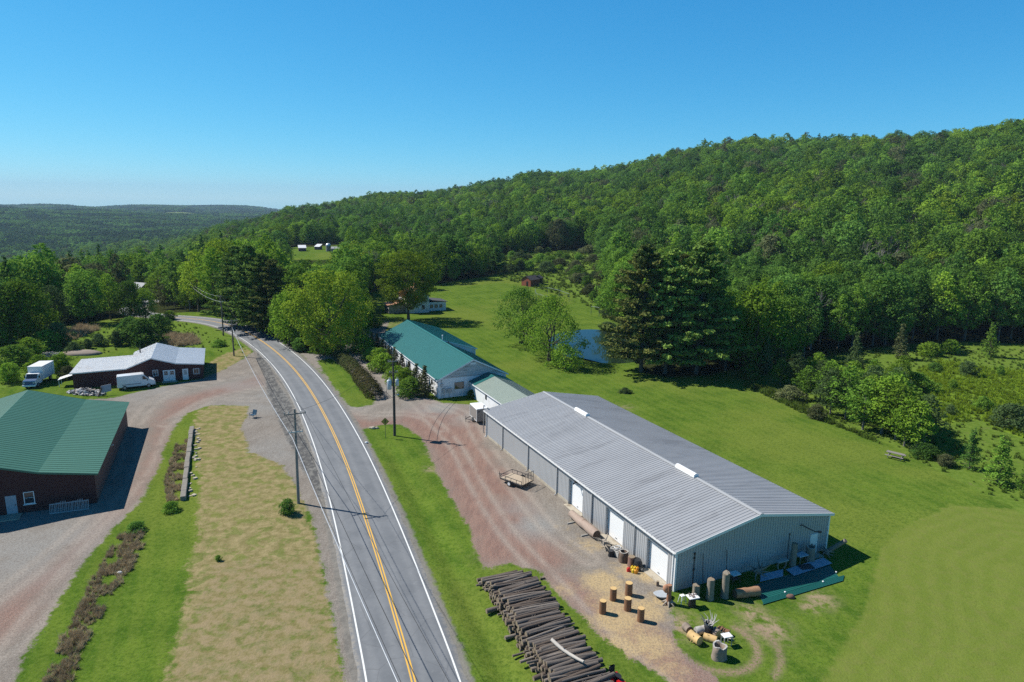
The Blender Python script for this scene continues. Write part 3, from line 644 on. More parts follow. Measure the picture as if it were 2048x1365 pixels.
used = []                                   # (x, y, radius) of every tree standing on its own account
def hero(key, u, v, H, tone, label, wide=1.0, group=None, name=None, r=4.0, xy=None):
    x, y = xy if xy else at(u, v); used.append((x, y, r)); return place(key, x, y, H, tone, label, group, rnd, wide, name)

# --- big lone trees, each with its own crown
def bigtree(name, label, u, v, seed, H, R, base, ncl, nleaf, ls, shape, tone, r0, forks=16, multi=1, xy=None, **kw):
    x, y = xy if xy else at(u, v); used.append((x, y, R)); V, F, cen = crown(seed, H, R, base, ncl, nleaf, ls, shape, **kw)
    o = thing(name, label, 'tree', (x, y, Z(x, y) - .05)); link('crown', np_mesh('crown', V, F, LM[tone]), o); tv, tf = trunk(seed, H, base, cen, r0, forks, multi); link('trunk', np_mesh('trunk', tv, tf, BARK, True), o); return o
bigtree('maple_tree', 'huge yellow-green maple with full round crown where the drive meets the road bend', 662, 704, 51, 18.4, 8.4, .8, 100, 190, .30, 'round', 'yellow', .5, 20, rcs=.25, lobes=.22, flat_=.62, inner=.12)
oak = bigtree('oak_tree', 'tall spreading lawn tree with open lower limbs just behind the teal roof', 817, 641, 52, 19.8, 8.8, 4.6, 105, 210, .26, 'round', 'yellow', .42, 40, rcs=.21, lobes=.14, flat_=.6)
vv, ff, cc = crown(520, 9.5, 3.2, 7.0, 16, 70, .22, 'dome'); link('dead_leaves', np_mesh('dead_leaves', vv + np.array([.3, -3.2, 0]), ff, LM['orange']), oak)
bigtree('willow_tree', 'airy light green willow with leaning trunks at the pond bank, beside the lawn', 1043, 688, 53, 13.8, 7.0, 2.2, 120, 80, .22, 'spread', 'mid', .34, 18, 3, rcs=.22)
bigtree('willow_tree', 'wide drooping willow whose branches hang over the blue pond water', 1100, 722, 54, 14.4, 7.6, 2.4, 120, 75, .23, 'spread', 'bright', .34, 20, 3, rcs=.20, lobes=.3)
bigtree('willow_tree', 'small low willow sprouting at the near edge of the pond', 1128, 738, 55, 5.2, 4.2, .5, 46, 70, .22, 'spread', 'bright', .14, 12, 3, rcs=.26)
# --- named trees round the open land
H_ = hero
H_('pine', 1282, 744, 25.5, 'pinegold', 'tall white pine with golden-tinged lower boughs at the pond end', 1.05, r=5)
H_('pineb', 1330, 748, 25.0, 'pine', 'dark pine standing close behind the golden-boughed pine by the pond', 1.0, r=4)
H_('pine', 1392, 748, 26.5, 'pine', 'tallest dark green pine in the clump between the pond and the broadleaf woods', 1.1, r=5)
H_('pineb', 1356, 730, 23.5, 'pinegold', 'slimmer pine with sunlit boughs in the middle of the pond clump', .95, r=4)
H_('bare', 1620, 700, 17, None, 'leafless pale grey tree rising out of the dark wood edge', 1.1, r=2)
H_('bare', 1755, 672, 12, None, 'dead snag with a few broken limbs in front of the dark woods', .6, r=1)
H_('tall', 1450, 742, 17.0, 'bright', 'leafy bright maple with several stems right of the dark pines', 1.1)
H_('roundb', 1505, 738, 17.5, 'bright', 'full bright green tree at the wood edge behind the cedar thicket', 1.0)
H_('cedar', 1530, 748, 8.0, 'grey', 'tall grey-green cedar at the pond end of the thicket', 1.1, r=1)
H_('cedar', 1560, 742, 6.6, 'grey', 'shorter grey-green cedar beside the tallest thicket cedar', 1.1, r=1)
H_('cedar', 1705, 762, 10.0, 'grey', 'ragged tall cedar rising from the middle of the thicket', 1.1, r=1)
H_('cedar', 1798, 718, 8.3, 'olive', 'lone pointed olive cedar at the back of the weedy meadow', 1.35, r=1)
H_('spruce', 1978, 714, 8.0, 'mid', 'bright pointed spruce before the woods at the meadow back', 1.1, r=1)
H_('spruce', 1938, 938, 5.6, 'dark', 'small dark spruce at the meadow edge past the picnic table', 1.0, r=1)
H_('spruce', 1995, 968, 6.2, 'mid', 'full bushy spruce with shadow at the edge of the mown field', 1.25, r=1)
H_('spruce', 2052, 985, 4.8, 'mid', 'spruce half cut off at the edge of the mown field', 1.2, r=1)
# pines and broadleaves along the far side of the road
for (k, u, v, h, tn, lb, w_) in [
 ('pine', 478, 652, 21, 'pine', 'wide dark pine nearest the road crown where the bend begins', 1.15), ('pineb', 505, 662, 22, 'pine', 'tall dark pine second in the roadside pine row', 1.1),
 ('pine', 532, 668, 20, 'pine', 'feathery pine in the middle of the roadside pine row', 1.1), ('pineb', 552, 672, 19, 'pinegold', 'pine with tan lower boughs at the end of the roadside pine row', 1.15),
 ('roundb', 578, 690, 12.5, 'bright', 'bright round tree between the roadside pines and the huge maple', .95), ('tall', 556, 684, 11.5, 'mid', 'slender green tree tucked beside the roadside pines', .9),
 ('roundb', 612, 690, 10, 'dark', 'dark low tree under the huge maple by the road', 1.0), ('roundb', 715, 690, 7.0, 'dark', 'low dark tree at the drive mouth under the huge maple', 1.1),
 ('tall', 398, 624, 19, 'yellow', 'tall yellow-green tree behind the overhead wires on the bend', 1.15), ('tall', 430, 628, 20, 'bright', 'tall bright tree next to the yellow-green one on the bend', 1.1),
 ('round', 450, 612, 21, 'yellow', 'yellow-topped tree behind the roadside pines', 1.1), ('tallb', 350, 612, 15, 'mid', 'upright green tree left of the bend behind the road', 1.1),
 ('roundb', 320, 606, 11, 'bright', 'round bright tree beside the far end of the road', 1.0), ('birch', 372, 622, 9, 'bright', 'small light tree behind the farthest utility pole', 1.1),
 ('round', 292, 641, 9.0, 'bright', 'pale bushy tree screening the far end of the road', 1.0), ('roundb', 262, 641, 11.0, 'mid', 'round tree at the meadow end left of the road', 1.0),
 ('tall', 222, 640, 13.5, 'bright', 'bright tree standing forward of the left meadow wood edge', 1.1), ('round', 172, 648, 14.5, 'mid', 'broad green tree with visible dark trunks behind the meadow', 1.1),
 ('birch', 112, 668, 12.5, 'grey', 'silvery half-leafed tree above the brushy meadow corner', 1.25), ('roundb', 50, 690, 14.5, 'bright', 'bright full tree at the wood edge near the box truck', 1.1),
 ('round', 6, 690, 15.0, 'dark', 'dark full tree at the wood edge beyond the box truck', 1.1),
 # far side of the lawn
 ('tall', 868, 560, 19, 'dark', 'dark tall tree at the shady back corner of the lawn', 1.15), ('roundb', 895, 556, 18, 'dark', 'broad dark tree behind the lawn corner', 1.1), ('tall', 925, 552, 16, 'dark', 'dark tree with bare lower trunk at the back of the lawn', .9),
 ('pineb', 992, 548, 12.0, 'dark', 'single dark conifer standing free at the back of the lawn', 1.1), ('roundb', 800, 545, 12, 'mid', 'rounded tree beyond the farmhouse', 1.1), ('roundb', 735, 570, 8, 'mid', 'low round tree behind the huge maple', 1.1),
 ('round', 1135, 499, 16, 'dark', 'isolated dark round tree beyond the brushy wet meadow', 1.0), ('tallb', 1180, 498, 13, 'mid', 'green tree beside the dark round tree past the wet meadow', 1.0),
 ('roundb', 1222, 560, 13, 'mid', 'leafy tree over the brush edge near the shed', 1.1), ('round', 1245, 610, 14, 'mid', 'leafy tree at the pond corner behind the reeds', 1.0), ('tallb', 1262, 655, 15, 'mid', 'upright tree between the pond and the pines', 1.1)]:
    H_(k, u, v, h, tn, lb, w_)
# young birch thicket beside the mown lawn
th = [(1590, 775, 6.0), (1612, 800, 5.4), (1640, 800, 6.2), (1660, 830, 6.8), (1690, 838, 7.6), (1700, 800, 6.2), (1725, 860, 7.0), (1740, 826, 7.0), (1762, 868, 7.8), (1770, 840, 6.6), (1790, 880, 7.6), (1808, 893, 6.4), (1832, 900, 6.2), (1825, 872, 6.0), (1780, 800, 5.6), (1742, 790, 5.4), (1660, 780, 5.0), (1560, 770, 4.6)]
th += [(u + rnd.uniform(-22, 22), v - rnd.uniform(12, 34), h * rnd.uniform(.75, 1.05)) for u, v, h in th if u > 1600]
th.sort()
for i, (u, v, h) in enumerate(th):
    H_('birch', u, v, h * 1.2, ['bright', 'grey', 'bright', 'mid'][i % 4], f'young light-leaved birch in the lawn-side thicket, {ordn(i)} counting from the pond end', 1.38 + .25 * rnd.random(), 'young birches in the thicket', r=.6)

# --- shrubs
def bush(u, v, h, tone, label, w_=1.0, k='bush', group='wild shrubs'):
    x, y = at(u, v); return place(k, x, y, h, tone, label, group, rnd, w_, 'shrub')
wet = []
for i in range(62):
    for _ in range(40):
        u = rnd.uniform(1000, 1255); v = rnd.uniform(500, 640)
        lo = 505; ok = (v < 552 + (u - 1000) * .30 + (0 if u < 1130 else 25)) and v < 640 and not (1035 < u < 1150 and 548 < v < 612) and (u > 1110 or v < 548) and (v > 505)
        if u > 1140 and v > 560 + (u - 1140) * .95: ok = False
        if ok and all(abs(u - a) > 13 or abs(v - b) > 6 for a, b in wet): wet.append((u, v)); break
wet.sort(key=lambda p: (round(p[1] / 30), p[0])); rowc = {}
for u, v in wet:
    rw = round(v / 30); rowc[rw] = rowc.get(rw, 0) + 1; rown = {17: 'back', 18: 'second', 19: 'middle', 20: 'front', 21: 'pondside'}.get(rw, 'pondside')
    bush(u, v, rnd.uniform(2.2, 4.6), rnd.choice(['mid', 'bright', 'grey', 'olive', 'mid']), f'rounded willow shrub in the {rown} row of the wet meadow, {ordn(rowc[rw] - 1)} from the lawn', rnd.uniform(1.0, 1.7), rnd.choice(['bush', 'bushb']), 'willow shrubs in the wet meadow')
for i, (u, v, h, tn, lb, w_) in enumerate([
 (285, 690, 6.0, 'dark', 'large dense dark shrub behind the white-roofed red building', 1.15), (262, 682, 5.6, 'dark', 'second large dark shrub, touching the biggest one behind the red building', 1.1), (318, 668, 5.0, 'dark', 'dark shrub toward the road behind the big meadow shrubs', 1.0),
 (235, 692, 3.4, 'grey', 'low grey shrub beside the big dark meadow shrubs', 1.0), (198, 692, 2.8, 'grey', 'small grey-green shrub in the middle of the left meadow', 1.0), (176, 697, 2.2, 'grey', 'smallest grey shrub in the left meadow', 1.0), (148, 706, 2.4, 'grey', 'low sprawling shrub near the bare heap', 1.0),
 (118, 692, 5.2, 'grey', 'tall grey shrub in front of the silvery tree', 1.1), (95, 698, 4.2, 'mid', 'green shrub next to the tall grey shrub', 1.2), (60, 716, 4.2, 'bright', 'bright spreading shrub above the box truck', 1.25), (28, 732, 4.2, 'mid', 'dense shrub at the frame side above the box truck', 1.3), (22, 765, 3.6, 'bright', 'bright shrub beside the box truck cab', 1.2),
 (80, 740, 3.0, 'bright', 'leafy shrub behind the box truck', 1.2), (122, 742, 3.4, 'bright', 'bright green shrub between the box truck and the red building', 1.25), (138, 757, 2.4, 'olive', 'twiggy olive shrub at the corner of the red building', 1.1), (5, 700, 4.6, 'mid', 'shrub at the wood edge left of the meadow', 1.2),
 (438, 693, 1.6, 'mid', 'low shrub by the pole in the roadside meadow', 1.6), (575, 1028, 1.7, 'dark', 'dark bush at the foot of the near utility pole', 1.15), (342, 1022, 1.1, 'mid', 'small round green bush below the retaining wall', 1.3), (437, 1122, .6, 'mid', 'tiny weed clump alone in the dry grass', 1.0), (272, 1062, 1.0, 'dark', 'low dark bush at the top of the brush strip', 1.5),
 (1935, 752, 3.0, 'grey', 'grey shrub casting shade in the middle of the yellow weeds', 1.2), (1870, 742, 1.8, 'dark', 'low dark shrub at the yellow weeds edge', 1.3), (2000, 752, 2.2, 'mid', 'small upright shrub in the weedy meadow', .7), (1965, 820, 2.4, 'mid', 'shrub near the lower yellow weeds', .9), (1900, 830, 1.8, 'grey', 'small grey shrub above the lower yellow weeds', .9),
 (2020, 852, 3.6, 'grey', 'broad grey shrub at the right of the weedy meadow', 1.3), (1900, 708, 3.4, 'bright', 'bright mounded shrub at the wood edge behind the meadow', 1.3), (1860, 712, 3.2, 'bright', 'first bright mound of shrub beside the lone olive cedar', 1.3), (1905, 780, 2.0, 'mid', 'thin shrub in the yellow weeds', .8), (1830, 780, 3.4, 'mid', 'shrub at the meadow side of the birch thicket', 1.4),
 (1500, 758, 3.0, 'mid', 'bush at the thicket end below the dark pines', 1.4), (1580, 800, 2.6, 'olive', 'olive bush in front of the thicket', 1.3), (1632, 838, 2.4, 'olive', 'low olive bush where the thicket meets the lawn', 1.3), (1852, 915, 2.0, 'dark', 'dark low bush behind the picnic table', 1.4), (1890, 932, 1.6, 'olive', 'scrubby bush between picnic table and small spruce', 1.5),
 (1250, 786, 1.0, 'grey', 'low plant clump alone on the lawn behind the metal building', 1.6), (1265, 702, 2.2, 'grey', 'reedy shrub at the far pond bank', 1.5), (1215, 655, 1.6, 'grey', 'pale reeds along the far pond bank', 2.2), (1250, 660, 1.8, 'grey', 'pale reed clump at the far pond corner', 2.0),
 (945, 795, 1.4, 'dark', 'dark bush where the low annex joins the teal-roofed house', 1.3), (600, 702, 3.0, 'dark', 'dark roadside bush under the huge maple', 1.3), (640, 706, 2.4, 'dark', 'dark bush at the drive end of the roadside tree group', 1.3), (340, 640, 2.6, 'bright', 'light shrub on the far verge of the bend', 1.5), (395, 612, 3.5, 'dark', 'dark shrub behind the far verge', 1.4), (425, 618, 2.6, 'mid', 'shrub on the far verge near the tall pole', 1.4), (745, 655, 3.0, 'mid', 'bush behind the upper drive entrance', 1.3)]):
    bush(u, v, h, tn, lb, w_, ['bush', 'bushb'][i % 2])

# --- the woods: nearest trees as things, the rest as one mass
clear = [(at(608, 510), 26), (at(645, 500), 26), (at(650, 512), 22), (at(590, 500), 16), (at(1450, 506), 16), ((-145, 252), 14)]
cx_ = [(c[0][0], c[0][1], c[1]) for c in clear]
roadp = ROAD[::3]
def forest_points():
    rg = np.random.RandomState(9); out = []
    for d0, d1, s in ((110, 330, 6.2), (330, 700, 6.8), (700, 1500, 9.6)):
        a0, a1 = R_(-50), R_(50); n = int((a1 - a0) * (d1 ** 2 - d0 ** 2) / 2 / (s * s * .80))
        g = int(d1 * 2 / s); gx, gy = np.meshgrid((np.arange(-g, g + 1)) * s, np.arange(0, int(d1 / s) + 2) * s); gx = gx + (np.arange(gy.shape[0]) % 2)[:, None] * s * .5
        x = (gx + rg.uniform(-.42, .42, gx.shape) * s).ravel(); y = (gy + rg.uniform(-.42, .42, gx.shape) * s).ravel(); d = np.hypot(x, y); a = np.arctan2(x, y)
        m = (d > d0) & (d <= d1) & (a > R_(-44)) & (a < R_(44)); x, y = x[m], y[m]
        sd = open_sd(x, y); m = sd < -1.5; x, y = x[m], y[m]
        for (cx, cy, r) in cx_: m = np.hypot(x - cx, y - cy) > r; x, y = x[m], y[m]
        dd, _ = seg_dist(x, y, roadp); m = dd > 7.5; x, y = x[m], y[m]
        for (ux, uy, r) in used: m = np.hypot(x - ux, y - uy) > r * .8 + 1.2; x, y = x[m], y[m]
        sc = s / 6.6; out += [(float(p), float(q), sc) for p, q in zip(x, y)]
    return out
fp = forest_points()
def view_gap(x, y):
    """height left free so that the clearing behind stays in sight across the low ground"""
    d = math.hypot(x, y); a = math.atan2(x, y)
    if not (math.atan((565 - 1024) / FPX) < a < math.atan((688 - 1024) / FPX)) or d > 470 or d < 165: return 99
    return CH - .0825 * d - Z(x, y)
fp = [(x, y, sc) for x, y, sc in fp if view_gap(x, y) > 5]
def a_(x, y): return math.degrees(math.atan2(x, y))
def tone_at(x, y, r):
    n = math.sin(x * .021 + y * .013) + math.sin(x * .05 - y * .037 + 2) * .7 + r.gauss(0, .95)
    a = math.atan2(x, y); d = math.hypot(x, y)
    con = -.35 + .9 * math.sin(x * .016 + 1.0) * math.cos(y * .012) + (.2 if (a < -.25 and d > 260) else 0)
    if r.gauss(0, .55) + con > 1.0: return 'pine'
    return 'dark' if n < -.45 else 'mid' if n < .75 else 'bright' if n < 2.5 else 'yellow'
def inview(x, y, mar=60):
    fw = y * math.cos(PIT) - (-CH) * math.sin(PIT); return abs(x / fw * FPX) < 1024 + mar
fr = random.Random(17)
fp = [(x, y, sc, fr.random()) for x, y, sc in fp]
vis = sorted([p for p in fp if inview(p[0], p[1])], key=lambda p: math.hypot(p[0], p[1]) + p[3] * 12 + (25 if p[0] < 0 else 0))
N_SOLO = 205
solo = vis[:N_SOLO]; ss = set(id(p) for p in solo); mass = [p for p in fp if id(p) not in ss]
def sector(x, y):
    a = math.degrees(math.atan2(x, y)); d = math.hypot(x, y)
    if x > 0:
        if a < 9: return 'behind the wet meadow'
        if a < 17: return 'behind the pond pines'
        if a < 25: return 'behind the birch thicket'
        if a < 32: return 'behind the lone olive cedar'
        return 'behind the weedy meadow'
    if a > -9: return 'behind the farmhouse lawn'
    if a > -21: return 'beyond the roadside pines'
    if a > -29: return 'beyond the road bend'
    if a > -34: return 'behind the left meadow'
    return 'behind the box truck'
grp = {}
for p in solo: grp.setdefault(sector(p[0], p[1]), []).append(p)
for sec, L in grp.items():
    L.sort(key=lambda p: math.hypot(p[0], p[1])); nr = max(1, math.ceil(len(L) / 9)); per = math.ceil(len(L) / nr)
    for r in range(nr):
        row = sorted(L[r * per:(r + 1) * per], key=lambda p: math.atan2(p[0], p[1]))
        for i, (x, y, sc, q) in enumerate(row):
            tn = tone_at(x, y, fr)
            if tn == 'pine': k = fr.choice(['pine', 'pineb']); h = fr.uniform(15, 21) * (.72 if x < -40 else 1)
            else: k = fr.choice(['round', 'roundb', 'tall', 'tallb', 'tall']); h = fr.uniform(12, 17.5)
            h = min(h, view_gap(x, y))
            if x > 60 and y < 190: h *= 1.08
            if a_(x, y) < -21: h *= .86
            nm = {'pine': 'dark needled pine', 'dark': 'dark green tree', 'mid': 'mid green tree', 'bright': 'bright green tree', 'yellow': 'yellow-green tree'}[tn]
            fm = {'round': 'round-crowned', 'roundb': 'broad-crowned', 'tall': 'tall', 'tallb': 'narrow'}.get(k, 'tall')
            place(k, x, y, h, tn, f'{fm} {nm}, {ordn(i)} from left in {ordn(r) if r else "front"} row {sec}', 'woodland trees ' + sec, fr, fr.uniform(.9, 1.15))

# hidden source objects live in a collection outside the scene
def source(col, key, mesh, m):
    me = mesh.copy(); me.materials.clear(); me.materials.append(m); o = bpy.data.objects.new(key, me); col.objects.link(o)
def scatter(name, pts, srcs, label, seed=1):
    """pts: (x,y,z,scale_xy,scale_z,index); srcs: list of (mesh, material)"""
    col = bpy.data.collections.new(name + '_sources')
    for i, (me, m) in enumerate(srcs): source(col, f'{name}_source_{i:02d}', me, m)
    P = np.array(pts, float); me = bpy.data.meshes.new(name); me.vertices.add(len(P)); me.vertices.foreach_set('co', P[:, :3].astype(np.float32).ravel())
    a = me.attributes.new('sc', 'FLOAT_VECTOR', 'POINT'); a.data.foreach_set('vector', np.column_stack([P[:, 3], P[:, 3], P[:, 4]]).astype(np.float32).ravel())
    a = me.attributes.new('idx', 'INT', 'POINT'); a.data.foreach_set('value', P[:, 5].astype(np.int32))
    rg = np.random.RandomState(seed); a = me.attributes.new('rot', 'FLOAT_VECTOR', 'POINT'); a.data.foreach_set('vector', np.column_stack([np.zeros(len(P)), np.zeros(len(P)), rg.uniform(0, 6.28, len(P))]).astype(np.float32).ravel())
    me.update(); o = link(name, me)
    ng = bpy.data.node_groups.new(name + '_scatter', 'GeometryNodeTree'); ng.interface.new_socket('Geometry', in_out='INPUT', socket_type='NodeSocketGeometry'); ng.interface.new_socket('Geometry', in_out='OUTPUT', socket_type='NodeSocketGeometry')
    N = ng.nodes.new; gi = N('NodeGroupInput'); go = N('NodeGroupOutput'); ci = N('GeometryNodeCollectionInfo'); ci.inputs['Collection'].default_value = col; ci.inputs['Separate Children'].default_value = True; ci.inputs['Reset Children'].default_value = True
    ip = N('GeometryNodeInstanceOnPoints'); ip.inputs['Pick Instance'].default_value = True
    def nat(nm, ty): n = N('GeometryNodeInputNamedAttribute'); n.data_type = ty; n.inputs['Name'].default_value = nm; return [s for s in n.outputs if s.enabled and s.name == 'Attribute'][0]
    L = ng.links.new; L(gi.outputs[0], ip.inputs['Points']); L(ci.outputs[0], ip.inputs['Instance']); L(nat('idx', 'INT'), ip.inputs['Instance Index']); L(nat('rot', 'FLOAT_VECTOR'), ip.inputs['Rotation']); L(nat('sc', 'FLOAT_VECTOR'), ip.inputs['Scale']); L(ip.outputs[0], go.inputs[0])
    md = o.modifiers.new('scatter', 'NODES'); md.node_group = ng; return tag(o, label, kind='stuff')
tones = ['dark', 'mid', 'bright', 'yellow']
srcs = [(PR[k].crown, LM[tn]) for tn in tones for k in ('farA', 'farB', 'farC')] + [(PR['farP'].crown, LM['pine']), (PR['bare'].trunk, LM['twig'])] + [(PR[k].crown, LM['olive']) for k in ('farA', 'farB', 'farC')]
mp = []
xy = np.array([(p[0], p[1]) for p in mass]); zz = zg(xy[:, 0], xy[:, 1])
for (x, y, sc, q), z in zip(mass, zz):
    tn = tone_at(x, y, fr); d = math.hypot(x, y)
    i = 12 if tn == 'pine' else tones.index(tn) * 3 + fr.randrange(3); h = fr.choice([.62, .85, .95, 1.05, 1.3]) * fr.uniform(.88, 1.12) * (.85 if d > 330 and x < 0 else 1.0)
    if i == 12: h *= .82
    if fr.random() < .07: i = 14 + fr.randrange(3)
    if fr.random() < .05: i = 13; h = fr.uniform(1.0, 1.3)
    h = min(h, max(.3, view_gap(x, y) / 15))
    mp.append((x, y, float(z) - .5, h * (sc ** .75) * fr.uniform(.85, 1.15), h * (1 + (sc - 1) * .25), i))
scatter('forest', mp, srcs, 'unbroken woods covering the hillside and the valley behind', 3)
# far hillsides as groves
def grove(seed):
    rg = np.random.RandomState(seed); parts = []
    for i in range(60):
        cx, cy = rg.uniform(-33, 33, 2); r = rg.uniform(3.5, 6.2); h = rg.uniform(8, 15); n = 26; d = sphere_dirs(n, rg, .5)
        P = np.array([cx, cy, h - r * .8]) + d * r * rg.uniform(.7, 1.1, (n, 1)) * np.array([1, 1, .9]); parts.append(cards(P, d + rg.normal(size=(n, 3)) * .3, rg.uniform(1.6, 2.8, n), rg))
    V, F = join(parts); return np_mesh(f'grove{seed}', V, F, None)
GV = [grove(s) for s in (1, 2, 3)]
rg = np.random.RandomState(4); G = []
for d0, d1, s in ((1500, 3200, 50), (3200, 6500, 78)):
    k = int(d1 / s); gx, gy = np.meshgrid(np.arange(-k, k + 1) * s, np.arange(0, k + 1) * s); x = (gx + rg.uniform(-.3, .3, gx.shape) * s).ravel(); y = (gy + rg.uniform(-.3, .3, gx.shape) * s).ravel(); d = np.hypot(x, y); a = np.degrees(np.arctan2(x, y))
    m = (d > d0) & (d <= d1) & (a > -43) & (a < (6 if d0 < 2000 else -8)); x, y = x[m], y[m]
    # hay meadows on the far hills
    for (u, v, rx, ry) in ((410, 433, 210, 330), (180, 424, 200, 200)):
        hd = ray(u, v); 
    z = zg(x, y); pxx = 1024 + FPX * x / (y * math.cos(PIT) + (CH) * math.sin(PIT) * 1.0); hx = (CH - z) / np.hypot(x, y)
    hy = at(395, 430); h2 = at(178, 418); fieldm = (((x - hy[0]) / 200) ** 2 + ((y - hy[1] + 60) / 580) ** 2 < 1) | (((x - h2[0]) / 130) ** 2 + ((y - h2[1]) / 200) ** 2 < 1)
    x, y, z = x[~fieldm], y[~fieldm], z[~fieldm]
    G += [(p, q, r - 1, s / 60 * 1.25, s / 60 * .6 + .5, rg.randint(0, 6)) for p, q, r in zip(x, y, z)]
scatter('distant_woods', G, [(g, LM[t_]) for g in GV for t_ in ('fargreen', 'dark')], 'far wooded hills fading toward the horizon', 5)

# --- tall grass, weeds and dead brush
def tuft(seed, n, h, s, spread):
    rg = np.random.RandomState(seed); an = rg.uniform(0, 6.28, n); r = rg.uniform(0, spread, n); base = np.column_stack([np.cos(an) * r, np.sin(an) * r, np.zeros(n)]); lean = rg.normal(size=(n, 3)) * .35; lean[:, 2] = 1; tip = base + lean * (h * rg.uniform(.5, 1.1, n))[:, None]
    sd = rg.normal(size=(n, 3)); sd[:, 2] = 0; sd /= np.linalg.norm(sd, axis=1)[:, None]; sd *= s; V = np.stack([base - sd, base + sd, tip + sd * .3, tip - sd * .3], 1).reshape(-1, 3); return np_mesh(f'tuft{seed}', V, np.arange(4 * n).reshape(n, 4), None)
TF = [tuft(1, 40, .55, .045, .35), tuft(2, 46, .8, .05, .45), tuft(3, 60, 1.0, .03, .5)]
GL = leafmat('meadow grass blades', (.085, .150, .020), (.170, .230, .045), .45, .4); YL = leafmat('yellow weeds', (.20, .30, .025), (.30, .40, .035), .4, .4)
def fill(polys, n, rs, idxs, smin, smax, cond=None):
    out = []
    for pl in polys:
        P = np.array([at(*q) for q in pl]); lo, hi = P.min(0), P.max(0); x = rs.uniform(lo[0], hi[0], n * 3); y = rs.uniform(lo[1], hi[1], n * 3); m = in_poly(x, y, P); x, y = x[m][:n], y[m][:n]
        if cond is not None: k = cond(x, y); x, y = x[k], y[k]
        z = zg(x, y); out += [(a, b, c, (s := rs.uniform(smin, smax)), s * rs.uniform(.7, 1.2), idxs[rs.randint(len(idxs))]) for a, b, c in zip(x, y, z)]
    return out
rs = np.random.RandomState(8)
off_road = lambda x, y: seg_dist(x, y, ROAD[::3])[0] > 5.0
T1 = fill([[(1650, 700), (1830, 692), (2060, 692), (2060, 1010), (1960, 985), (1880, 945), (1760, 880), (1640, 830), (1560, 780)]], 1500, rs, [0, 1], .3, .75)
T1 += fill([[(0, 700), (310, 634), (430, 650), (505, 695), (500, 712), (405, 700), (300, 690), (200, 708), (140, 722), (0, 770)]], 450, rs, [0, 1], .3, .7, off_road)
T1 += fill([[(1000, 556), (1150, 600), (1200, 625), (1240, 655), (1300, 640), (1300, 560), (1230, 500), (1000, 500)]], 2200, rs, [0, 1], .7, 1.6)
T1 += fill([[(1500, 765), (1570, 790), (1640, 832), (1760, 885), (1770, 893), (1600, 825), (1490, 772)]], 500, rs, [0, 1], .5, 1.0)
T0 = fill([[(340, 890), (300, 980), (240, 1060), (120, 1230), (50, 1365), (130, 1365), (230, 1180), (300, 1060), (350, 1000), (370, 900)]], 350, rs, [0, 1], .35, .7)
scatter('meadow_grass', T1, [(TF[0], GL), (TF[1], GL)], 'tall unmown grass in the meadows and ditches', 6)
T2 = fill([[(1830, 745), (1880, 720), (1960, 735), (2060, 745), (2060, 882), (1960, 840), (1900, 850), (1850, 800)]], 1500, rs, [0, 1], .5, 1.0)
scatter('yellow_weeds', T2, [(TF[0], YL), (TF[1], YL)], 'yellow-green flowering weeds in the meadow', 7)
T3 = fill([[(352, 890), (376, 880), (370, 940), (358, 1000), (334, 1010), (330, 960)], [(236, 1072), (285, 1058), (290, 1088), (262, 1140), (226, 1190), (198, 1245), (170, 1290), (140, 1380), (78, 1380), (112, 1300), (148, 1235), (180, 1170), (210, 1115)]], 900, rs, [0], .22, .5, lambda x, y: (np.sin(x * 2.1 + y) + np.sin(y * 1.7 - x * .6)) > -.9)
T3 += fill([[(330, 672), (385, 672), (400, 690), (350, 695), (320, 690)], [(90, 690), (160, 652), (200, 660), (150, 680)]], 250, rs, [0], .7, 1.3)
scatter('dead_brush', T3, [(TF[2], LM['brown'])], 'strips of dry brown brush in the ditch', 8)
# ---------------------------------------------------------------- buildings
def ribs(mb, p0, u, L, v, n, pitch, w, h, lo=.01, skip=None):
    u = np.array(u, float); v = np.array(v, float); n = np.array(n, float); p0 = np.array(p0, float); k = int(L / pitch)
    for i in range(k + 1):
        s = i * L / k - w / 2
        if skip and skip(i * L / k): continue
        mb.slab(p0 + u * s - n * lo, u * w, v, n * (h + lo))
    return mb
def unit(a): a = np.array(a, float); return a / np.linalg.norm(a)
METAL_ROOF = mat('galvalume roof sheet', (.34, .345, .355), .5, .15, .10, .5, 0, 30, (.25, 1.2, 1), dirt=(.27, .272, .28), spec=.5)
METAL_ROOF_OLD = mat('older galvalume sheet', (.38, .385, .39), .5, .15, .07, .6, 0, 30, (1, .12, 1), spec=.5)
WALL_GREY = mat('light grey steel siding', (.42, .425, .43), .5, .1, .04, .4, spec=.4)
TRIM = mat('white steel trim', (.78, .78, .77), .45, 0, .03)
CONC = mat('weathered concrete', (.42, .37, .29), .9, 0, .18, 1.2, .3, 20, dirt=(.25, .2, .14))
DOORW = mat('white overhead door', (.80, .80, .79), .45, 0, .02)
STEEL = mat('dark steel', (.06, .06, .065), .5, .5, .1)
BLACK = mat('black plastic', (.018, .018, .02), .5, 0, .1)
RUBBER = mat('black rubber', (.025, .025, .026), .85, 0, .1)
GLASS = mat('window glass', (.03, .035, .04), .06, 0, 0, spec=.8)
WHITEP = mat('white painted wall', (.74, .75, .76), .7, 0, .04, .8, 0, 20, dirt=(.60, .60, .58))
MB_RZ = R_(24.75); MX, MY = 14.44, 52.89
def F0(x, y):
    c, s = math.cos(MB_RZ), math.sin(MB_RZ); return (MX + x * c - y * s, MY + x * s + y * c)
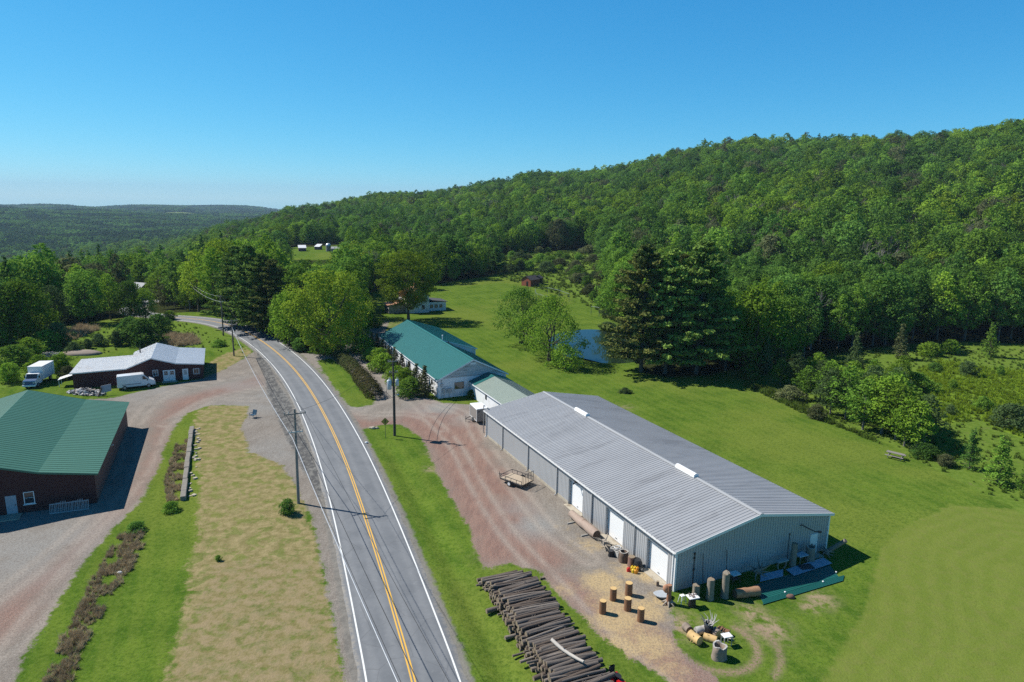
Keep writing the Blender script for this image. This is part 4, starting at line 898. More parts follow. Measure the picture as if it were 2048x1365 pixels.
def metal_building():
    W, L, HE, HR = 18.5, 42.75, 3.95, 5.62
    t = thing('metal_building', 'long light grey metal building with ribbed grey roof and three white overhead doors', 'building', (MX, MY, 0), MB_RZ)
    # shell as one closed wall body with doorways left open on the yard side
    doors = [(1.03, 4.12), (7.93, 11.12), (15.65, 18.75)]; DH = 3.12; D = .42
    wl = MB()
    ys = [0] + [q for d in doors for q in d] + [L]
    for i in range(0, len(ys), 2): wl.box(0, .2, ys[i], ys[i + 1], -.6, HE - .06)
    for a, b in doors: wl.box(0, .2, a, b, DH, HE - .06)
    wl.box(W - .2, W, 0, L, -.6, HE - .06)
    for y0 in (0, L - .2):
        wl.prism([(.2, -.6), (W - .2, -.6), (W - .2, HE - .06), (W / 2, HR - .08), (.2, HE - .06)], (0, y0, 0), ((1, 0, 0), (0, 0, 1)), (0, .2, 0))
    r = MB()
    def door_at(s): return any(a - .1 < s < b + .1 for a, b in doors)
    def wallribs(mb):
        k = int(L / .305)
        for i in range(k + 1):
            y = i * L / k; z0 = DH + .12 if door_at(y) else .0
            if y > 19: z0 = .0
            mb.box(-.02, .002, y - .025, y + .03, z0, HE - .08)
        k = int(W / .305)
        for i in range(k + 1):
            x = i * W / k; zt = HE - .1 + (HR - HE) * (1 - abs(x - W / 2) / (W / 2))
            if not 16.05 < x < 17.15: mb.box(x - .03, x + .03, -.035, .002, 0, zt)
            else: mb.box(x - .03, x + .03, -.035, .002, 2.12, zt)
            mb.box(x - .03, x + .03, L - .002, L + .035, 0, zt)
        return mb
    wallribs(wl)
    wl.build('wall', WALL_GREY, t)
    # roof slopes
    ov = .28
    for sgn, nm in ((-1, 0), (1, 1)):
        a = np.array([W / 2, -ov, HR]); e = np.array([(-ov if sgn < 0 else W + ov), -ov, HE - (HR - HE) / (W / 2) * ov]); v = e - a; n = unit(np.cross(v, (0, 1, 0))); n = n if n[2] > 0 else -n
        m = MB(); m.slab(a - n * .07, v, (0, L + 2 * ov, 0), n * .07)
        ribs(m, a + v * .002, (0, 1, 0), L + 2 * ov, v * .996, n, .39, .05, .032); o = m.build('roof', METAL_ROOF if sgn > 0 else METAL_ROOF, t); o['label'] = 'sunlit ribbed roof slope above the overhead doors' if sgn < 0 else 'ribbed roof slope facing the lawn'
        if sgn < 0:
            lp = MB()
            for k_ in (.26, .5, .74): p_ = a + v * k_ + n * .001; lp.slab(p_ + np.array([0, L * .5, 0]), unit(v) * .09, (0, L * .5 + ov, 0), n * .006)
            for yy_ in (.62, .74, .87): lp.slab(a + v * .002 + np.array([0, L * yy_, 0]) + n * .0012, v * .996, (0, .16, 0), n * .012)
            lp.build('lap_seam', METAL_ROOF_OLD, t)
    rc = MB(); rc.prism([(-.26, -.035), (0, .035), (.26, -.035), (.26, -.015), (0, .06), (-.26, -.015)], (W / 2, -ov, HR + .03), ((1, 0, 0), (0, 0, 1)), (0, L + 2 * ov, 0)); rc.build('ridge_cap', METAL_ROOF_OLD, t)
    for y0 in (8.8, 30.4):
        m = MB(); m.prism([(-.30, -.05), (-.24, .26), (-.1, .34), (.1, .34), (.24, .26), (.30, -.05)], (W / 2, y0, HR + .05), ((1, 0, 0), (0, 0, 1)), (0, 3.05, 0)); m.box(W / 2 - .31, W / 2 + .31, y0 - .03, y0, HR, HR + .33); m.build('ridge_vent', TRIM, t)
    # rake trim, corner trim, eave gutter
    for y0 in (-ov - .03, L + ov):
        for sgn in (-1, 1):
            a = np.array([W / 2, y0, HR + .04]); e = np.array([-ov if sgn < 0 else W + ov, y0, HE - .05 + .04]); n = np.array([0, 0, -1.]); MB().slab(a, e - a, (0, .035, 0), (0, 0, -.26)).build('rake_trim', TRIM, t)
    cb = MB()
    for x0 in (-.06, W - .12): cb.box(x0, x0 + .18, -.06, .14, 0, HE - .05)
    cb.box(-.06, .12, L - .14, L + .06, 0, HE - .05); cb.build('corner_trim', TRIM, t)
    g = MB(); g.box(-ov - .15, -ov - .13, -ov, L + ov, HE - .2, HE - .06); g.box(-ov - .15, -ov - .005, -ov, L + ov, HE - .21, HE - .195); g.box(-ov - .02, -ov, -ov, L + ov, HE - .2, HE - .09)
    k = 60
    for i in range(k): y = (i + .5) * (L) / k; g.box(-ov - .15, -ov + .02, y - .02, y + .02, HE - .075, HE - .055)
    g.build('gutter', TRIM, t)
    for y in (.22, 6.0, 13.7, 21.4, 29.0, 36.9, 42.6):
        d = MB(); d.box(-.16, -.06, y - .05, y + .05, .12, HE - .4); d.tube([(-.11, y, HE - .42), (-ov - .07, y, HE - .2)], .05, 6); d.tube([(-.11, y, .15), (-.35, y, .03)], .05, 6); d.build('downspout', TRIM if y in (.22, 42.6) else WALL_GREY, t)
    f = MB()
    ys2 = [-.05] + [q for d in doors for q in d] + [L + .05]
    for i in range(0, len(ys2), 2): f.box(-.03, .25, ys2[i], ys2[i + 1], -.7, -.005 if ys2[i] < 18 else .32)
    for a, b in doors: f.box(-.55, .25, a - .1, b + .1, -.3, .05)
    f.box(.25, W + .03, -.03, .25, -.7, -.01); f.box(W - .2, W + .03, .25, L, -.7, -.01); f.build('foundation', CONC, t)
    for a, b in doors:
        d = MB(); n = 46; pr = []
        for i in range(n + 1):
            z = .05 + (DH - .05) * i / n; pr.append((.30 + (.012 if i % 2 else 0), z))
        pr = pr + [(.36, DH), (.36, .05)]
        d.prism(pr, (0, a + .02, 0), ((1, 0, 0), (0, 0, 1)), (0, b - a - .04, 0)); o = fixnorm(d.build('overhead_door', DOORW, t)); h = MB(); h.box(.26, .30, (a + b) / 2 - .12, (a + b) / 2 + .12, .28, .34); h.build('handle', STEEL, o)
        j = MB(); j.box(-.02, .36, a - .09, a + .012, .0, DH + .1); j.box(-.02, .36, b - .012, b + .09, .0, DH + .1); j.box(-.02, .36, a + .012, b - .012, DH - .012, DH + .1); j.build('door_frame', WALL_GREY, t)
    d = MB(); d.box(16.18, 17.05, -.05, .0, .02, 2.0); o = d.build('door', DOORW, t); k_ = MB(); k_.sphere((16.27, -.08, 1.0), .04); k_.build('handle', STEEL, o); j = MB(); j.box(16.1, 16.18, -.07, 0, 0, 2.08); j.box(17.05, 17.13, -.07, 0, 0, 2.08); j.box(16.18, 17.05, -.07, 0, 2.0, 2.08); j.build('door_frame', TRIM, t)
    s = MB(); s.box(15.9, 17.3, -.9, -.06, -.1, .03); s.build('doorstep', CONC, t)
    m = MB(); m.tube([(14.6, -.05, 3.35), (14.6, -.25, 3.5), (14.9, -.75, 3.3), (15.35, -1.15, 3.1), (15.75, -1.25, 3.05)], .055, 7); m.tube([(15.6, -1.25, 3.1), (15.95, -1.25, 3.0)], [.09, .13], 8); m.build('wall_light', STEEL, t)
    m = MB(); m.tube([(2.0, -.06, .2), (2.0, -.06, 3.2)], .03, 6); m.box(1.93, 2.07, -.12, -.04, 1.6, 1.8); m.box(1.93, 2.07, -.12, -.04, 3.1, 3.3); m.box(1.9, 2.1, -.1, -.04, 2.7, 2.84); m.build('conduit', STEEL, t)
    m = MB(); m.tube([(13.3, -.06, .1), (13.3, -.06, 2.75)], .025, 6); m.box(13.23, 13.37, -.1, -.04, 2.7, 2.8); m.build('conduit', STEEL, t)
    m = MB(); m.box(-.24, -.04, 16.9, 17.2, 3.3, 3.55); m.tube([(-.1, 17.05, 3.35), (-.5, 17.0, 3.2)], [.05, .1], 8); m.build('flood_light', STEEL, t)
    m = MB()
    for yy in (43.1, 44.4): m.tube([(.2, yy, .0), (.2, yy, 4.05), (.2, yy - .12, 4.22), (.2, yy - .32, 4.28), (.2, yy - .46, 4.2), (.2, yy - .48, 4.05)], .06, 7)
    m.build('vent_pipe', mat('galvanised pipe', (.35, .36, .37), .4, .5), t)
metal_building()

TEAL = mat('teal metal roof', (.010, .135, .125), .45, .05, .05, .35, spec=.45); TEALD = TEAL
SAGE = mat('sage green metal roof', (.27, .32, .27), .5, .05, .05, .4)
BOARD = mat('peeling grey clapboard', (.50, .50, .50), .85, 0, .22, 2.0, .4, 20, (.3, 1, 2.5), dirt=(.24, .22, .2))
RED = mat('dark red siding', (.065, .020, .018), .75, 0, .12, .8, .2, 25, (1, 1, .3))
BROWNW = mat('sunlit red brown siding', (.15, .075, .06), .8, 0, .15, .8, .2, 25)  # browner copy of the barn siding, sunlight on the side wall put into its colour
def window(parent, x, z, w, h, y, t_, mats=(None, None), rows=2, cols=2, side=-1):
    """a window lying in the plane y = const"""
    fr, gl = mats; d = side
    f = MB(); e = .07; y0, y1 = sorted((y, y + d * .06))
    f.box(x, x + w, y0, y1, z, z + e); f.box(x, x + w, y0, y1, z + h - e, z + h); f.box(x, x + e, y0, y1, z + e, z + h - e); f.box(x + w - e, x + w, y0, y1, z + e, z + h - e)
    o = f.build('window', fr or TRIM, parent); g = MB(); y2, y3 = sorted((y + d * .005, y + d * .02)); g.box(x + e, x + w - e, y2, y3, z + e, z + h - e); g.build('pane', gl or GLASS, o)
    m = MB(); y4, y5 = sorted((y + d * .02, y + d * .045))
    for i in range(1, cols): m.box(x + w * i / cols - .015, x + w * i / cols + .015, y4, y5, z + e, z + h - e)
    for i in range(1, rows): m.box(x + e, x + w - e, y4 + .001, y5 - .001, z + h * i / rows - .015, z + h * i / rows + .015)
    m.build('glazing_bar', fr or TRIM, o); return o
def teal_house():
    # frame shared with the metal building
    t = thing('teal_roofed_house', 'long white building under a bright teal metal roof with evergreens along it', 'building', (*F0(-.4, 63.3), 0), MB_RZ)
    W, L, HE, HR = 12.6, 41.0, 3.45, 6.45; sl = (HR - HE) / (W / 2)
    w = MB(); w.box(0, .2, 0, L, -.4, HE); w.box(W - .2, W, 0, L, -.4, HE); w.box(.2, W - .2, .0, .2, -.4, HE - .02); w.box(.2, W - .2, L - .2, L, -.4, HE); w.build('wall', WHITEP, t)
    gb = MB(); gb.prism([(.02, 0), (W - .02, 0), (W / 2, HR - HE - .12)], (0, -.02, HE), ((1, 0, 0), (0, 0, 1)), (0, .2, 0)); gb.prism([(.02, 0), (W - .02, 0), (W / 2, HR - HE - .12)], (0, L - .18, HE), ((1, 0, 0), (0, 0, 1)), (0, .2, 0))
    for i in range(14):
        z = HE + .06 + i * .2; hw = (HR - .15 - z) / sl
        if hw > .2: gb.slab((W / 2 - hw, -.022, z), (2 * hw, 0, 0), (0, 0, .17), (0, -.035, 0))
    gb.build('gable', BOARD, t)
    vb = MB(); vb.rbox((W / 2, -.1, HR - .95), 1.1, .08, .35); vb.build('gable_vent', WHITEP, t)
    ov = .35
    for sgn in (-1, 1):
        a = np.array([W / 2, -ov, HR]); e = np.array([(-ov if sgn < 0 else W + ov), -ov, HE - sl * ov]); v = e - a; n = unit(np.cross(v, (0, 1, 0))); n = n if n[2] > 0 else -n
        m = MB(); m.slab(a - n * .08, v, (0, L + 2 * ov, 0), n * .08); ribs(m, a + v * .004, (0, 1, 0), L + 2 * ov, v * .99, n, .46, .045, .03); m.build('roof', TEAL, t)
    rc = MB(); rc.prism([(-.22, -.06), (0, .03), (.22, -.06), (.22, -.04), (0, .055), (-.22, -.04)], (W / 2, -ov, HR + .03), ((1, 0, 0), (0, 0, 1)), (0, L + 2 * ov, 0)); rc.build('ridge_cap', TEAL, t)
    for y0 in (-ov - .03, L + ov):
        for sgn in (-1, 1): a = np.array([W / 2, y0, HR + .02]); e = np.array([-ov if sgn < 0 else W + ov, y0, HE - sl * ov + .02]); MB().slab(a, e - a, (0, .03, 0), (0, 0, -.24)).build('rake_trim', WHITEP, t)
    MB().box(-ov - .03, -ov, -ov, L + ov, HE - sl * ov - .2, HE - sl * ov + .0).build('fascia', WHITEP, t)
    # raised rear part on the lawn side with a shallower roof
    y0, y1 = 17.0, L + .2; a = np.array([W / 2 + .1, y0 - .25, HR + .10]); e = np.array([W + 1.2, y0 - .25, HR - 2.15]); v = e - a; n = unit(np.cross(v, (0, 1, 0))); n = n if n[2] > 0 else -n
    rw = MB(); rw.prism([(W / 2 + .25, HR - .35), (W + .9, HE - 1.2), (W + .9, HR - 2.1), (W / 2 + .25, HR - .02)], (0, y0, 0), ((1, 0, 0), (0, 0, 1)), (0, .15, 0)); rw.box(W + .75, W + .9, y0 + .15, y1, -.4, HR - 2.15); rw.box(W - .1, W + .75, y0, y0 + .15, -.4, HE); fixnorm(rw.build('raised_wall', WHITEP, t))
    m = MB(); m.slab(a - n * .08, v, (0, y1 - y0 + .5, 0), n * .08); ribs(m, a + v * .004, (0, 1, 0), y1 - y0 + .5, v * .99, n, .46, .045, .03); m.build('roof', TEAL, t)
    MB().slab(a + np.array([0, -.03, .02]), v, (0, .03, 0), (0, 0, -.22)).build('rake_trim', WHITEP, t)
    m = MB(); m.tube([(W / 2 + .45, 17.6, HR - .2), (W / 2 + .45, 17.6, HR + .75)], .09, 8); m.tube([(W / 2 + .45, 17.6, HR + .7), (W / 2 + .45, 17.6, HR + .9)], .13, 8); m.build('vent_pipe', TRIM, t)
    m = MB(); m.tube([(W / 2 + 1.2, 16.2, HR - .8), (W / 2 + 1.2, 16.2, HR - .1)], .09, 8); m.build('stove_pipe', STEEL, t)
    window(t, 2.9, 1.35, 1.75, 1.25, 0, t, (mat('tan window frame', (.30, .27, .22), .6), None), 2, 2)
    EL = mat('grey electrical box', (.38, .40, .42), .5, .2, .05)
    m = MB(); m.rbox((1.9, -.17, .95), .8, .26, .75); m.build('meter_box', EL, t); m = MB(); m.rbox((.95, -.15, .95), .4, .2, .8); m.build('meter_box', EL, t)
    m = MB(); m.rbox((.55, -.14, 2.1), .35, .18, .5); m.build('meter_box', EL, t)
    m = MB(); m.tube([(.55, -.12, 2.6), (.55, -.12, 3.3)], .05, 6); m.tube([(.95, -.12, 0), (.95, -.12, .95)], .04, 6); m.tube([(1.9, -.12, 0), (1.9, -.12, .95)], .04, 6); m.tube([(.95, -.12, 1.75), (.95, -.12, 2.0), (2.6, -.12, 2.0)], .035, 6); m.tube([(.55, -.12, 2.1), (.55, -.12, .1)], .03, 6); m.build('conduit', EL, t)
    for i in range(9): window(t, 0, 0, .9, .7, 0, t) if False else None
    for i in range(8):
        f = MB(); y = 3 + i * 4.6; f.box(-.05, 0, y, y + 1.0, 1.6, 2.6); o = f.build('window', TRIM, t); MB().box(-.06, -.045, y + .08, y + .92, 1.68, 2.52).build('pane', GLASS, o)
teal_house()
def annex():
    t = thing('white_annex', 'low white annex under a sage green metal roof between the grey and teal-roofed buildings', 'building', (*F0(5.3, 42.9), 0), MB_RZ)
    W, L, HE, HR = 6.7, 19.9, 2.65, 3.85; sl = (HR - HE) / (W / 2)
    w = MB(); w.box(0, .18, 0, L, -.4, HE); w.box(W - .18, W, 0, L, -.4, HE)
    for y in (0, L - .18): w.prism([(.18, -.4), (W - .18, -.4), (W - .18, HE), (W / 2, HR - .1), (.18, HE)], (0, y, 0), ((1, 0, 0), (0, 0, 1)), (0, .18, 0))
    w.build('wall', WHITEP, t)
    ov = .3
    for (ya, yb, m_) in ((-.0, L - 2.6, SAGE), (L - 2.6, L + .25, TEAL)):
        for sgn in (-1, 1):
            a = np.array([W / 2, ya, HR]); e = np.array([(-ov if sgn < 0 else W + ov), ya, HE - sl * ov]); v = e - a; n = unit(np.cross(v, (0, 1, 0))); n = n if n[2] > 0 else -n
            lift = .03 if m_ is TEAL else 0
            m = MB(); m.slab(a - n * (.06 - lift), v, (0, yb - ya, 0), n * .06); ribs(m, a + n * lift + v * .004, (0, 1, 0), yb - ya, v * .99, n, .3, .04, .025); m.build('roof', m_ if (m_ is TEAL or sgn < 0) else SAGE, t)
    MB().box(-ov - .03, -ov, 0, L - .2, HE - sl * ov - .16, HE - sl * ov + .02).build('fascia', WHITEP, t)
    f = MB(); f.box(-.05, 0, 2.6, 3.6, .05, 2.1); o = f.build('door', mat('grey blue door', (.20, .26, .32), .5), t); MB().box(-.06, -.045, 2.8, 3.4, 1.1, 1.9).build('pane', GLASS, o)
    f = MB(); f.box(-.05, 0, 12.6, 13.2, 1.3, 2.2); o = f.build('window', STEEL, t); MB().box(-.06, -.045, 12.67, 13.13, 1.37, 2.13).build('pane', GLASS, o)
annex()

def red_shop():
    t = thing('red_shop_building', 'dark red building with a white metal roof at the back of the gravel lot', 'building', (-76.4, 112.7, 0), R_(23.5))
    W = 20.6; K, RX = 8.2, 12.3; ze, zk, zr, ze2, zk2, xk2 = 2.85, 3.0, 4.6, 2.9, 3.35, 16.2
    sec = [(0, ze), (K, zk), (RX, zr), (xk2, zk2), (W, ze2)]
    D1, D2 = 10.8, 13.6
    w = MB()
    w.prism([(0, -.6), (W, -.6), (W, ze2 - .06), (xk2, zk2 - .06), (RX, zr - .08), (K, zk - .06), (0, ze - .06)], (0, 0, 0), ((1, 0, 0), (0, 0, 1)), (0, .2, 0))
    w.box(0, .2, .2, D1 - .2, -.6, ze - .06); w.box(0, K, D1 - .2, D1, -.6, ze - .06); w.box(K, K + .2, D1, D2, -.6, zk - .06); w.box(W - .2, W, .2, D2, -.6, ze2 - .08)
    w.prism([(K + .2, -.6), (W - .2, -.6), (W - .2, ze2 - .06), (xk2, zk2 - .06), (RX, zr - .08), (K + .2, zk - .06)], (0, D2 - .2, 0), ((1, 0, 0), (0, 0, 1)), (0, .2, 0)); fixnorm(w.build('wall', RED, t))
    WR = mat('white metal roof', (.74, .74, .73), .45, .05, .04, .5, dirt=(.66, .63, .60)); WB = mat('bluish white metal roof', (.60, .64, .68), .4, .15, .04, .5)
    ov = .35
    def sl(x0, z0, x1, z1, y0, y1, m_, nm='roof'):
        a = np.array([x0, y0, z0]); v = np.array([x1 - x0, 0, z1 - z0]); n = unit(np.cross(v, (0, 1, 0))); n = n if n[2] > 0 else -n
        m = MB(); m.slab(a - n * .06, v, (0, y1 - y0, 0), n * .06); ribs(m, a + v * .003, (0, 1, 0), y1 - y0, v * .994, n, .305, .05, .028); return m.build(nm, m_, t)
    sl(-ov, ze - .005, K, zk, -ov, D1 + ov, WR); sl(K, zk, RX, zr, -ov, D2 + ov, WR); sl(RX, zr, xk2, zk2, -ov, D2 + ov, WB); sl(xk2, zk2, W + ov, ze2 - .04, -ov, D2 + ov, WB)
    for (a, b) in (((-ov, ze), (K, zk)), ((K, zk), (RX, zr)), ((RX, zr), (xk2, zk2)), ((xk2, zk2), (W + ov, ze2 - .04))):
        MB().slab((a[0], -ov - .03, a[1] + .02), (b[0] - a[0], 0, b[1] - a[1]), (0, .03, 0), (0, 0, -.2)).build('rake_trim', WR, t)
    # openings on the front
    window(t, 12.35, 1.15, .9, 1.15, 0, t, rows=2, cols=2)
    for x in (14.0, 15.0):
        d = MB(); d.box(x, x + .98, -.06, 0, .05, 2.1); o = d.build('door', DOORW, t); g = MB(); g.box(x + .2, x + .78, -.075, -.055, 1.2, 1.9); g.build('pane', GLASS, o)
        b = MB(); b.box(x + .47, x + .5, -.09, -.074, 1.2, 1.9); b.box(x + .2, x + .78, -.088, -.074, 1.54, 1.57); b.build('glazing_bar', DOORW, o)
    d = MB(); d.box(17.2, 18.15, -.06, 0, .05, 2.1); o = d.build('door', DOORW, t); MB().box(17.4, 17.95, -.075, -.055, 1.0, 1.9).build('pane', mat('pale curtain glass', (.40, .42, .42), .3), o)
    window(t, 19.0, .95, 1.0, 1.05, 0, t, rows=1, cols=2); s = MB(); s.box(18.72, 18.98, -.05, 0, .9, 2.05); s.box(20.02, 20.28, -.05, 0, .9, 2.05); s.build('shutter', STEEL, t)
    s = MB(); s.box(13.8, 16.3, -1.2, -.08, -.1, .08); s.build('doorstep', CONC, t)
    aw = MB(); aw.slab((-2.6, 1.8, 1.3), (2.5, 0, .75), (0, 2.2, 0), (0, 0, .05)); aw.box(-2.5, -2.42, 1.9, 1.98, -.2, 1.3); aw.box(-2.5, -2.42, 3.8, 3.88, -.2, 1.3); aw.build('awning', WR, t)
    m = MB(); m.tube([(9.6, 10.2, 3.6), (9.6, 10.2, 4.5)], .12, 8); m.build('vent_pipe', STEEL, t)
red_shop()

def green_barn():
    rz = R_(23.3); t = thing('green_roofed_barn', 'dark red barn with a wide faded green metal roof beside the gravel lane', 'building', (-45.3, 68.4, 0), rz)
    L = 27.4; W = 22.6; ze, xk, zk, xr, zr = 3.62, -4.9, 4.45, -11.6, 6.55
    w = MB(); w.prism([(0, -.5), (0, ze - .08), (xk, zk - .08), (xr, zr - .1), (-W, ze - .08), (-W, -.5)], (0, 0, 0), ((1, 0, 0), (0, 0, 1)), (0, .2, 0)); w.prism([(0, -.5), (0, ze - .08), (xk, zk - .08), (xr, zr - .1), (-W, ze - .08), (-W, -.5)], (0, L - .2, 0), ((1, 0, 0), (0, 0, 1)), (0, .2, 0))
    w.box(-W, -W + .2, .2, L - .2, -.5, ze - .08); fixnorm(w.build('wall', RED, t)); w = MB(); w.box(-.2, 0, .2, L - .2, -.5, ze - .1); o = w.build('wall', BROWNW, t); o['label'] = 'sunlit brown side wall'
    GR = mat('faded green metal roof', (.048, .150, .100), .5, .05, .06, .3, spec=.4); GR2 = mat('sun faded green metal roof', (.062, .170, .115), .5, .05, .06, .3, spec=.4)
    ov = .45
    def sl(x0, z0, x1, z1, m_):
        a = np.array([x0, -ov, z0]); v = np.array([x1 - x0, 0, z1 - z0]); n = unit(np.cross(v, (0, 1, 0))); n = n if n[2] > 0 else -n
        m = MB(); m.slab(a - n * .06, v, (0, L + 2 * ov, 0), n * .06); ribs(m, a + v * .003, (0, 1, 0), L + 2 * ov, v * .994, n, .61, .04, .03); m.build('roof', m_, t)
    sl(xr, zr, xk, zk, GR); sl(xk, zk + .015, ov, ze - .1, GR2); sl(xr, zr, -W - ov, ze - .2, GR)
    for (a, b) in (((xr, zr), (xk, zk)), ((xk, zk), (ov, ze - .1)), ((xr, zr), (-W - ov, ze - .2))): MB().slab((a[0], -ov - .03, a[1] + .02), (b[0] - a[0], 0, b[1] - a[1]), (0, .03, 0), (0, 0, -.2)).build('rake_trim', GR, t)
    d = MB(); d.box(-8.15, -7.2, -.06, 0, .1, 2.1); o = d.build('door', mat('pale blue grey door', (.34, .38, .42), .6), t); MB().box(-7.36, -7.28, -.1, -.055, 1.0, 1.1).build('handle', STEEL, o)
    window(t, -6.55, .95, .95, 1.35, 0, t, rows=2, cols=1); MB().box(-6.65, -5.5, -.16, -.061, .88, .95).build('sill', TRIM, t)
    s = MB(); s.box(-8.8, -6.8, -1.6, -.1, -.1, .1); s.build('doorstep', CONC, t)
    s = MB(); s.slab((-10.2, -3.2, 0), (0, 3.0, 0), (0, 0, .95), (.12, 0, 0)); s.build('ramp_rail', mat('old grey boards', (.33, .31, .28), .85, 0, .2, 3, .3, 20), t)
    s = MB(); s.tube([(-.0, 12.0, 2.4), (.25, 12.0, 2.5)], [.05, .1], 8); s.build('wall_light', TRIM, t)
green_barn()

def farmhouse():
    x, y = flat(836, 627); t = thing('white_farmhouse', 'white farmhouse half hidden behind the tall lawn tree', 'house', (x, y, Z(x, y)), R_(24))
    BR = mat('orange brown shingle roof', (.30, .15, .08), .8, 0, .15, 2); WS = WHITEP
    w = MB(); w.box(-3.5, 3.5, 0, 9, -.3, 5.0); w.prism([(-3.5, 5.0), (3.5, 5.0), (0, 7.2)], (0, .05, 0), ((1, 0, 0), (0, 0, 1)), (0, 8.9, 0)); w.build('wall', WS, t)
    m = MB()
    for s in (-1, 1): m.slab((0, -.4, 7.35), (s * 4.0, 0, -2.5), (0, 9.8, 0), (0, 0, .12))
    m.build('roof', BR, t); MB().rbox((.4, 4.5, 6.6), .7, .7, 1.9).build('chimney', mat('brick', (.28, .10, .07), .9), t)
    w = MB(); w.box(3.5, 9.5, 2.0, 8, -.3, 2.75); w.build('side_wing', WS, t); m = MB(); m.slab((3.45, 1.6, 3.5), (6.5, 0, -.75), (0, 6.8, 0), (0, 0, .1)); m.build('wing_roof', mat('dark shingle roof', (.07, .07, .075), .85, 0, .1), t)
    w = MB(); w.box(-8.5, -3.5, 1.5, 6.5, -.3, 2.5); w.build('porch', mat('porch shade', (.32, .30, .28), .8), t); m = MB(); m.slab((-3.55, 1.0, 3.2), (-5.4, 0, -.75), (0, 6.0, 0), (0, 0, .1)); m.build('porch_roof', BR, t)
    for z in (1.0, 3.4):
        for xx in (-2.4, 1.2): window(t, xx, z, 1.0, 1.4, 0, t, rows=2, cols=1)
    for xx in (4.3, 5.8, 7.3): window(t, xx, .9, 1.1, 1.2, 2.0, t, rows=2, cols=2)
farmhouse()

def shed(u, v, W, D, H, mcol, lab, rz, door=True, name='garden_shed'):
    x, y = at(u, v); t = thing(name, lab, 'shed', (x, y, Z(x, y)), rz); w = MB(); w.prism([(-W / 2, -.3), (W / 2, -.3), (W / 2, H), (0, H + W * .28), (-W / 2, H)], (0, 0, 0), ((1, 0, 0), (0, 0, 1)), (0, D, 0)); w.build('wall', mcol, t)
    m = MB()
    for s in (-1, 1): m.slab((0, -.25, H + W * .28 + .1), (s * (W / 2 + .3), 0, -(W / 2 + .3) * .56), (0, D + .5, 0), (0, 0, .08))
    m.build('roof', mat('dark shed roof', (.05, .045, .045), .8), t)
    if door: MB().box(.1, .95, -.04, 0, 0, 1.9).build('door', BLACK, t)
shed(1052, 573, 4.4, 6.0, 2.5, mat('orange red shed boards', (.30, .085, .045), .75, 0, .15, 2), 'small orange-red shed with dark door at the far end of the lawn', R_(-38))
shed(1074, 570, 3.0, 3.0, 2.6, mat('dark brown shed boards', (.075, .04, .032), .8, 0, .15, 2), 'dark brown shed just behind the orange-red shed', R_(-18))
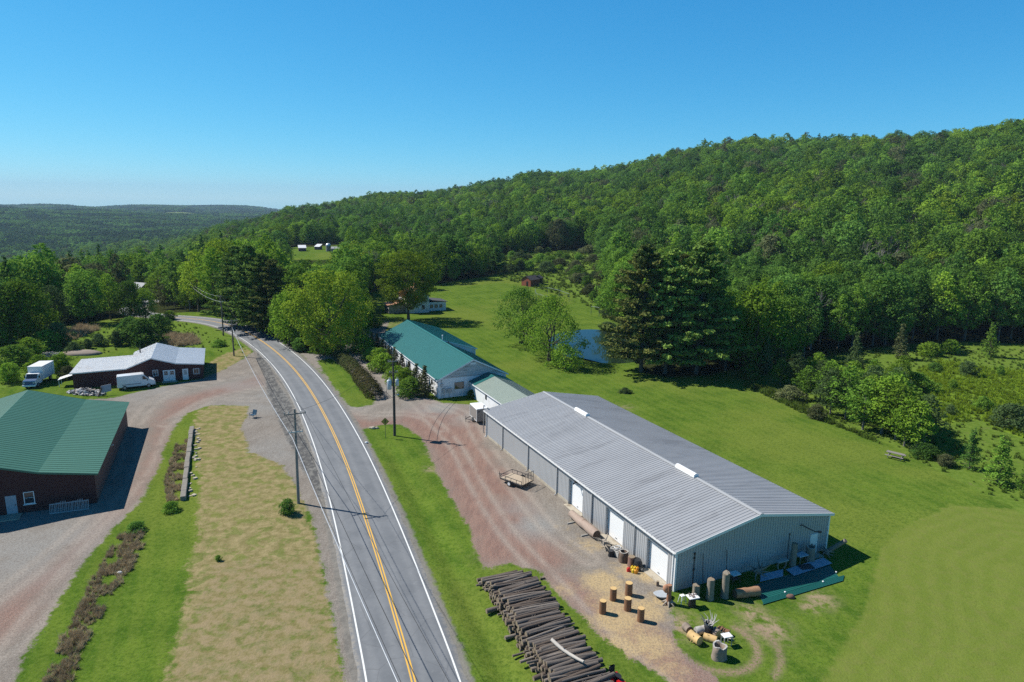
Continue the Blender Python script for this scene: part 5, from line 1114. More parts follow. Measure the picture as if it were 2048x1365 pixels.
def farmstead():
    SC = .55
    def put(u, v): x, y = at(u, v); return x, y, Z(x, y)
    x, y, z = put(605, 503); t = thing('red_barn', 'distant red barn with bright white roof in the hillside clearing', 'barn', (x, y, z), R_(20)); t.scale = (SC,) * 3
    MB().box(-4, 4, 0, 9, -1, 3.6).build('wall', mat('far grey red wall', (.12, .08, .085), .8), t); m = MB(); m.slab((-4.3, -.4, 3.5), (8.6, 0, 0), (0, 9.8, 2.6), (0, 0, .15)); m.build('roof', mat('white metal roof', (.74, .74, .73)), t)
    x, y, z = put(634, 500); t = thing('white_barn', 'distant small white-roofed outbuilding between the red barn and the domed silo', 'barn', (x, y, z), R_(-10)); t.scale = (SC,) * 3
    MB().box(-3, 3, 0, 7, -1, 3.4).build('wall', mat('far grey red wall', (.12, .08, .085), .8), t); m = MB(); m.slab((-3.3, -.4, 3.3), (6.6, 0, 0), (0, 8, 2.6), (0, 0, .15)); m.build('roof', mat('white metal roof', (.74, .74, .73)), t)
    x, y, z = put(657, 503); t = thing('silo', 'round silo with a pale domed cap in the hillside clearing', 'silo', (x, y, z)); t.scale = (SC,) * 3; MB().tube([(0, 0, -1), (0, 0, 6.4)], 2.6, 20).build('barrel', mat('silo staves', (.20, .19, .20), .8, 0, .1), t); m = MB(); m.loft([[(2.75 * math.cos(a) * math.cos(k), 2.75 * math.sin(a) * math.cos(k), 6.4 + 2.4 * math.sin(k)) for a in [2 * math.pi * i / 20 for i in range(20)]] for k in (0, .35, .7, 1.1, 1.45)], True, True); m.build('dome', mat('galvanised dome', (.62, .65, .68), .35, .3), t)
    x, y, z = put(672, 506); t = thing('stable_building', 'grey outbuilding with dark openings at the foot of the silo', 'barn', (x, y, z), R_(10)); t.scale = (SC,) * 3; MB().box(-5, 4, 1, 8, -1, 4.2).build('wall', mat('far grey wall', (.22, .21, .22), .8), t); m = MB(); m.slab((-5.3, .5, 4.2), (9.6, 0, 0), (0, 8, 1.6), (0, 0, .15)); m.build('roof', mat('old grey roof', (.28, .28, .30), .7), t); MB().box(-3.5, 2.5, .93, 1.0, -.5, 2.4).build('opening_shade', BLACK, t)  # black panel on the wall paints the shade inside the openings
    x, y, z = put(560, 492); t = thing('white_cottage', 'tiny white cottage among trees on the far slope', 'house', (x, y, z), R_(10)); t.scale = (SC,) * 3; MB().box(-2.5, 2.5, 0, 6, -1, 5.0).build('wall', WHITEP, t); m = MB(); m.slab((-3, -.4, 5), (6, 0, 0), (0, 7, 2.2), (0, 0, .15)); m.build('roof', mat('white metal roof', (.74, .74, .73)), t)
    x, y = -145, 250; t = thing('hidden_house', 'grey-roofed house glimpsed between trees left of the road bend', 'house', (x, y, Z(x, y)), R_(-20)); MB().box(-5, 5, 0, 8, -3, 4.0).build('wall', WHITEP, t)
    m = MB(); gr = mat('light grey shingle roof', (.36, .37, .38), .8, 0, .1)
    for s in (-1, 1): m.slab((-5.4, 4, 6.6), (10.8, 0, 0), (0, s * 4.6, -2.9), (0, 0, .12))
    m.build('roof', gr, t)
    x, y = at(630, 478); o = place('roundb', x, y, 9, 'purple', 'dark purple-leafed tree behind the red barn in the clearing', None, rnd, 1.1)
farmstead()

# evergreens and bushes along the teal-roofed house
for i in range(9):
    x, y = F0(-2.3, 65.0 + i * 4.9); o = place('cedar', x, y, 5.8 if i == 0 else 4.7 + .4 * math.sin(i * 2.1), 'rust', f'brown-tinged cone evergreen against the teal-roofed house, {ordn(i)} from the meter boxes', 'evergreens along the teal-roofed house', rnd, 1.45 if i else 1.6, 'evergreen_tree')
for i in range(9):
    x, y = F0(-4.1 + .3 * math.sin(i * 3), 66.8 + i * 4.7); place('bushb' if i % 2 else 'bush', x, y, 3.3 + .5 * math.sin(i * 1.7), 'bright' if i % 3 else 'mid', f'rounded green bush between the house evergreens, {ordn(i)} from the meter boxes', 'bushes along the teal-roofed house', rnd, 1.15, 'bush')
def hedge(p, q, w, h, lab, seed):
    c = ((p[0] + q[0]) / 2, (p[1] + q[1]) / 2); t = thing('hedge', lab, 'hedge', (*c, 0)); rg = np.random.RandomState(seed); L = math.hypot(q[0] - p[0], q[1] - p[1]); ux, uy = (q[0] - p[0]) / L, (q[1] - p[1]) / L
    n = int(L * 420); s = rg.uniform(-L / 2, L / 2, n); a = rg.uniform(-.15, math.pi + .15, n); lob = 1 + .12 * np.sin(s * 2.3 + 1) + .10 * np.sin(s * 5.1); rr = rg.uniform(.75, 1.05, n) * lob
    en = np.clip((L / 2 - np.abs(s)) / 1.0, .25, 1) ** .5; o_ = np.cos(a) * w / 2 * rr * en; z = np.clip(np.sin(a), -.1, 1) ** 1 * h * .62 * rr * en + h * .34 * rg.uniform(0, 1, n); z = np.maximum(z, rg.uniform(.05, .5, n))
    P = np.column_stack([ux * s - uy * o_, uy * s + ux * o_, z]); N = np.column_stack([-uy * np.cos(a), ux * np.cos(a), np.abs(np.sin(a)) + .2]) + rg.normal(size=(n, 3)) * .4
    V, F = cards(P, N, .15 * rg.uniform(.6, 1.3, n), rg); link('foliage', np_mesh('foliage', V, F, LM['rust']), t)
    m = MB()
    for i in range(int(L / 1.2)): k = -L / 2 + .6 + i * 1.2; m.tube([(ux * k, uy * k, -.1), (ux * k + .1, uy * k, h * .7)], .05, 5)
    m.build('stems', BARK, t)
hp = flat(676, 712); hq = flat(722, 757); hr = flat(716, 745); hs = flat(757, 797)
hedge(hp, flat(716, 752), 2.9, 2.3, 'clipped dark brown-green hedge, the segment nearer the upper drive', 1)
hedge(flat(717, 755), flat(752, 800), 3.1, 2.7, 'clipped dark brown-green hedge, the segment nearer the red gravel', 2)
# ---------------------------------------------------------------- poles and wires
WOOD = mat('weathered pole wood', (.16, .13, .10), .85, 0, .2, 2, .3, 20, (3, 3, .4)); WOODG = mat('grey pole wood', (.24, .22, .20), .85, 0, .2, 2, .3, 20, (3, 3, .4))
TANK = mat('transformer grey', (.46, .50, .52), .4, .2, .04); CER = mat('insulator', (.40, .42, .42), .3)
LIGHTW = mat('light steel arm', (.60, .60, .58), .5, .2)
def pole(x, y, h, label, m, arms=(), rz=0, lean=(0, 0)):
    t = thing('utility_pole', label, 'utility pole', (x, y, Z(x, y)), rz, 'utility poles along the road')
    p = MB(); p.tube([(0, 0, -.3), (lean[0] * .5, lean[1] * .5, h * .5), (lean[0], lean[1], h)], [.17, .15, .115], 10); p.build('post', m, t)
    for (z, w, mm) in arms:
        q = lean[0] * z / h, lean[1] * z / h; a = MB(); a.box(q[0] - w / 2, q[0] + w / 2, q[1] - .19, q[1] - .10, z - .06, z + .06); o = a.build('crossarm', mm, t)
        i = MB()
        for s in (-.47, -.28, .28, .47): i.tube([(q[0] + s * w, q[1] - .145, z + .06), (q[0] + s * w, q[1] - .145, z + .24)], [.035, .05], 7)
        i.build('insulator', CER, o)
        b = MB(); b.tube([(q[0] - w * .32, q[1] - .2, z - .05), (q[0], q[1] - .16, z - .65)], .015, 5); b.tube([(q[0] + w * .32, q[1] - .2, z - .05), (q[0], q[1] - .16, z - .65)], .015, 5); b.build('brace', STEEL, t)
    return t
P1 = flat(597, 1007); P2 = flat(468, 712); P3 = flat(447, 672); PR_ = flat(789, 872); P4 = at(380, 622)
pole(*P1, 10.9, 'tall slim utility pole with twin crossarms in the dry grass left of the road', WOODG, [(10.4, 2.3, WOODG), (8.35, 1.5, LIGHTW)], R_(24), (.1, .0))
pole(*P2, 8.0, 'shorter utility pole with a single crossarm beside the white-roofed building lawn', WOOD, [(7.6, 2.3, WOODG)], R_(30))
t3 = pole(*P3, 10.0, 'utility pole with a white-topped fitting in the roadside meadow at the bend', WOOD, [(8.4, .9, LIGHTW)], R_(40))
pole(*P4, 8.2, 'farthest thin utility pole among the shrubs beyond the bend', WOODG, [(7.8, 1.6, WOODG)], R_(60))
tr = pole(*PR_, 11.2, 'thick dark utility pole carrying two grey transformer tanks by the drive', mat('dark creosote pole', (.075, .062, .052), .85, 0, .2, 2, .3, 20, (3, 3, .4)), [(11.0, 1.5, WOODG), (9.4, 1.2, WOOD)], R_(24))
for (dx, dy, r, z0, z1) in ((-.62, -.1, .33, 7.0, 8.35), (.55, .12, .25, 7.35, 8.3), (-.42, .45, .25, 7.3, 8.3)):
    m = MB(); m.tube([(dx, dy, z0), (dx, dy, z0 + .06), (dx, dy, z1 - .05), (dx, dy, z1)], [r * .9, r, r, r * .8], 14); o = m.build('transformer', TANK, tr); b = MB(); b.tube([(dx, dy, z1), (dx, dy, z1 + .32)], [.05, .03], 7); b.tube([(dx + .14, dy, z1 - .05), (dx + .14, dy, z1 + .22)], [.04, .03], 7); b.build('bushing', CER, o); MB().box(min(0, dx), max(0, dx), dy - .04, dy + .04, z1 - .5, z1 - .4).build('bracket', STEEL, tr)
m = MB(); m.tube([(-.35, -.15, 8.5), (-1.0, -.2, 8.0), (-1.05, -.2, 6.6), (-.5, -.2, 5.9), (-.12, -.15, 5.7)], .025, 5); m.tube([(.16, -.1, .1), (.16, -.1, 7.4)], .04, 6); m.build('riser_cable', STEEL, tr)
m = MB(); m.tube([(0, -.1, 6.0), (.5, -.5, 6.25)], .03, 6); m.tube([(.5, -.5, 6.3), (.5, -.5, 6.18)], [.08, .2], 10); m.build('lamp', LIGHTW, tr)
WIRE = mat('black wire', (.02, .02, .022), .6); WIREL = mat('bare aluminium wire', (.55, .56, .58), .4, .3)
def wire(a, b, sag, r, lab, m=WIRE, grp='overhead wires'):
    pts = []
    for i in range(25):
        k = i / 24; pts.append((a[0] + (b[0] - a[0]) * k, a[1] + (b[1] - a[1]) * k, a[2] + (b[2] - a[2]) * k - 4 * sag * k * (1 - k)))
    w_ = MB(); w_.tube(pts, r, 5); tag(w_.build('overhead_wire', m), lab, 'wire', grp)
c24, s24 = math.cos(R_(24)), math.sin(R_(24))
def arm(P, z, o, a=R_(24)): return (P[0] + o * math.cos(a), P[1] + o * math.sin(a), z)
NX = (9.5, 1.0)
wire(arm(P2, 6.2, 0), arm(P1, 7.6, -.25), 1.1, .034, 'thick pale cable from the crossarm pole by the white-roofed building to the slim near pole', WIREL)
wire(arm(P1, 7.6, -.25), arm(NX, 7.6, -.25), .8, .034, 'thick pale cable running over the road from the slim near pole out of view', WIREL)
for o_, nm in ((-1.08, 'outer'), (1.08, 'road-side')):
    wire(arm(P2, 7.85, o_, R_(30)), arm(P1, 10.65, o_), .9, .016, f'thin {nm} power line between the white-roofed building pole and the slim near pole')
    wire(arm(P1, 10.65, o_), arm(NX, 10.6, o_), .9, .016, f'thin {nm} power line from the slim near pole out over the road')
    wire(arm(P3, 9.7, o_ * .4, R_(40)), arm(P2, 7.85, o_, R_(30)), .3, .016, f'thin {nm} power line between the two poles at the bend')
wire(arm(P1, 9.9, .0), arm(NX, 9.9, 0), 1.0, .022, 'black line on the pole top running toward the road edge')
wire(arm(P1, 10.7, .6), arm(PR_, 11.1, -.6), .8, .014, 'thin line crossing the road from the slim pole to the transformer pole')
wire(arm(P4, 7.6, 0), arm(P3, 8.4, 0, R_(40)), 1.0, .03, 'pale cable from the farthest pole to the pole at the bend', WIREL)
wire(arm(P4, 7.9, .5), arm(P3, 9.7, .3, R_(40)), 1.0, .02, 'upper wire from the farthest pole to the pole at the bend', WIREL)
hx, hy = F0(-.1, 63.4)
wire(arm(PR_, 7.2, 0), (hx, hy, 3.5), .9, .028, 'black service cable drooping from the transformer pole to the meter boxes')
wire(arm(PR_, 5.8, 0), (hx, hy, 3.1), 1.0, .022, 'lower service cable from the transformer pole to the teal-roofed house')

# ---------------------------------------------------------------- signs and small roadside things
def diamond_sign(u, v, h, s, label, col, rz, symbol=True):
    x, y = at(u, v); t = thing('road_sign', label, 'road sign', (x, y, Z(x, y)), rz); MB().box(-.03, .03, -.02, .02, -.2, h).build('post', mat('galvanised post', (.16, .14, .11), .6, .2), t)
    r = s / 2; q = [(0, -r), (r, 0), (0, r), (-r, 0)]; p = MB(); p.prism(q, (0, -.05, h - r * .3), ((1, 0, 0), (0, 0, 1)), (0, .02, 0)); o = fixnorm(p.build('sign_plate', col, t))
    if symbol:
        q = MB(); zc = h - r * .3; b = r * .93
        q.prism([(-.05, -.26), (.05, -.26), (.05, .02), (.17, .12), (.12, .19), (.05, .14), (.05, .14), (.10, .14), (0, .32), (-.10, .14), (-.05, .14)], (0, -.056, zc), ((1, 0, 0), (0, 0, 1)), (0, -.004, 0)); fixnorm(q.build('symbol', BLACK, o))
        e = MB()
        for (ax, az), (bx, bz) in (((0, -b), (b, 0)), ((b, 0), (0, b)), ((0, b), (-b, 0)), ((-b, 0), (0, -b))): e.slab((ax, -.053, zc + az), (bx - ax, 0, bz - az), (-ax * .05, 0, -az * .05), (0, -.003, 0))
        e.build('border', BLACK, o)
diamond_sign(771, 876, 2.6, 1.15, 'yellow diamond warning sign with a black road symbol beside the transformer pole', mat('warning yellow', (.36, .27, .045), .5), R_(8))
diamond_sign(606, 694, 2.3, 1.0, 'small orange diamond sign in the bushes at the road bend', mat('warning orange', (.55, .20, .03), .5), R_(20), False)
x, y = flat(470, 671); t = thing('mailbox', 'black mailbox on a post at the edge of the bend', 'mailbox', (x, y, 0), R_(40)); MB().box(-.06, .06, -.06, .06, -.2, 1.05).build('post', WOOD, t); m = MB(); m.prism([(-.15, 0), (.15, 0), (.15, .18), (.1, .28), (-.1, .28), (-.15, .18)], (0, -.35, 1.05), ((1, 0, 0), (0, 0, 1)), (0, .7, 0)); fixnorm(m.build('box', BLACK, t))
# blue folding chair
x, y = flat(506, 836); t = thing('folding_chair', 'small dark blue chair standing alone at the gravel edge', 'chair', (x, y, 0), R_(-20)); BL = mat('dark blue fabric', (.03, .09, .15), .6, 0, .15)
m = MB(); m.box(-.38, .38, -.35, .35, .45, .52); m.build('seat', BL, t); m = MB(); m.slab((-.38, .33, .52), (.76, 0, 0), (0, .22, .62), (0, .05, 0)); m.build('backrest', BL, t)
for a in (-1, 1):
    MB().tube([(a * .36, -.34, 0), (a * .36, -.3, .5)], .025, 6).build('leg', LIGHTW, t); MB().tube([(a * .36, .36, 0), (a * .36, .3, .5)], .025, 6).build('leg', LIGHTW, t); m = MB(); m.box(a * .4 - .04, a * .4 + .04, -.35, .4, .72, .77); m.box(a * .4 - .02, a * .4 + .02, -.33, -.29, .5, .72); m.build('armrest', BL, t)
# retaining wall
a, b = flat(384, 858), flat(366, 1002); L = math.dist(a, b); t = thing('retaining_wall', 'long narrow crumbling concrete wall along the brush strip', 'wall', (*a, 0), math.atan2(b[1] - a[1], b[0] - a[0]))
m = MB(); rg_ = random.Random(2); n = 14
for i in range(n):
    x0 = L * i / n; m.rbox((x0 + L / n / 2, rg_.uniform(-.03, .03), -.2), L / n - .03, .55 + rg_.uniform(-.05, .05), .68 + rg_.uniform(-.05, .05), 0, .04)
m.build('blocks', mat('old pale concrete', (.22, .20, .17), .9, 0, .25, 2, .4, 15, dirt=(.18, .16, .13)), t)
m = MB()
for i in range(40): x0 = rg_.uniform(0, L); m.rbox((x0, .75 + rg_.uniform(-.3, .5), -.05), rg_.uniform(.15, .5), rg_.uniform(.12, .4), rg_.uniform(.1, .25), rg_.uniform(0, 3))
m.build('broken_pieces', CONC, t)
# culvert stones by the sign
x, y = flat(746, 858); m = MB(); 
for dx, dy, s in ((0, 0, .3), (.55, .1, .24), (-.4, .15, .22)): m.sphere((dx, dy, s * .5), s, (1.3, 1, .7), 8, 6, .12, random.Random(int(s * 100)))
tag(m.build('culvert_stone', CONC, None, (x, y, 0)), 'pale stones at the culvert end where the drive meets the road', 'stones')
for i, (u, v, lb) in enumerate([(733, 887, 'single white stone on the road verge below the sign'), (1581, 1196, 'brown rock lying on the lawn in front of the teal sheets'), (240, 1148, 'flat pale stone on the gravel lane')]):
    x, y = flat(u, v); m = MB(); m.sphere((0, 0, .12), .26 if i == 1 else .16, (1.4, 1, .8), 9, 7, .1, random.Random(i)); tag(m.build('stone', mat('brown rock', (.16, .09, .07), .9) if i == 1 else WHITEP, None, (x, y, 0)), lb, 'stone')

# ---------------------------------------------------------------- vehicles
CARW = mat('white vehicle paint', (.74, .75, .76), .3, 0, .02, coat=.5); DGLASS = mat('vehicle glass', (.02, .025, .03), .08, 0, 0, spec=.8); TYRE = mat('tyre', (.02, .02, .02), .9); RIM = mat('steel rim', (.45, .46, .47), .4, .5); LAMP = mat('headlamp lens', (.6, .6, .58), .15); REDL = mat('tail lamp', (.35, .02, .02), .3)
def wheel(par, x, y, r, w, nm='wheel'):
    m = MB(); m.tube([(x, y - w / 2, r), (x, y - w / 2 + .03, r), (x, y + w / 2 - .03, r), (x, y + w / 2, r)], [r * .93, r, r, r * .93], 18); o = m.build(nm, TYRE, par); m = MB(); m.tube([(x, y - w / 2 - .008, r), (x, y + w / 2 + .008, r)], r * .58, 14); m.build('rim', RIM, o)
def van():
    x0, y0 = flat(239, 783); x1, y1 = flat(302, 776); rz = math.atan2(y1 - y0, x1 - x0); cx, cy = flat(270, 777)
    t = thing('parked_van', 'white high-roofed cargo van parked on the gravel before the red building', 'van', (cx, cy + .6, 0), rz); W = 1.95
    # side profile along x, front at +x
    prof = [(-2.9, .45), (-2.95, 1.0), (-2.92, 2.3), (-2.8, 2.48), (.9, 2.5), (1.2, 2.42), (1.95, 1.62), (2.75, 1.25), (2.9, 1.0), (2.95, .45)]
    rings = []
    for y, k in ((-W / 2, .97), (-W / 2 + .06, 1.0), (W / 2 - .06, 1.0), (W / 2, .97)): rings.append([(a * (1 if b < 1.2 else k), y * (1 if b < 1.4 else .93), b if k == 1 else b * .985 + .01) for a, b in prof])
    fixnorm(MB().loft(rings).build('body', CARW, t))
    for s in (-1, 1):
        y = s * (W / 2); g = MB(); g.prism([(1.0, 1.55), (1.75, 1.55), (1.25, 2.15), (1.0, 2.15)], (0, y * .965 if s > 0 else y * .965, 0), ((1, 0, 0), (0, 0, 1)), (0, s * .03, 0)); fixnorm(g.build('side_window', DGLASS, t))
        MB().box(-2.2, .7, min(y, y + s * .015), max(y, y + s * .015), .85, .93).build('rub_strip', BLACK, t)
        for xx in (-1.85, 1.85): wheel(t, xx, s * (W / 2 - .1), .36, .24)
        MB().rbox((1.75, s * (W / 2 + .16), 1.35), .12, .22, .3, 0, .03).build('mirror', BLACK, t)
        MB().box(2.62, 2.9, s * .62 - .18, s * .62 + .18, .88, 1.1).build('headlight', LAMP, t); MB().box(-2.97, -2.93, s * .85 - .07, s * .85 + .07, 1.0, 1.5).build('tail_light', REDL, t)
    g = MB(); g.slab((1.93, -.8, 1.66), (0, 1.6, 0), (-.68, 0, .72), (.03, 0, .03)); g.build('windscreen', DGLASS, t); MB().rbox((2.86, 0, .42), .25, W, .3, 0, .05).build('bumper', mat('grey bumper', (.10, .10, .105), .7), t); MB().box(-2.99, -2.93, -.9, .9, .42, .6).build('bumper', mat('grey bumper', (.10, .10, .105), .7), t)
van()
def box_truck():
    x, y = flat(72, 771); t = thing('box_truck', 'old white box truck with blue cab parked by the brush left of the red building', 'truck', (x, y, 0), R_(-78))
    # +x is the nose, which faces the camera
    BC = mat('blue cab paint', (.04, .09, .20), .4, 0, .1, coat=.3)
    m = MB(); m.rbox((-2.6, 0, .95), 4.6, 2.3, 2.35, 0, .05); m.build('cargo_box', WHITEP, t); m = MB(); m.box(-4.95, -.26, -1.17, 1.17, 3.285, 3.33); m.build('box_roof', mat('white metal roof', (.74, .74, .73)), t)
    prof = [(-.2, .55), (-.2, 2.25), (.75, 2.3), (1.25, 1.5), (2.15, 1.35), (2.3, 1.1), (2.3, .55)]
    m = MB(); m.loft([[(a, yy, b) for a, b in prof] for yy in (-1.0, 1.0)]); fixnorm(m.build('cab', WHITEP, t)); m = MB(); m.slab((1.28, -.85, 1.53), (0, 1.7, 0), (-.46, 0, .70), (.02, 0, .02)); m.build('windscreen', DGLASS, t)
    m = MB(); m.box(2.28, 2.34, -.95, .95, .7, 1.3); m.build('grille', BC, t); m = MB(); m.slab((1.3, -.98, 1.515), (0, 1.96, 0), (.86, 0, -.15), (.0, 0, .02)); m.build('bonnet', BC, t); MB().rbox((2.42, 0, .42), .2, 2.1, .28, 0, .04).build('bumper', CARW, t)
    m = MB(); m.box(-4.8, 1.0, -.45, .45, .55, .8); m.build('chassis', STEEL, t)
    for s in (-1, 1):
        for xx in (-3.6, 1.4): wheel(t, xx, s * .88, .45, .28)
        MB().box(2.3, 2.36, s * .75 - .14, s * .75 + .14, .95, 1.15).build('headlight', LAMP, t); MB().rbox((1.0, s * 1.15, 1.6), .08, .2, .4).build('mirror', BLACK, t)
box_truck()
def cargo_trailer():
    x, y = F0(1.65, 49.7); t = thing('cargo_trailer', 'small tan grey enclosed trailer parked behind the grey building corner', 'trailer', (x, y, 0), R_(22))
    G = mat('taupe trailer wall', (.25, .225, .205), .5, .1, .04); m = MB(); m.rbox((0, 0, .45), 1.9, 3.3, 1.95, 0, .06); m.build('body', G, t); m = MB(); m.rbox((0, 0, 2.38), 1.94, 3.34, .06, 0, .04); m.build('roof', WHITEP, t)
    m = MB(); m.box(-.97, -.955, -1.6, 1.6, .5, .58); m.box(-.97, -.955, -1.6, 1.6, 2.28, 2.36); m.box(-.98, -.95, 1.58, 1.66, .45, 2.38); m.box(-.98, -.95, -1.66, -1.58, .45, 2.38); m.build('edge_trim', TRIM, t)
    m = MB(); m.box(-.75, -.5, -1.67, -1.655, 1.9, 2.05); m.build('vent', BLACK, t)
    for s in (-1, 1): wheel(t, s * .0 + (.8 if s > 0 else -.8), .2, .33, .2) if False else None
    for s in (-1, 1):
        m = MB(); m.tube([(s * .98, 0, .34), (s * 1.16, 0, .34)], .33, 16); o = m.build('wheel', TYRE, t); m = MB(); m.tube([(s * .97, 0, .34), (s * 1.175, 0, .34)], .18, 12); m.build('rim', RIM, o)
    m = MB(); m.tube([(-.94, 1.2, .5), (-2.2, .2, .48)], .05, 6); m.tube([(-.94, -.9, .5), (-2.2, .2, .48)], .05, 6); m.tube([(-2.1, .2, 0), (-2.1, .2, .95)], .04, 6); m.build('drawbar', STEEL, t)
cargo_trailer()
def utility_trailer():
    # open trailer with mesh ramp, local y runs along the deck
    x, y = F0(-2.95, 26.1); t = thing('utility_trailer', 'open utility trailer with wooden deck and black railed ramp beside the metal wall', 'trailer', (x, y, 0), R_(50))
    W, L, z = 2.1, 3.3, .52; D = mat('tan deck boards', (.46, .37, .27), .8, 0, .12, 3, .2, 20, (1, 8, 1))
    m = MB()
    for i in range(11): a = -W / 2 + W * i / 11; m.box(a + .01, a + W / 11 - .01, -L / 2, L / 2, z, z + .05)
    m.build('deck', D, t)
    m = MB()
    for s in (-1, 1): m.box(s * (W / 2 + .03) - .03, s * (W / 2 + .03) + .03, -L / 2, L / 2, z - .08, z + .06)
    for yy in (-L / 2, L / 2): m.box(-W / 2 - .06, W / 2 + .06, yy - .04, yy + .04, z - .08, z + .02)
    m.build('frame', STEEL, t)
    m = MB()
    for s in (-1, 1):
        xx = s * (W / 2 + .04); m.box(xx - .025, xx + .025, -L / 2, L / 2, z + .46, z + .51)
        for k in range(5): yy = -L / 2 + L * k / 4; m.box(xx - .02, xx + .02, yy - .02, yy + .02, z + .06, z + .46)
    m.box(-W / 2, W / 2, L / 2 - .02, L / 2 + .02, z + .46, z + .51); m.build('side_rail', STEEL, t)
    m = MB(); yy = -L / 2 - .03; H = 1.25
    for k in range(8): a = -W / 2 + W * k / 7; m.box(a - .02, a + .02, yy - .02, yy + .02, z, z + H)
    m.box(-W / 2, W / 2, yy - .025, yy + .025, z + H - .04, z + H); m.box(-W / 2, W / 2, yy - .025, yy + .025, z, z + .05); m.build('ramp_gate', STEEL, t)
    for s in (-1, 1):
        m = MB(); m.tube([(s * (W / 2 + .10), .1, .34), (s * (W / 2 + .30), .1, .34)], .34, 18); o = m.build('wheel', TYRE, t); m = MB(); m.tube([(s * (W / 2 + .095), .1, .34), (s * (W / 2 + .31), .1, .34)], .2, 12); m.build('rim', TRIM, o)
    m = MB(); m.tube([(-.7, L / 2, z - .04), (0, L / 2 + 1.2, .45)], .04, 6); m.tube([(.7, L / 2, z - .04), (0, L / 2 + 1.2, .45)], .04, 6); m.tube([(0, L / 2 + 1.1, .0), (0, L / 2 + 1.1, .75)], .03, 6); m.build('drawbar', STEEL, t)
utility_trailer()
def mower():
    x, y = flat(1235, 1378); t = thing('riding_mower', 'red riding mower with black seat parked at the end of the log stack', 'mower', (x, y, 0), R_(-62)); RD = mat('red mower paint', (.50, .012, .012), .35, 0, .05, coat=.4)
    m = MB(); m.loft([[(a, yy * (1 if 0 < i < 2 else .85), b) for a, b in [(.1, .35), (.15, .85), (.9, .80), (1.15, .6), (1.15, .35)]] for i, yy in enumerate((-.3, -.24, .24, .3))]); fixnorm(m.build('bonnet', RD, t))
    for s in (-1, 1): m = MB(); m.loft([[(a, s * .32 + q, b) for a, b in [(-.85, .45), (-.75, .72), (-.25, .72), (-.1, .45)]] for q in (-.12, .12)]); fixnorm(m.build('fender', RD, t)); wheel(t, -.5, s * .42, .26, .22); wheel(t, .85, s * .40, .19, .15)
    m = MB(); m.rbox((-.45, 0, .72), .48, .5, .14, 0, .05); m.build('seat', BLACK, t); m = MB(); m.rbox((-.74, 0, .8), .14, .5, .55, 0, .06); m.build('backrest', BLACK, t)
    m = MB(); m.tube([(.15, 0, .8), (.0, 0, 1.05)], .03, 6); m.loft([[(.0 + .19 * math.cos(a) + r * .3 * math.cos(a), .19 * math.sin(a), 1.06 + r * .05) for a in [2 * math.pi * i / 14 for i in range(14)]] for r in (0, .4)]); m.build('steering_wheel', BLACK, t); m = MB(); m.rbox((.2, 0, .14), .9, 1.05, .16, 0, .05); m.build('mower_deck', RD, t); MB().box(-.8, .2, -.28, .28, .3, .5).build('chassis', BLACK, t)
mower()

# ---------------------------------------------------------------- log stack
BK = [mat('log bark grey', (.135, .112, .095), .9, 0, .3, 4, .7, 14, (1, 5, 5)), mat('log bark brown', (.105, .078, .060), .9, 0, .3, 4, .7, 14, (1, 5, 5)), mat('log bark pale', (.215, .18, .15), .9, 0, .3, 4, .7, 14, (1, 5, 5))]
CUT = mat('old cut wood', (.24, .185, .125), .85, 0, .2, 6); CUTF = mat('fresh cut wood', (.60, .40, .17), .75, 0, .12, 5); BARKB = mat('orange brown bark', (.22, .115, .06), .9, 0, .35, 5, .7, 14, (4, 4, 1))
def logmesh(seed, L, r, r2, n=9, bend=.05, name='log', m=None):
    rg_ = random.Random(seed); K = 7; pts = []; rad = []
    b1, b2 = rg_.gauss(0, bend), rg_.gauss(0, bend * .5)
    for i in range(K + 1): k = i / K; pts.append((L * (k - .5), b1 * math.sin(math.pi * k) + rg_.gauss(0, .012), b2 * math.sin(math.pi * k * 1.0))); rad.append((r + (r2 - r) * k) * (1 + rg_.gauss(0, .04)))
    mb = MB(); mb.tube(pts, rad, n, True, False); 
    for q in range(rg_.randint(0, 3)):
        k = rg_.uniform(.2, .9); a = rg_.uniform(0, 6.28); c = (L * (k - .5), 0, 0); mb.tube([(c[0], math.cos(a) * r * .7, math.sin(a) * r * .7), (c[0] + .05, math.cos(a) * (r + .1), math.sin(a) * (r + .1))], [.035, .025], 5)
    me = mb.mesh(name, m or BK[0]); ends = []; ring = lambda c, rr: [(c[0], c[1] + rr * math.cos(2 * math.pi * i / n), c[2] + rr * math.sin(2 * math.pi * i / n)) for i in range(n)]
    for c, rr, sx in ((pts[0], rad[0], -1), (pts[-1], rad[-1], 1)):
        e = MB(); A_ = ring(c, rr * .97); B_ = [(p[0] - sx * .05, p[1], p[2]) for p in A_]; e.loft([B_, A_] if sx > 0 else [A_, B_]); ends.append(e.mesh('cut_end', CUT))
    return me, ends
LP = [(logmesh(100 + i, 3.85, r, r * rr, m=BK[i % 3]), r) for i, (r, rr) in enumerate([(.10, .8), (.13, .75), (.15, .8), (.11, .9), (.18, .8), (.14, .75), (.09, .85), (.17, .85), (.12, .7), (.21, .8)])]
la = R_(24.0); A0 = np.array(flat(958, 1164)); adir = np.array(flat(1092, 1380)) - A0; adir /= np.linalg.norm(adir); ldir = np.array([math.cos(la), math.sin(la)])
lr = random.Random(77); NL = 5; nlog = 0; SPC = .262
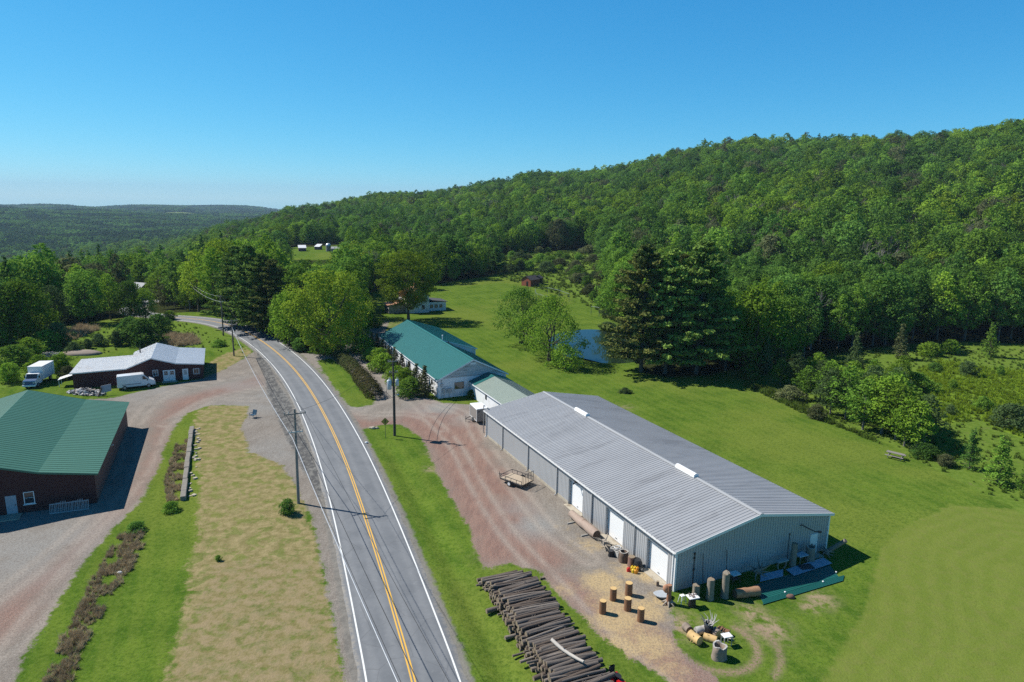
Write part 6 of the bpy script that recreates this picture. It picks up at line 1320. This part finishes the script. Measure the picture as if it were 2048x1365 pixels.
for lay in range(NL):
    s = .0 + lay * .42 + (0 if lay < 3 else .35); cnt = 0; off = (lay % 2) * SPC / 2; send = 17.6
    while s + off < send:
        (me, ce), r = LP[lr.randrange(10)] if lay < NL - 1 or lr.random() < .7 else LP[lr.choice([4, 7, 9])]
        crest = 1 - .25 * abs((s - 8) / 9) ** 2
        z = .17 + lay * .245 * crest + lr.uniform(-.03, .04); shift = 1.92 + lr.uniform(-.28, .28) + lay * .10
        if lr.random() < .05: shift += lr.choice([-.7, .5])
        p = A0 + adir * (s + off + lr.uniform(-.05, .05)) + ldir * shift
        lname = ['ground', 'second', 'third', 'fourth', 'top'][lay]
        o = link('log', me, None, (float(p[0]), float(p[1]), z)); o.rotation_euler = (lr.uniform(0, 6.28), lr.gauss(0, .012), la + lr.gauss(0, .03 + (.035 if lay == NL - 1 else 0)))
        tag(o, f'bark-covered log in the {lname} layer of the long stack, {ordn(cnt)} from its far end', 'log', 'felled logs in the long stack'); [link('cut_end', q_, o) for q_ in ce]; nlog += 1; cnt += 1
        s += SPC * lr.uniform(.85, 1.12)
def solo_log(x, y, z, L, r, r2, rz, label, m, end, roll=0, name='log', pitch=0, bend=.03, n=14, grp=None):
    me, ce = logmesh(int(x * 100 + y * 7) % 9999, L, r, r2, n, bend, name, m); [(q_.materials.clear(), q_.materials.append(end)) for q_ in ce]; o = link(name, me, None, (x, y, z)); o.rotation_euler = (roll, pitch, rz); tag(o, label, 'log', grp); [link('cut_end', q_, o) for q_ in ce]; return o
PALE = mat('bleached bare wood', (.46, .42, .37), .8, 0, .12, 3, .3, 15, (1, 5, 5))
xa, ya = flat(1104, 1283, 1.4); xb, yb = flat(1166, 1326, 1.4); solo_log((xa + xb) / 2, (ya + yb) / 2, 1.50, math.dist((xa, ya), (xb, yb)) + .1, .14, .10, math.atan2(yb - ya, xb - xa), 'bleached white bent log lying across the top of the dark log stack', PALE, PALE, bend=.14)
x, y = flat(1085, 1159); solo_log(x, y, .09, .5, .09, .07, R_(20), 'small dark wood scrap alone on the gravel near the log stack', BK[1], CUT, bend=.02)
BIGP = mat('debarked pinkish log', (.36, .27, .215), .8, 0, .16, 2.2, .3, 12, (1, 5, 5), dirt=(.22, .17, .14))
bx, by = F0(-1.35, 13.1); ob = solo_log(bx, by, .52, 5.1, .40, .50, MB_RZ - R_(90), 'thick debarked log chained on bearers in front of the first overhead door', BIGP, mat('dark hollow end', (.11, .075, .055), .9), n=20, bend=.02)
m = MB(); m.loft([[(0 + q, .46 * math.cos(a), .46 * math.sin(a)) for a in [2 * math.pi * i / 20 for i in range(20)]] for q in (-.03, .03)]); m.build('strap', mat('rusty strap', (.16, .08, .05), .8), ob)
for k, yy in enumerate((11.7, 14.6)): xx, y2 = F0(-1.5, yy); tag(MB().rbox((0, 0, 0), 1.9, .14, .12).build('timber_bearer', mat('old grey boards', (.33, .31, .28), .85, 0, .2, 3, .3, 20), None, (xx, y2, 0), MB_RZ), ['short timber bearer under the near end of the thick debarked log', 'short timber bearer under the far end of the thick debarked log'][k], 'timber')
# upright chopping stumps
for i, (u, v, h, r) in enumerate([(1205, 1226, 1.12, .29), (1226, 1200, 1.1, .29), (1257, 1190, 1.15, .32), (1255, 1220, 1.08, .31), (1281, 1242, 1.15, .29)]):
    x, y = flat(u, v); lb = ['upright fresh-topped log section nearest the log stack', 'upright fresh-topped log section between the log stack one and the farthest', 'widest upright fresh-topped log section, closest to the overhead doors', 'upright fresh-topped log section in the middle of the yard cluster', 'upright fresh-topped log section nearest the fire ring'][i]
    m = MB(); rr = random.Random(i); m.tube([(0, 0, -.02), (0, 0, h * .33), (0, 0, h * .66), (0, 0, h)], [r * 1.04, r * .98, r * 1.0, r * .97], 14, True, False); o = m.build('log_section', BARKB, None, (x, y, 0), i * 1.3); tag(o, lb, 'log section', 'upright log sections in the yard')
    e = MB(); e.tube([(0, 0, h - .04), (0, 0, h)], r * .96, 14); e.build('cut_top', CUTF, o)
# ---------------------------------------------------------------- things round the metal building
OLDW = mat('old brown wood', (.13, .09, .065), .9, 0, .3, 4, .6, 14); ROOT = mat('driftwood root', (.34, .29, .235), .85, 0, .2, 4, .4, 15); SHELL = mat('grey stump shell', (.40, .38, .35), .85, 0, .2, 4, .4, 15)
def stump(x, y, h, r, label, m=OLDW, top=CUT, name='stump', hollow=False, rz=0, flare=1.15, grp=None, jag=0.0, n=14):
    rg_ = random.Random(int(abs(x * 31 + y * 17) * 10)); me = MB(); rings = []
    lob = [1 + rg_.uniform(-.12, .12) for _ in range(n)]
    for k, (z, q) in enumerate(((-.05, flare), (h * .25, 1.03), (h * .6, .97), (h, 1.0))): rings.append([(r * q * lob[i] * math.cos(2 * math.pi * i / n), r * q * lob[i] * math.sin(2 * math.pi * i / n), z + (rg_.uniform(-jag, jag) if k == 3 else 0)) for i in range(n)])
    if hollow:
        top_ = rings[-1]; inn = [(p[0] * .78, p[1] * .78, p[2]) for p in top_]; deep = [(p[0] * .74, p[1] * .74, h * .45) for p in top_]; me.loft(rings + [inn, deep], True, True)
    else: me.loft(rings, True, True)
    o = me.build(name, m, None, (x, y, 0), rz); tag(o, label, name.replace('_', ' '), grp)
    if not hollow: e = MB(); e.loft([[(p[0] * .98, p[1] * .98, h - .03) for p in rings[-1]], [(p[0] * .96, p[1] * .96, h + .012) for p in rings[-1]]]); e.build('cut_top', top, o)
    else:
        e = MB(); t0 = rings[-1]; e.loft([[(p[0] * 1.0, p[1] * 1.0, p[2] + .0) for p in t0], [(p[0] * 1.01, p[1] * 1.01, p[2] + .03) for p in t0], [(p[0] * .8, p[1] * .8, p[2] + .03) for p in t0], [(p[0] * .78, p[1] * .78, p[2]) for p in t0]], False); e.build('rim', SHELL, o)
    return o
def roots(x, y, z, R, n, label, m=ROOT, seed=1, rise=.6, name='root_stump', th=.09):
    rg_ = random.Random(seed); mb = MB(); mb.sphere((0, 0, z), R * .32, (1, 1, .9), 9, 7, .15, rg_)
    for i in range(n):
        a = 2 * math.pi * i / n + rg_.uniform(-.4, .4); e = rg_.uniform(-.5, rise); L = R * rg_.uniform(.7, 1.2); p = [(0, 0, z)]
        for k in range(1, 5): q = k / 4; p.append((math.cos(a + .5 * q) * L * q, math.sin(a + .5 * q) * L * q, max(.02, z + e * L * q + rg_.uniform(-.06, .06))))
        mb.tube(p, [th * 1.5, th * 1.1, th * .8, th * .5, th * .2], 6)
    return tag(mb.build(name, m, None, (x, y, 0)), label, name.replace('_', ' '))
q = F0(-1.45, 9.0); roots(*q, .55, .95, 11, 'tangled pale driftwood root between the thick log and the second overhead door', seed=4, rise=1.0)
q = F0(-.95, 7.2); t = thing('pallet_stack', 'grey scrap bundle with hose lying against the siding beside the root', 'scrap', (*q, 0), MB_RZ); m = MB()
for i in range(5): m.box(-.5, .5, -.7 + i * .3, -.55 + i * .3, .55, .6)
m.box(-.5, -.42, -.7, .7, .1, .55); m.box(.42, .5, -.7, .7, .1, .55); m.build('slats', SHELL, t); m = MB(); m.rbox((0, 0, .0), .8, 1.2, .5, 0, .1); m.build('base', BLACK, t); m = MB(); m.tube([(.2 * math.cos(a) * 1.6, .3 * math.sin(a) + .2, .66) for a in [k * .5 for k in range(14)]], .03, 6); m.build('hose', TRIM, t)
q = F0(-1.75, 7.3); stump(*q, .55, .28, 'dark plastic tub full of scrap next to the driftwood root', BLACK, STEEL, 'tub')
q = F0(-1.2, 6.0); stump(*q, 1.0, .42, 'hollowed dark stump with pale rim under the downspout', OLDW, CUT, 'stump', True)
q = F0(-1.0, 5.0); stump(*q, .95, .33, 'reddish brown split stump leaning by the downspout', mat('reddish wood', (.22, .13, .10), .9, 0, .2, 3), CUT)
q = F0(-.65, 4.55); t = thing('wheelbarrow', 'upturned black tub wheelbarrow behind the fuel cans', 'wheelbarrow', (*q, 0), MB_RZ); m = MB(); m.loft([[(.42 * k * math.cos(a), .6 * k * math.sin(a), z) for a in [2 * math.pi * i / 12 for i in range(12)]] for k, z in ((1, .35), (.95, .6), (.7, .85))], True, True); m.build('tray', BLACK, t); m = MB(); m.tube([(-.2, -.7, .1), (-.25, .8, .55)], .025, 6); m.tube([(.2, -.7, .1), (.25, .8, .55)], .025, 6); m.build('handle', WOODG, t); wheel(t, 0, -.7, .2, .1)
def can(x, y, col, label, rz):
    t = thing('fuel_can', label, 'fuel can', (x, y, 0), rz, 'fuel cans by the downspout'); m = MB(); m.rbox((0, 0, 0), .34, .24, .36, 0, .05); m.build('body', col, t); m = MB(); m.tube([(-.12, 0, .34), (-.08, 0, .44), (.08, 0, .44), (.12, 0, .36)], .025, 6); m.build('handle', col, t); m = MB(); m.tube([(.12, 0, .34), (.2, 0, .5)], [.04, .02], 6); m.build('spout', BLACK, t)
RC_ = mat('red plastic', (.55, .02, .02), .4); YC = mat('yellow plastic', (.75, .50, .02), .4); OC = mat('orange plastic', (.75, .30, .02), .4)
for (u, v, c, lb, r) in ((1257, 1143, RC_, 'red plastic fuel can at the end of the can row', .3), (1264, 1140, YC, 'yellow plastic fuel can beside the red one', .8), (1267, 1146, YC, 'yellow plastic can in front of the wheelbarrow', 0), (1272, 1147, OC, 'orange-yellow can nearer the door', .5), (1275, 1142, OC, 'orange can nearest the third overhead door', 1.0), (1270, 1141, YC, 'yellow plastic can tucked at the back of the row', .2)):
    can(*flat(u, v), c, lb, r)
q = flat(1315, 1172); stump(*q, .42, .13, 'short thin stump at the sill of the third overhead door', OLDW, CUT)
# carved trunk at the building corner
q = flat(1337, 1208); o = stump(*q, 1.75, .21, 'reddish trunk with spreading roots standing at the building corner', mat('reddish carved wood', (.26, .125, .07), .85, 0, .25, 4, .5, 14), mat('reddish cut', (.38, .19, .11)), 'carved_trunk', flare=1.5); mb = MB(); rg_ = random.Random(6)
for i in range(7): a = i * .9; mb.tube([(0, 0, .4), (.3 * math.cos(a), .3 * math.sin(a), .2), (.62 * math.cos(a), .62 * math.sin(a), .02)], [.12, .09, .03], 6)
mb.build('roots', ROOT, o); mb = MB(); mb.sphere((-.22, .1, 1.35), .36, (.9, .7, 1.1), 9, 7, .12, rg_); mb.build('burl', mat('reddish cut', (.38, .19, .11)), o)
q = flat(1325, 1195); tag(MB().loft([[((.75 * k) * math.cos(a) * (1 + .1 * math.sin(3 * a)), .55 * k * math.sin(a), z) for a in [2 * math.pi * i / 16 for i in range(16)]] for k, z in ((1, .25), (1.02, .32), (.98, .35))]).build('table_slab', mat('blue grey slab', (.38, .41, .44), .7, 0, .15, 2), None, (*q, 0)), 'round grey slab behind the carved trunk at the corner', 'slab')
def table(x, y, w, d, h, label, top, legm, rz=0, items=0, name='table', cat_='table'):
    t = thing(name, label, cat_, (x, y, 0), rz); MB().rbox((0, 0, h - .05), w, d, .05, 0, .01).build('table_top', top, t)
    for a in (-1, 1):
        for b in (-1, 1): MB().tube([(a * (w / 2 - .06), b * (d / 2 - .06), 0), (a * (w / 2 - .06), b * (d / 2 - .06), h - .04)], .035, 6).build('leg', legm, t)
    return t
q = flat(1364, 1206); t = thing('plastic_stool', 'white plastic stool in the sun beside the cluttered barrel table', 'stool', (*q, 0), .4); m = MB(); m.rbox((0, 0, .68), .42, .36, .05, 0, .03); m.build('seat', TRIM, t)
for a in (-1, 1):
    for b in (-1, 1): MB().tube([(a * .16, b * .13, .7), (a * .26, b * .22, 0)], .03, 6).build('leg', TRIM, t)
q = flat(1384, 1213); o = stump(*q, .88, .30, 'black barrel with a cluttered white board on top, beside the white stool', BLACK, BLACK, 'barrel', flare=1.0); MB().rbox((0, 0, .9), .95, .75, .05, .3, .02).build('board', TRIM, o); m = MB()
for i in range(12): m.rbox((rg_.uniform(-.35, .35), rg_.uniform(-.25, .25), .95), rg_.uniform(.05, .16), rg_.uniform(.05, .14), rg_.uniform(.03, .12), rg_.uniform(0, 3))
m.build('tools', mat('mixed small tools', (.25, .20, .18), .6, 0, .5, 18), o)
def upright(u, v, h, r, lb, m=OLDW, **k): q = flat(u, v); return stump(*q, h, r, lb, m, CUT, 'upright_log', **k)
GBWOOD = mat('shaded grey brown bark', (.23, .20, .16), .9, 0, .35, 4, .6, 12)  # one grey brown bark for upright logs, roots and table legs
upright(1391, 1196, 1.2, .30, 'broad stub of trunk against the gable behind the barrel', GBWOOD, jag=.1); upright(1419, 1199, 1.9, .30, 'tall upright log, first in the gable row past the barrel', GBWOOD, jag=.06); upright(1449, 1194, 2.25, .33, 'tallest knobbly upright log in the gable row', GBWOOD, jag=.12)
q = F0(5.3, -3.15); solo_log(*q, .42, 2.3, .40, .42, R_(13), 'big brown log with a torn sunlit face lying at the edge of the gable shade', mat('orange flaking bark', (.30, .17, .095), .85, 0, .35, 3, .6, 10, (1, 3, 3), dirt=(.42, .27, .15)), mat('dark brown end', (.14, .09, .06)), bend=.01, n=18)
q = F0(6.0, -.9); t = table(*q, .9, .7, .85, 'small shelf table with white tray in the gable shade', TRIM, OLDW, MB_RZ); MB().box(-.4, .4, -.3, .3, .35, .39).build('shelf', OLDW, t)
q = F0(8.35, -1.3); roots(*q, .75, 1.05, 13, 'big dark upturned root ball leaning on the gable wall', GBWOOD, 11, .9, th=.10)
q = F0(8.5, -1.0); 
for k, (x_, lb) in enumerate(((2.3, 'thin black iron rod leaning on the gable near the barrel'), (5.0, 'thin black iron rod leaning behind the tallest upright log'))):
    p0 = F0(x_ + .5, -.5); tag(MB().tube([(0, 0, 0), (-.05, .25, 3.1 - k * .2)], .03, 6).build('iron_rod', STEEL, None, (*p0, 0), MB_RZ), lb, 'rod')
q = F0(11.6, -1.0); t = thing('side_table', 'rough table with a curved branch base midway along the gable', 'table', (*q, 0), MB_RZ); MB().rbox((0, 0, .85), 1.25, .5, .08, 0, .02).build('table_top', SHELL, t); m = MB(); m.tube([(-.45, 0, .85), (-.55, 0, .4), (-.35, 0, 0)], .08, 7); m.tube([(.45, 0, .85), (.55, 0, .4), (.3, 0, 0)], .08, 7); m.build('legs', GBWOOD, t)
q = F0(13.0, -1.0); stump(*q, 2.3, .26, 'tall narrow trunk leaning upright between the two rough tables', GBWOOD, CUT, 'upright_log', jag=.15)
q = F0(14.1, -.95); table(*q, 1.1, .75, .95, 'table with pale blue-grey top near the small door', mat('pale blue board', (.48, .53, .60), .5), GBWOOD, MB_RZ)
q = F0(15.3, -.9); stump(*q, 1.5, .42, 'forked hollow stump beside the small door', GBWOOD, CUT, 'stump', True, jag=.15)
q = F0(17.5, -.9); roots(*q, .5, .75, 9, 'coil of dark vine roots on the ground just past the small door', GBWOOD, 21, .5)
q = F0(18.2, -1.2); solo_log(*q, .95, 2.6, .22, .20, MB_RZ + R_(-60), 'dark log leaning against the far gable corner', GBWOOD, CUT, pitch=R_(-48))
# roofing sheets on the ground
def sheet(pts, label, m, z, name='metal_sheet', rb=.2):
    P = [np.array(flat(*p)) for p in pts]; o3 = P[0]; u = P[1] - P[0]; v = P[3] - P[0]; L = np.linalg.norm(v); mb = MB(); mb.slab((0, 0, 0), (*u, 0), (*v, 0), (0, 0, .02)); n = max(3, int(L / rb))
    for i in range(n + 1): s = v * (i / n) - v / L * .02; mb.slab((*s, .018), (*u, 0), (*(v / L * .04), 0), (0, 0, .025))
    return tag(mb.build(name, m, None, (o3[0], o3[1], z)), label, 'metal sheet', 'roofing sheets on the ground')
TS = mat('teal sheet metal', (.014, .115, .10), .45, .05, .06); BS = mat('pale blue sheet metal', (.36, .42, .52), .45, .1, .06)
sheet([(1526, 1206), (1680, 1158), (1660, 1130), (1508, 1172)], 'wide dark teal roofing sheets lying in the gable shade', TS, .005)
sheet([(1525, 1211), (1686, 1163), (1682, 1150), (1530, 1199)], 'teal sheet whose edge lies in full sun on the grass', TS, .05)
sheet([(1520, 1166), (1566, 1155), (1555, 1146), (1521, 1152)], 'short pale sheet beside the upturned root ball', BS, .09)
sheet([(1588, 1154), (1664, 1129), (1646, 1119), (1572, 1142)], 'long pale blue sheet in front of the small door', BS, .09)
q = flat(1612, 1137); tag(MB().rbox((0, 0, .15), 1.3, .8, .04, .2).build('board', mat('dark board', (.05, .055, .06), .6), None, (*q, 0)), 'dark square board lying on the long pale blue sheet', 'board')
for i, (u, v) in enumerate(((1570, 1187), (1646, 1166), (1672, 1147))): q = flat(u, v); tag(MB().sphere((0, 0, .12), .09, (1, 1, .8), 8, 6).build('weight_stone', TRIM, None, (*q, 0)), 'small white stone weighting the teal sheets, ' + ['nearest the big brown log', 'middle one', 'nearest the far corner'][i], 'stone')
# fire ring
def sec(u, v, L, r, rz, lb, m=BARKB, end=CUTF, pitch=0, z=None): q = flat(u, v); return solo_log(*q, z or r, L, r, r * .97, rz, lb, m, end, pitch=pitch, bend=.0, n=16)
GB = mat('grey brown round bark', (.24, .19, .15), .9, 0, .25, 4, .5, 12)
sec(1374, 1264, .65, .32, R_(-70), 'short round of firewood lying apart at the edge of the fire ring', GB, OLDW)
sec(1389, 1284, 1.0, .36, R_(-55), 'split log half with a bright torn face in the fire ring', CUTF, CUTF); sec(1400, 1268, .8, .32, R_(20), 'grey weathered round beside the split log half', SHELL, SHELL)
sec(1432, 1274, .5, .36, R_(-70), 'round with a pale clean cut face toward the house', GB, CUTF); sec(1447, 1268, .9, .26, R_(-35), 'small orange-faced log behind the round in the fire ring', BARKB, CUTF); sec(1420, 1282, 1.0, .30, R_(-30), 'low split log in the middle of the fire ring', CUTF, CUTF, z=.22)
q = flat(1416, 1268); o = stump(*q, .95, .40, 'hollow black stump with antler-like twigs at the back of the fire ring', BLACK, CUT, 'stump', True); mb = MB(); rg_ = random.Random(9)
for i in range(13): a = rg_.uniform(0, 6.28); mb.tube([(.25 * math.cos(a), .25 * math.sin(a), .8), (.45 * math.cos(a), .45 * math.sin(a), 1.15), (.75 * math.cos(a + .4), .75 * math.sin(a + .4), 1.35 + rg_.uniform(0, .35))], [.05, .035, .012], 5)
mb.build('twigs', SHELL, o)
q = flat(1437, 1315); stump(*q, 1.0, .52, 'largest hollow stump with a pale ragged rim at the front of the fire ring', GB, CUT, 'stump', True, jag=.08)
q = flat(1452, 1290); t = table(*q, .75, .55, .85, 'small white-topped stand at the back of the fire ring', TRIM, SHELL, .3)
q = flat(1455, 1279); roots(*q, .25, .6, 7, 'bleached branchy root lying at the right of the fire ring', SHELL, 31, .3, th=.05)
# picnic table
x, y = flat(1790, 917); t = thing('picnic_table', 'weathered grey picnic table alone on the lawn by the birch thicket', 'picnic table', (x, y, 0), R_(-44)); PW = mat('weathered picnic boards', (.24, .215, .20), .85, 0, .15, 3, .3, 15, (1, 6, 1)); m = MB()
for i in range(5): m.box(-1.1, 1.1, -.37 + i * .15, -.24 + i * .15, .74, .78)
m.build('table_top', PW, t)
for s in (-1, 1):
    m = MB()
    for k in range(2): m.box(-1.1, 1.1, s * .72 - .14 + k * .15, s * .72 - .01 + k * .15, .44, .48)
    m.build('bench', PW, t)
    m = MB(); xx = s * .8; m.slab((xx, -.25, .74), (.06, 0, 0), (0, .1, 0), (0, -.35, -.74)); m.slab((xx, .15, .74), (.06, 0, 0), (0, .1, 0), (0, .35, -.74)); m.box(xx + .061, xx + .1, -.85, .85, .36, .44); m.box(xx + .061, xx + .1, -.35, .35, .66, .74); m.build('legs', PW, t)
# goal frames on the far lawn
def goalframe(P, h, label, name, m=None):
    m = m or mat('green grey pipe', (.16, .20, .18), .5, .2); pts = [np.array(at(*p)) for p in P]; c = sum(pts) / len(pts); z0 = Z(*c); t = thing(name, label, 'pipe goal', (c[0], c[1], z0)); mb = MB(); loc = [p - c for p in pts]
    for p in loc: MB().tube([(p[0], p[1], -.2), (p[0], p[1], h)], .07, 6).build('post', m, t)
    for i in range(len(loc) - (0 if len(loc) > 2 else 1)): a, b = loc[i], loc[(i + 1) % len(loc)]; MB().tube([(a[0], a[1], h), (b[0], b[1], h)], .07, 6).build('rail', m, t)
    return t
goalframe([(1098, 612), (1138, 604), (1118, 595), (1095, 588), (1070, 592), (1072, 604)], 2.6, 'large open pipe pen standing on the lawn behind the pond willows', 'pipe_pen')
goalframe([(1182, 630), (1198, 633)], 2.6, 'small free standing pipe frame on the far pond bank', 'football_goal')
# rubble pile, sign board and pallets on the left lot
rg_ = random.Random(3); RB = [mat('pale rubble', (.52, .50, .48), .8), mat('dark rubble', (.07, .07, .08), .7), mat('blue grey rubble', (.22, .25, .29), .7), mat('tan rubble', (.40, .33, .26), .8)]
c = np.array(flat(172, 788)); piece = 0
t = thing('scrap_heap', 'messy heap of pale and dark scrap by the end of the red building', 'heap', (c[0], c[1], 0), R_(-15)); ms = [MB() for _ in RB]
for i in range(230):
    r = rg_.uniform(0, 1) ** .6; a = rg_.uniform(0, 6.28); px, py = 3.6 * r * math.cos(a), 1.3 * r * math.sin(a); z = max(0, .9 * (1 - r)) * rg_.uniform(.3, 1); k = rg_.choices(range(4), [5, 4, 3, 2])[0]; L = rg_.uniform(.2, .8); d = rg_.uniform(0, 3.14); ms[k].slab((px, py, z), (L * math.cos(d), L * math.sin(d), rg_.uniform(-.1, .2)), (-.2 * math.sin(d), .2 * math.cos(d), rg_.uniform(-.1, .1)), (0, 0, rg_.uniform(.05, .2)))
for mb, m_, nm in zip(ms, RB, ('pale_scrap', 'dark_scrap', 'blue_scrap', 'tan_scrap')): o = mb.build(nm, m_, t); o['kind'] = 'stuff'
c = flat(206, 792); t = thing('sign_board', 'weathered white board leaning on posts beside the scrap heap', 'board', (c[0], c[1], 0), R_(30)); MB().slab((-.2, 0, .5), (1.5, 0, .2), (0, .5, 1.1), (0, .05, 0)).build('panel', mat('worn pale board', (.42, .39, .38), .8, 0, .15, 2), t); m = MB(); m.tube([(-.7, -.3, 0), (-.1, .2, 1.3)], .12, 6); m.tube([(-.4, .3, 0), (-.2, .2, 1.5)], .1, 6); m.build('posts', OLDW, t)
c = np.array(flat(147, 1022)); t = thing('window_frame_stack', 'row of old white slatted frames leaning on the dark barn wall', 'frame stack', (c[0] - .3, c[1] + .1, 0), R_(23.3)); gw = mat('grey white old paint', (.33, .35, .37), .7, 0, .15, 3)
for i in range(7):
    m = MB(); x0 = -1.9 + i * .52; 
    for k in range(4): m.slab((x0 + k * .14, -.25 - .02 * i, .0), (.045, 0, 0), (0, .28, 1.0 + .1 * (i % 3)), (0, -.03, 0))
    m.slab((x0, -.26 - .02 * i, .02), (.5, 0, 0), (0, .02, .08), (0, -.03, 0)); m.slab((x0, -.0 - .02 * i, .93), (.5, 0, 0), (0, .02, .08), (0, -.03, 0)); m.build('frame', gw, t)
c = at(165, 708); m = MB(); m.sphere((0, 0, 0), 1.0, (4.2, 2.2, .8), 14, 8, .08, random.Random(4)); tag(m.build('soil_heap', mat('bare greyish soil', (.26, .21, .17), .95, 0, .2, 1.5, .6, 8), None, (*c, 0)), 'low bare soil heap in the meadow behind the red building', 'heap')
c = at(96, 714); t = thing('brush_heap', 'heap of dark and pale cut branches near the meadow shrubs', 'heap', (*c, 0)); m = MB(); rr = random.Random(8)
for i in range(60): a = rr.uniform(0, 6.28); x, y = rr.gauss(0, 1.3), rr.gauss(0, .7); L = rr.uniform(.6, 1.6); m.tube([(x - L / 2 * math.cos(a), y - L / 2 * math.sin(a), rr.uniform(.1, .7)), (x + L / 2 * math.cos(a), y + L / 2 * math.sin(a), rr.uniform(.1, 1.1))], rr.uniform(.03, .1), 5)
m.build('branches', SHELL, t)

# ---------------------------------------------------------------- air
def haze():
    m = bpy.data.materials.new('haze'); m.use_nodes = True; n = m.node_tree.nodes; n.remove(n['Principled BSDF']); v = n.new('ShaderNodeVolumePrincipled'); v.inputs['Color'].default_value = (.55, .76, 1.0, 1); v.inputs['Density'].default_value = HAZE_D; v.inputs['Anisotropy'].default_value = .0
    m.node_tree.links.new(v.outputs[0], n['Material Output'].inputs['Volume']); o = MB().box(-7500, 7500, -60, 7500, -240, 170).build('haze', m); tag(o, 'thin blue summer haze over the valley', kind='stuff')
HAZE_D = 0.00008
haze()
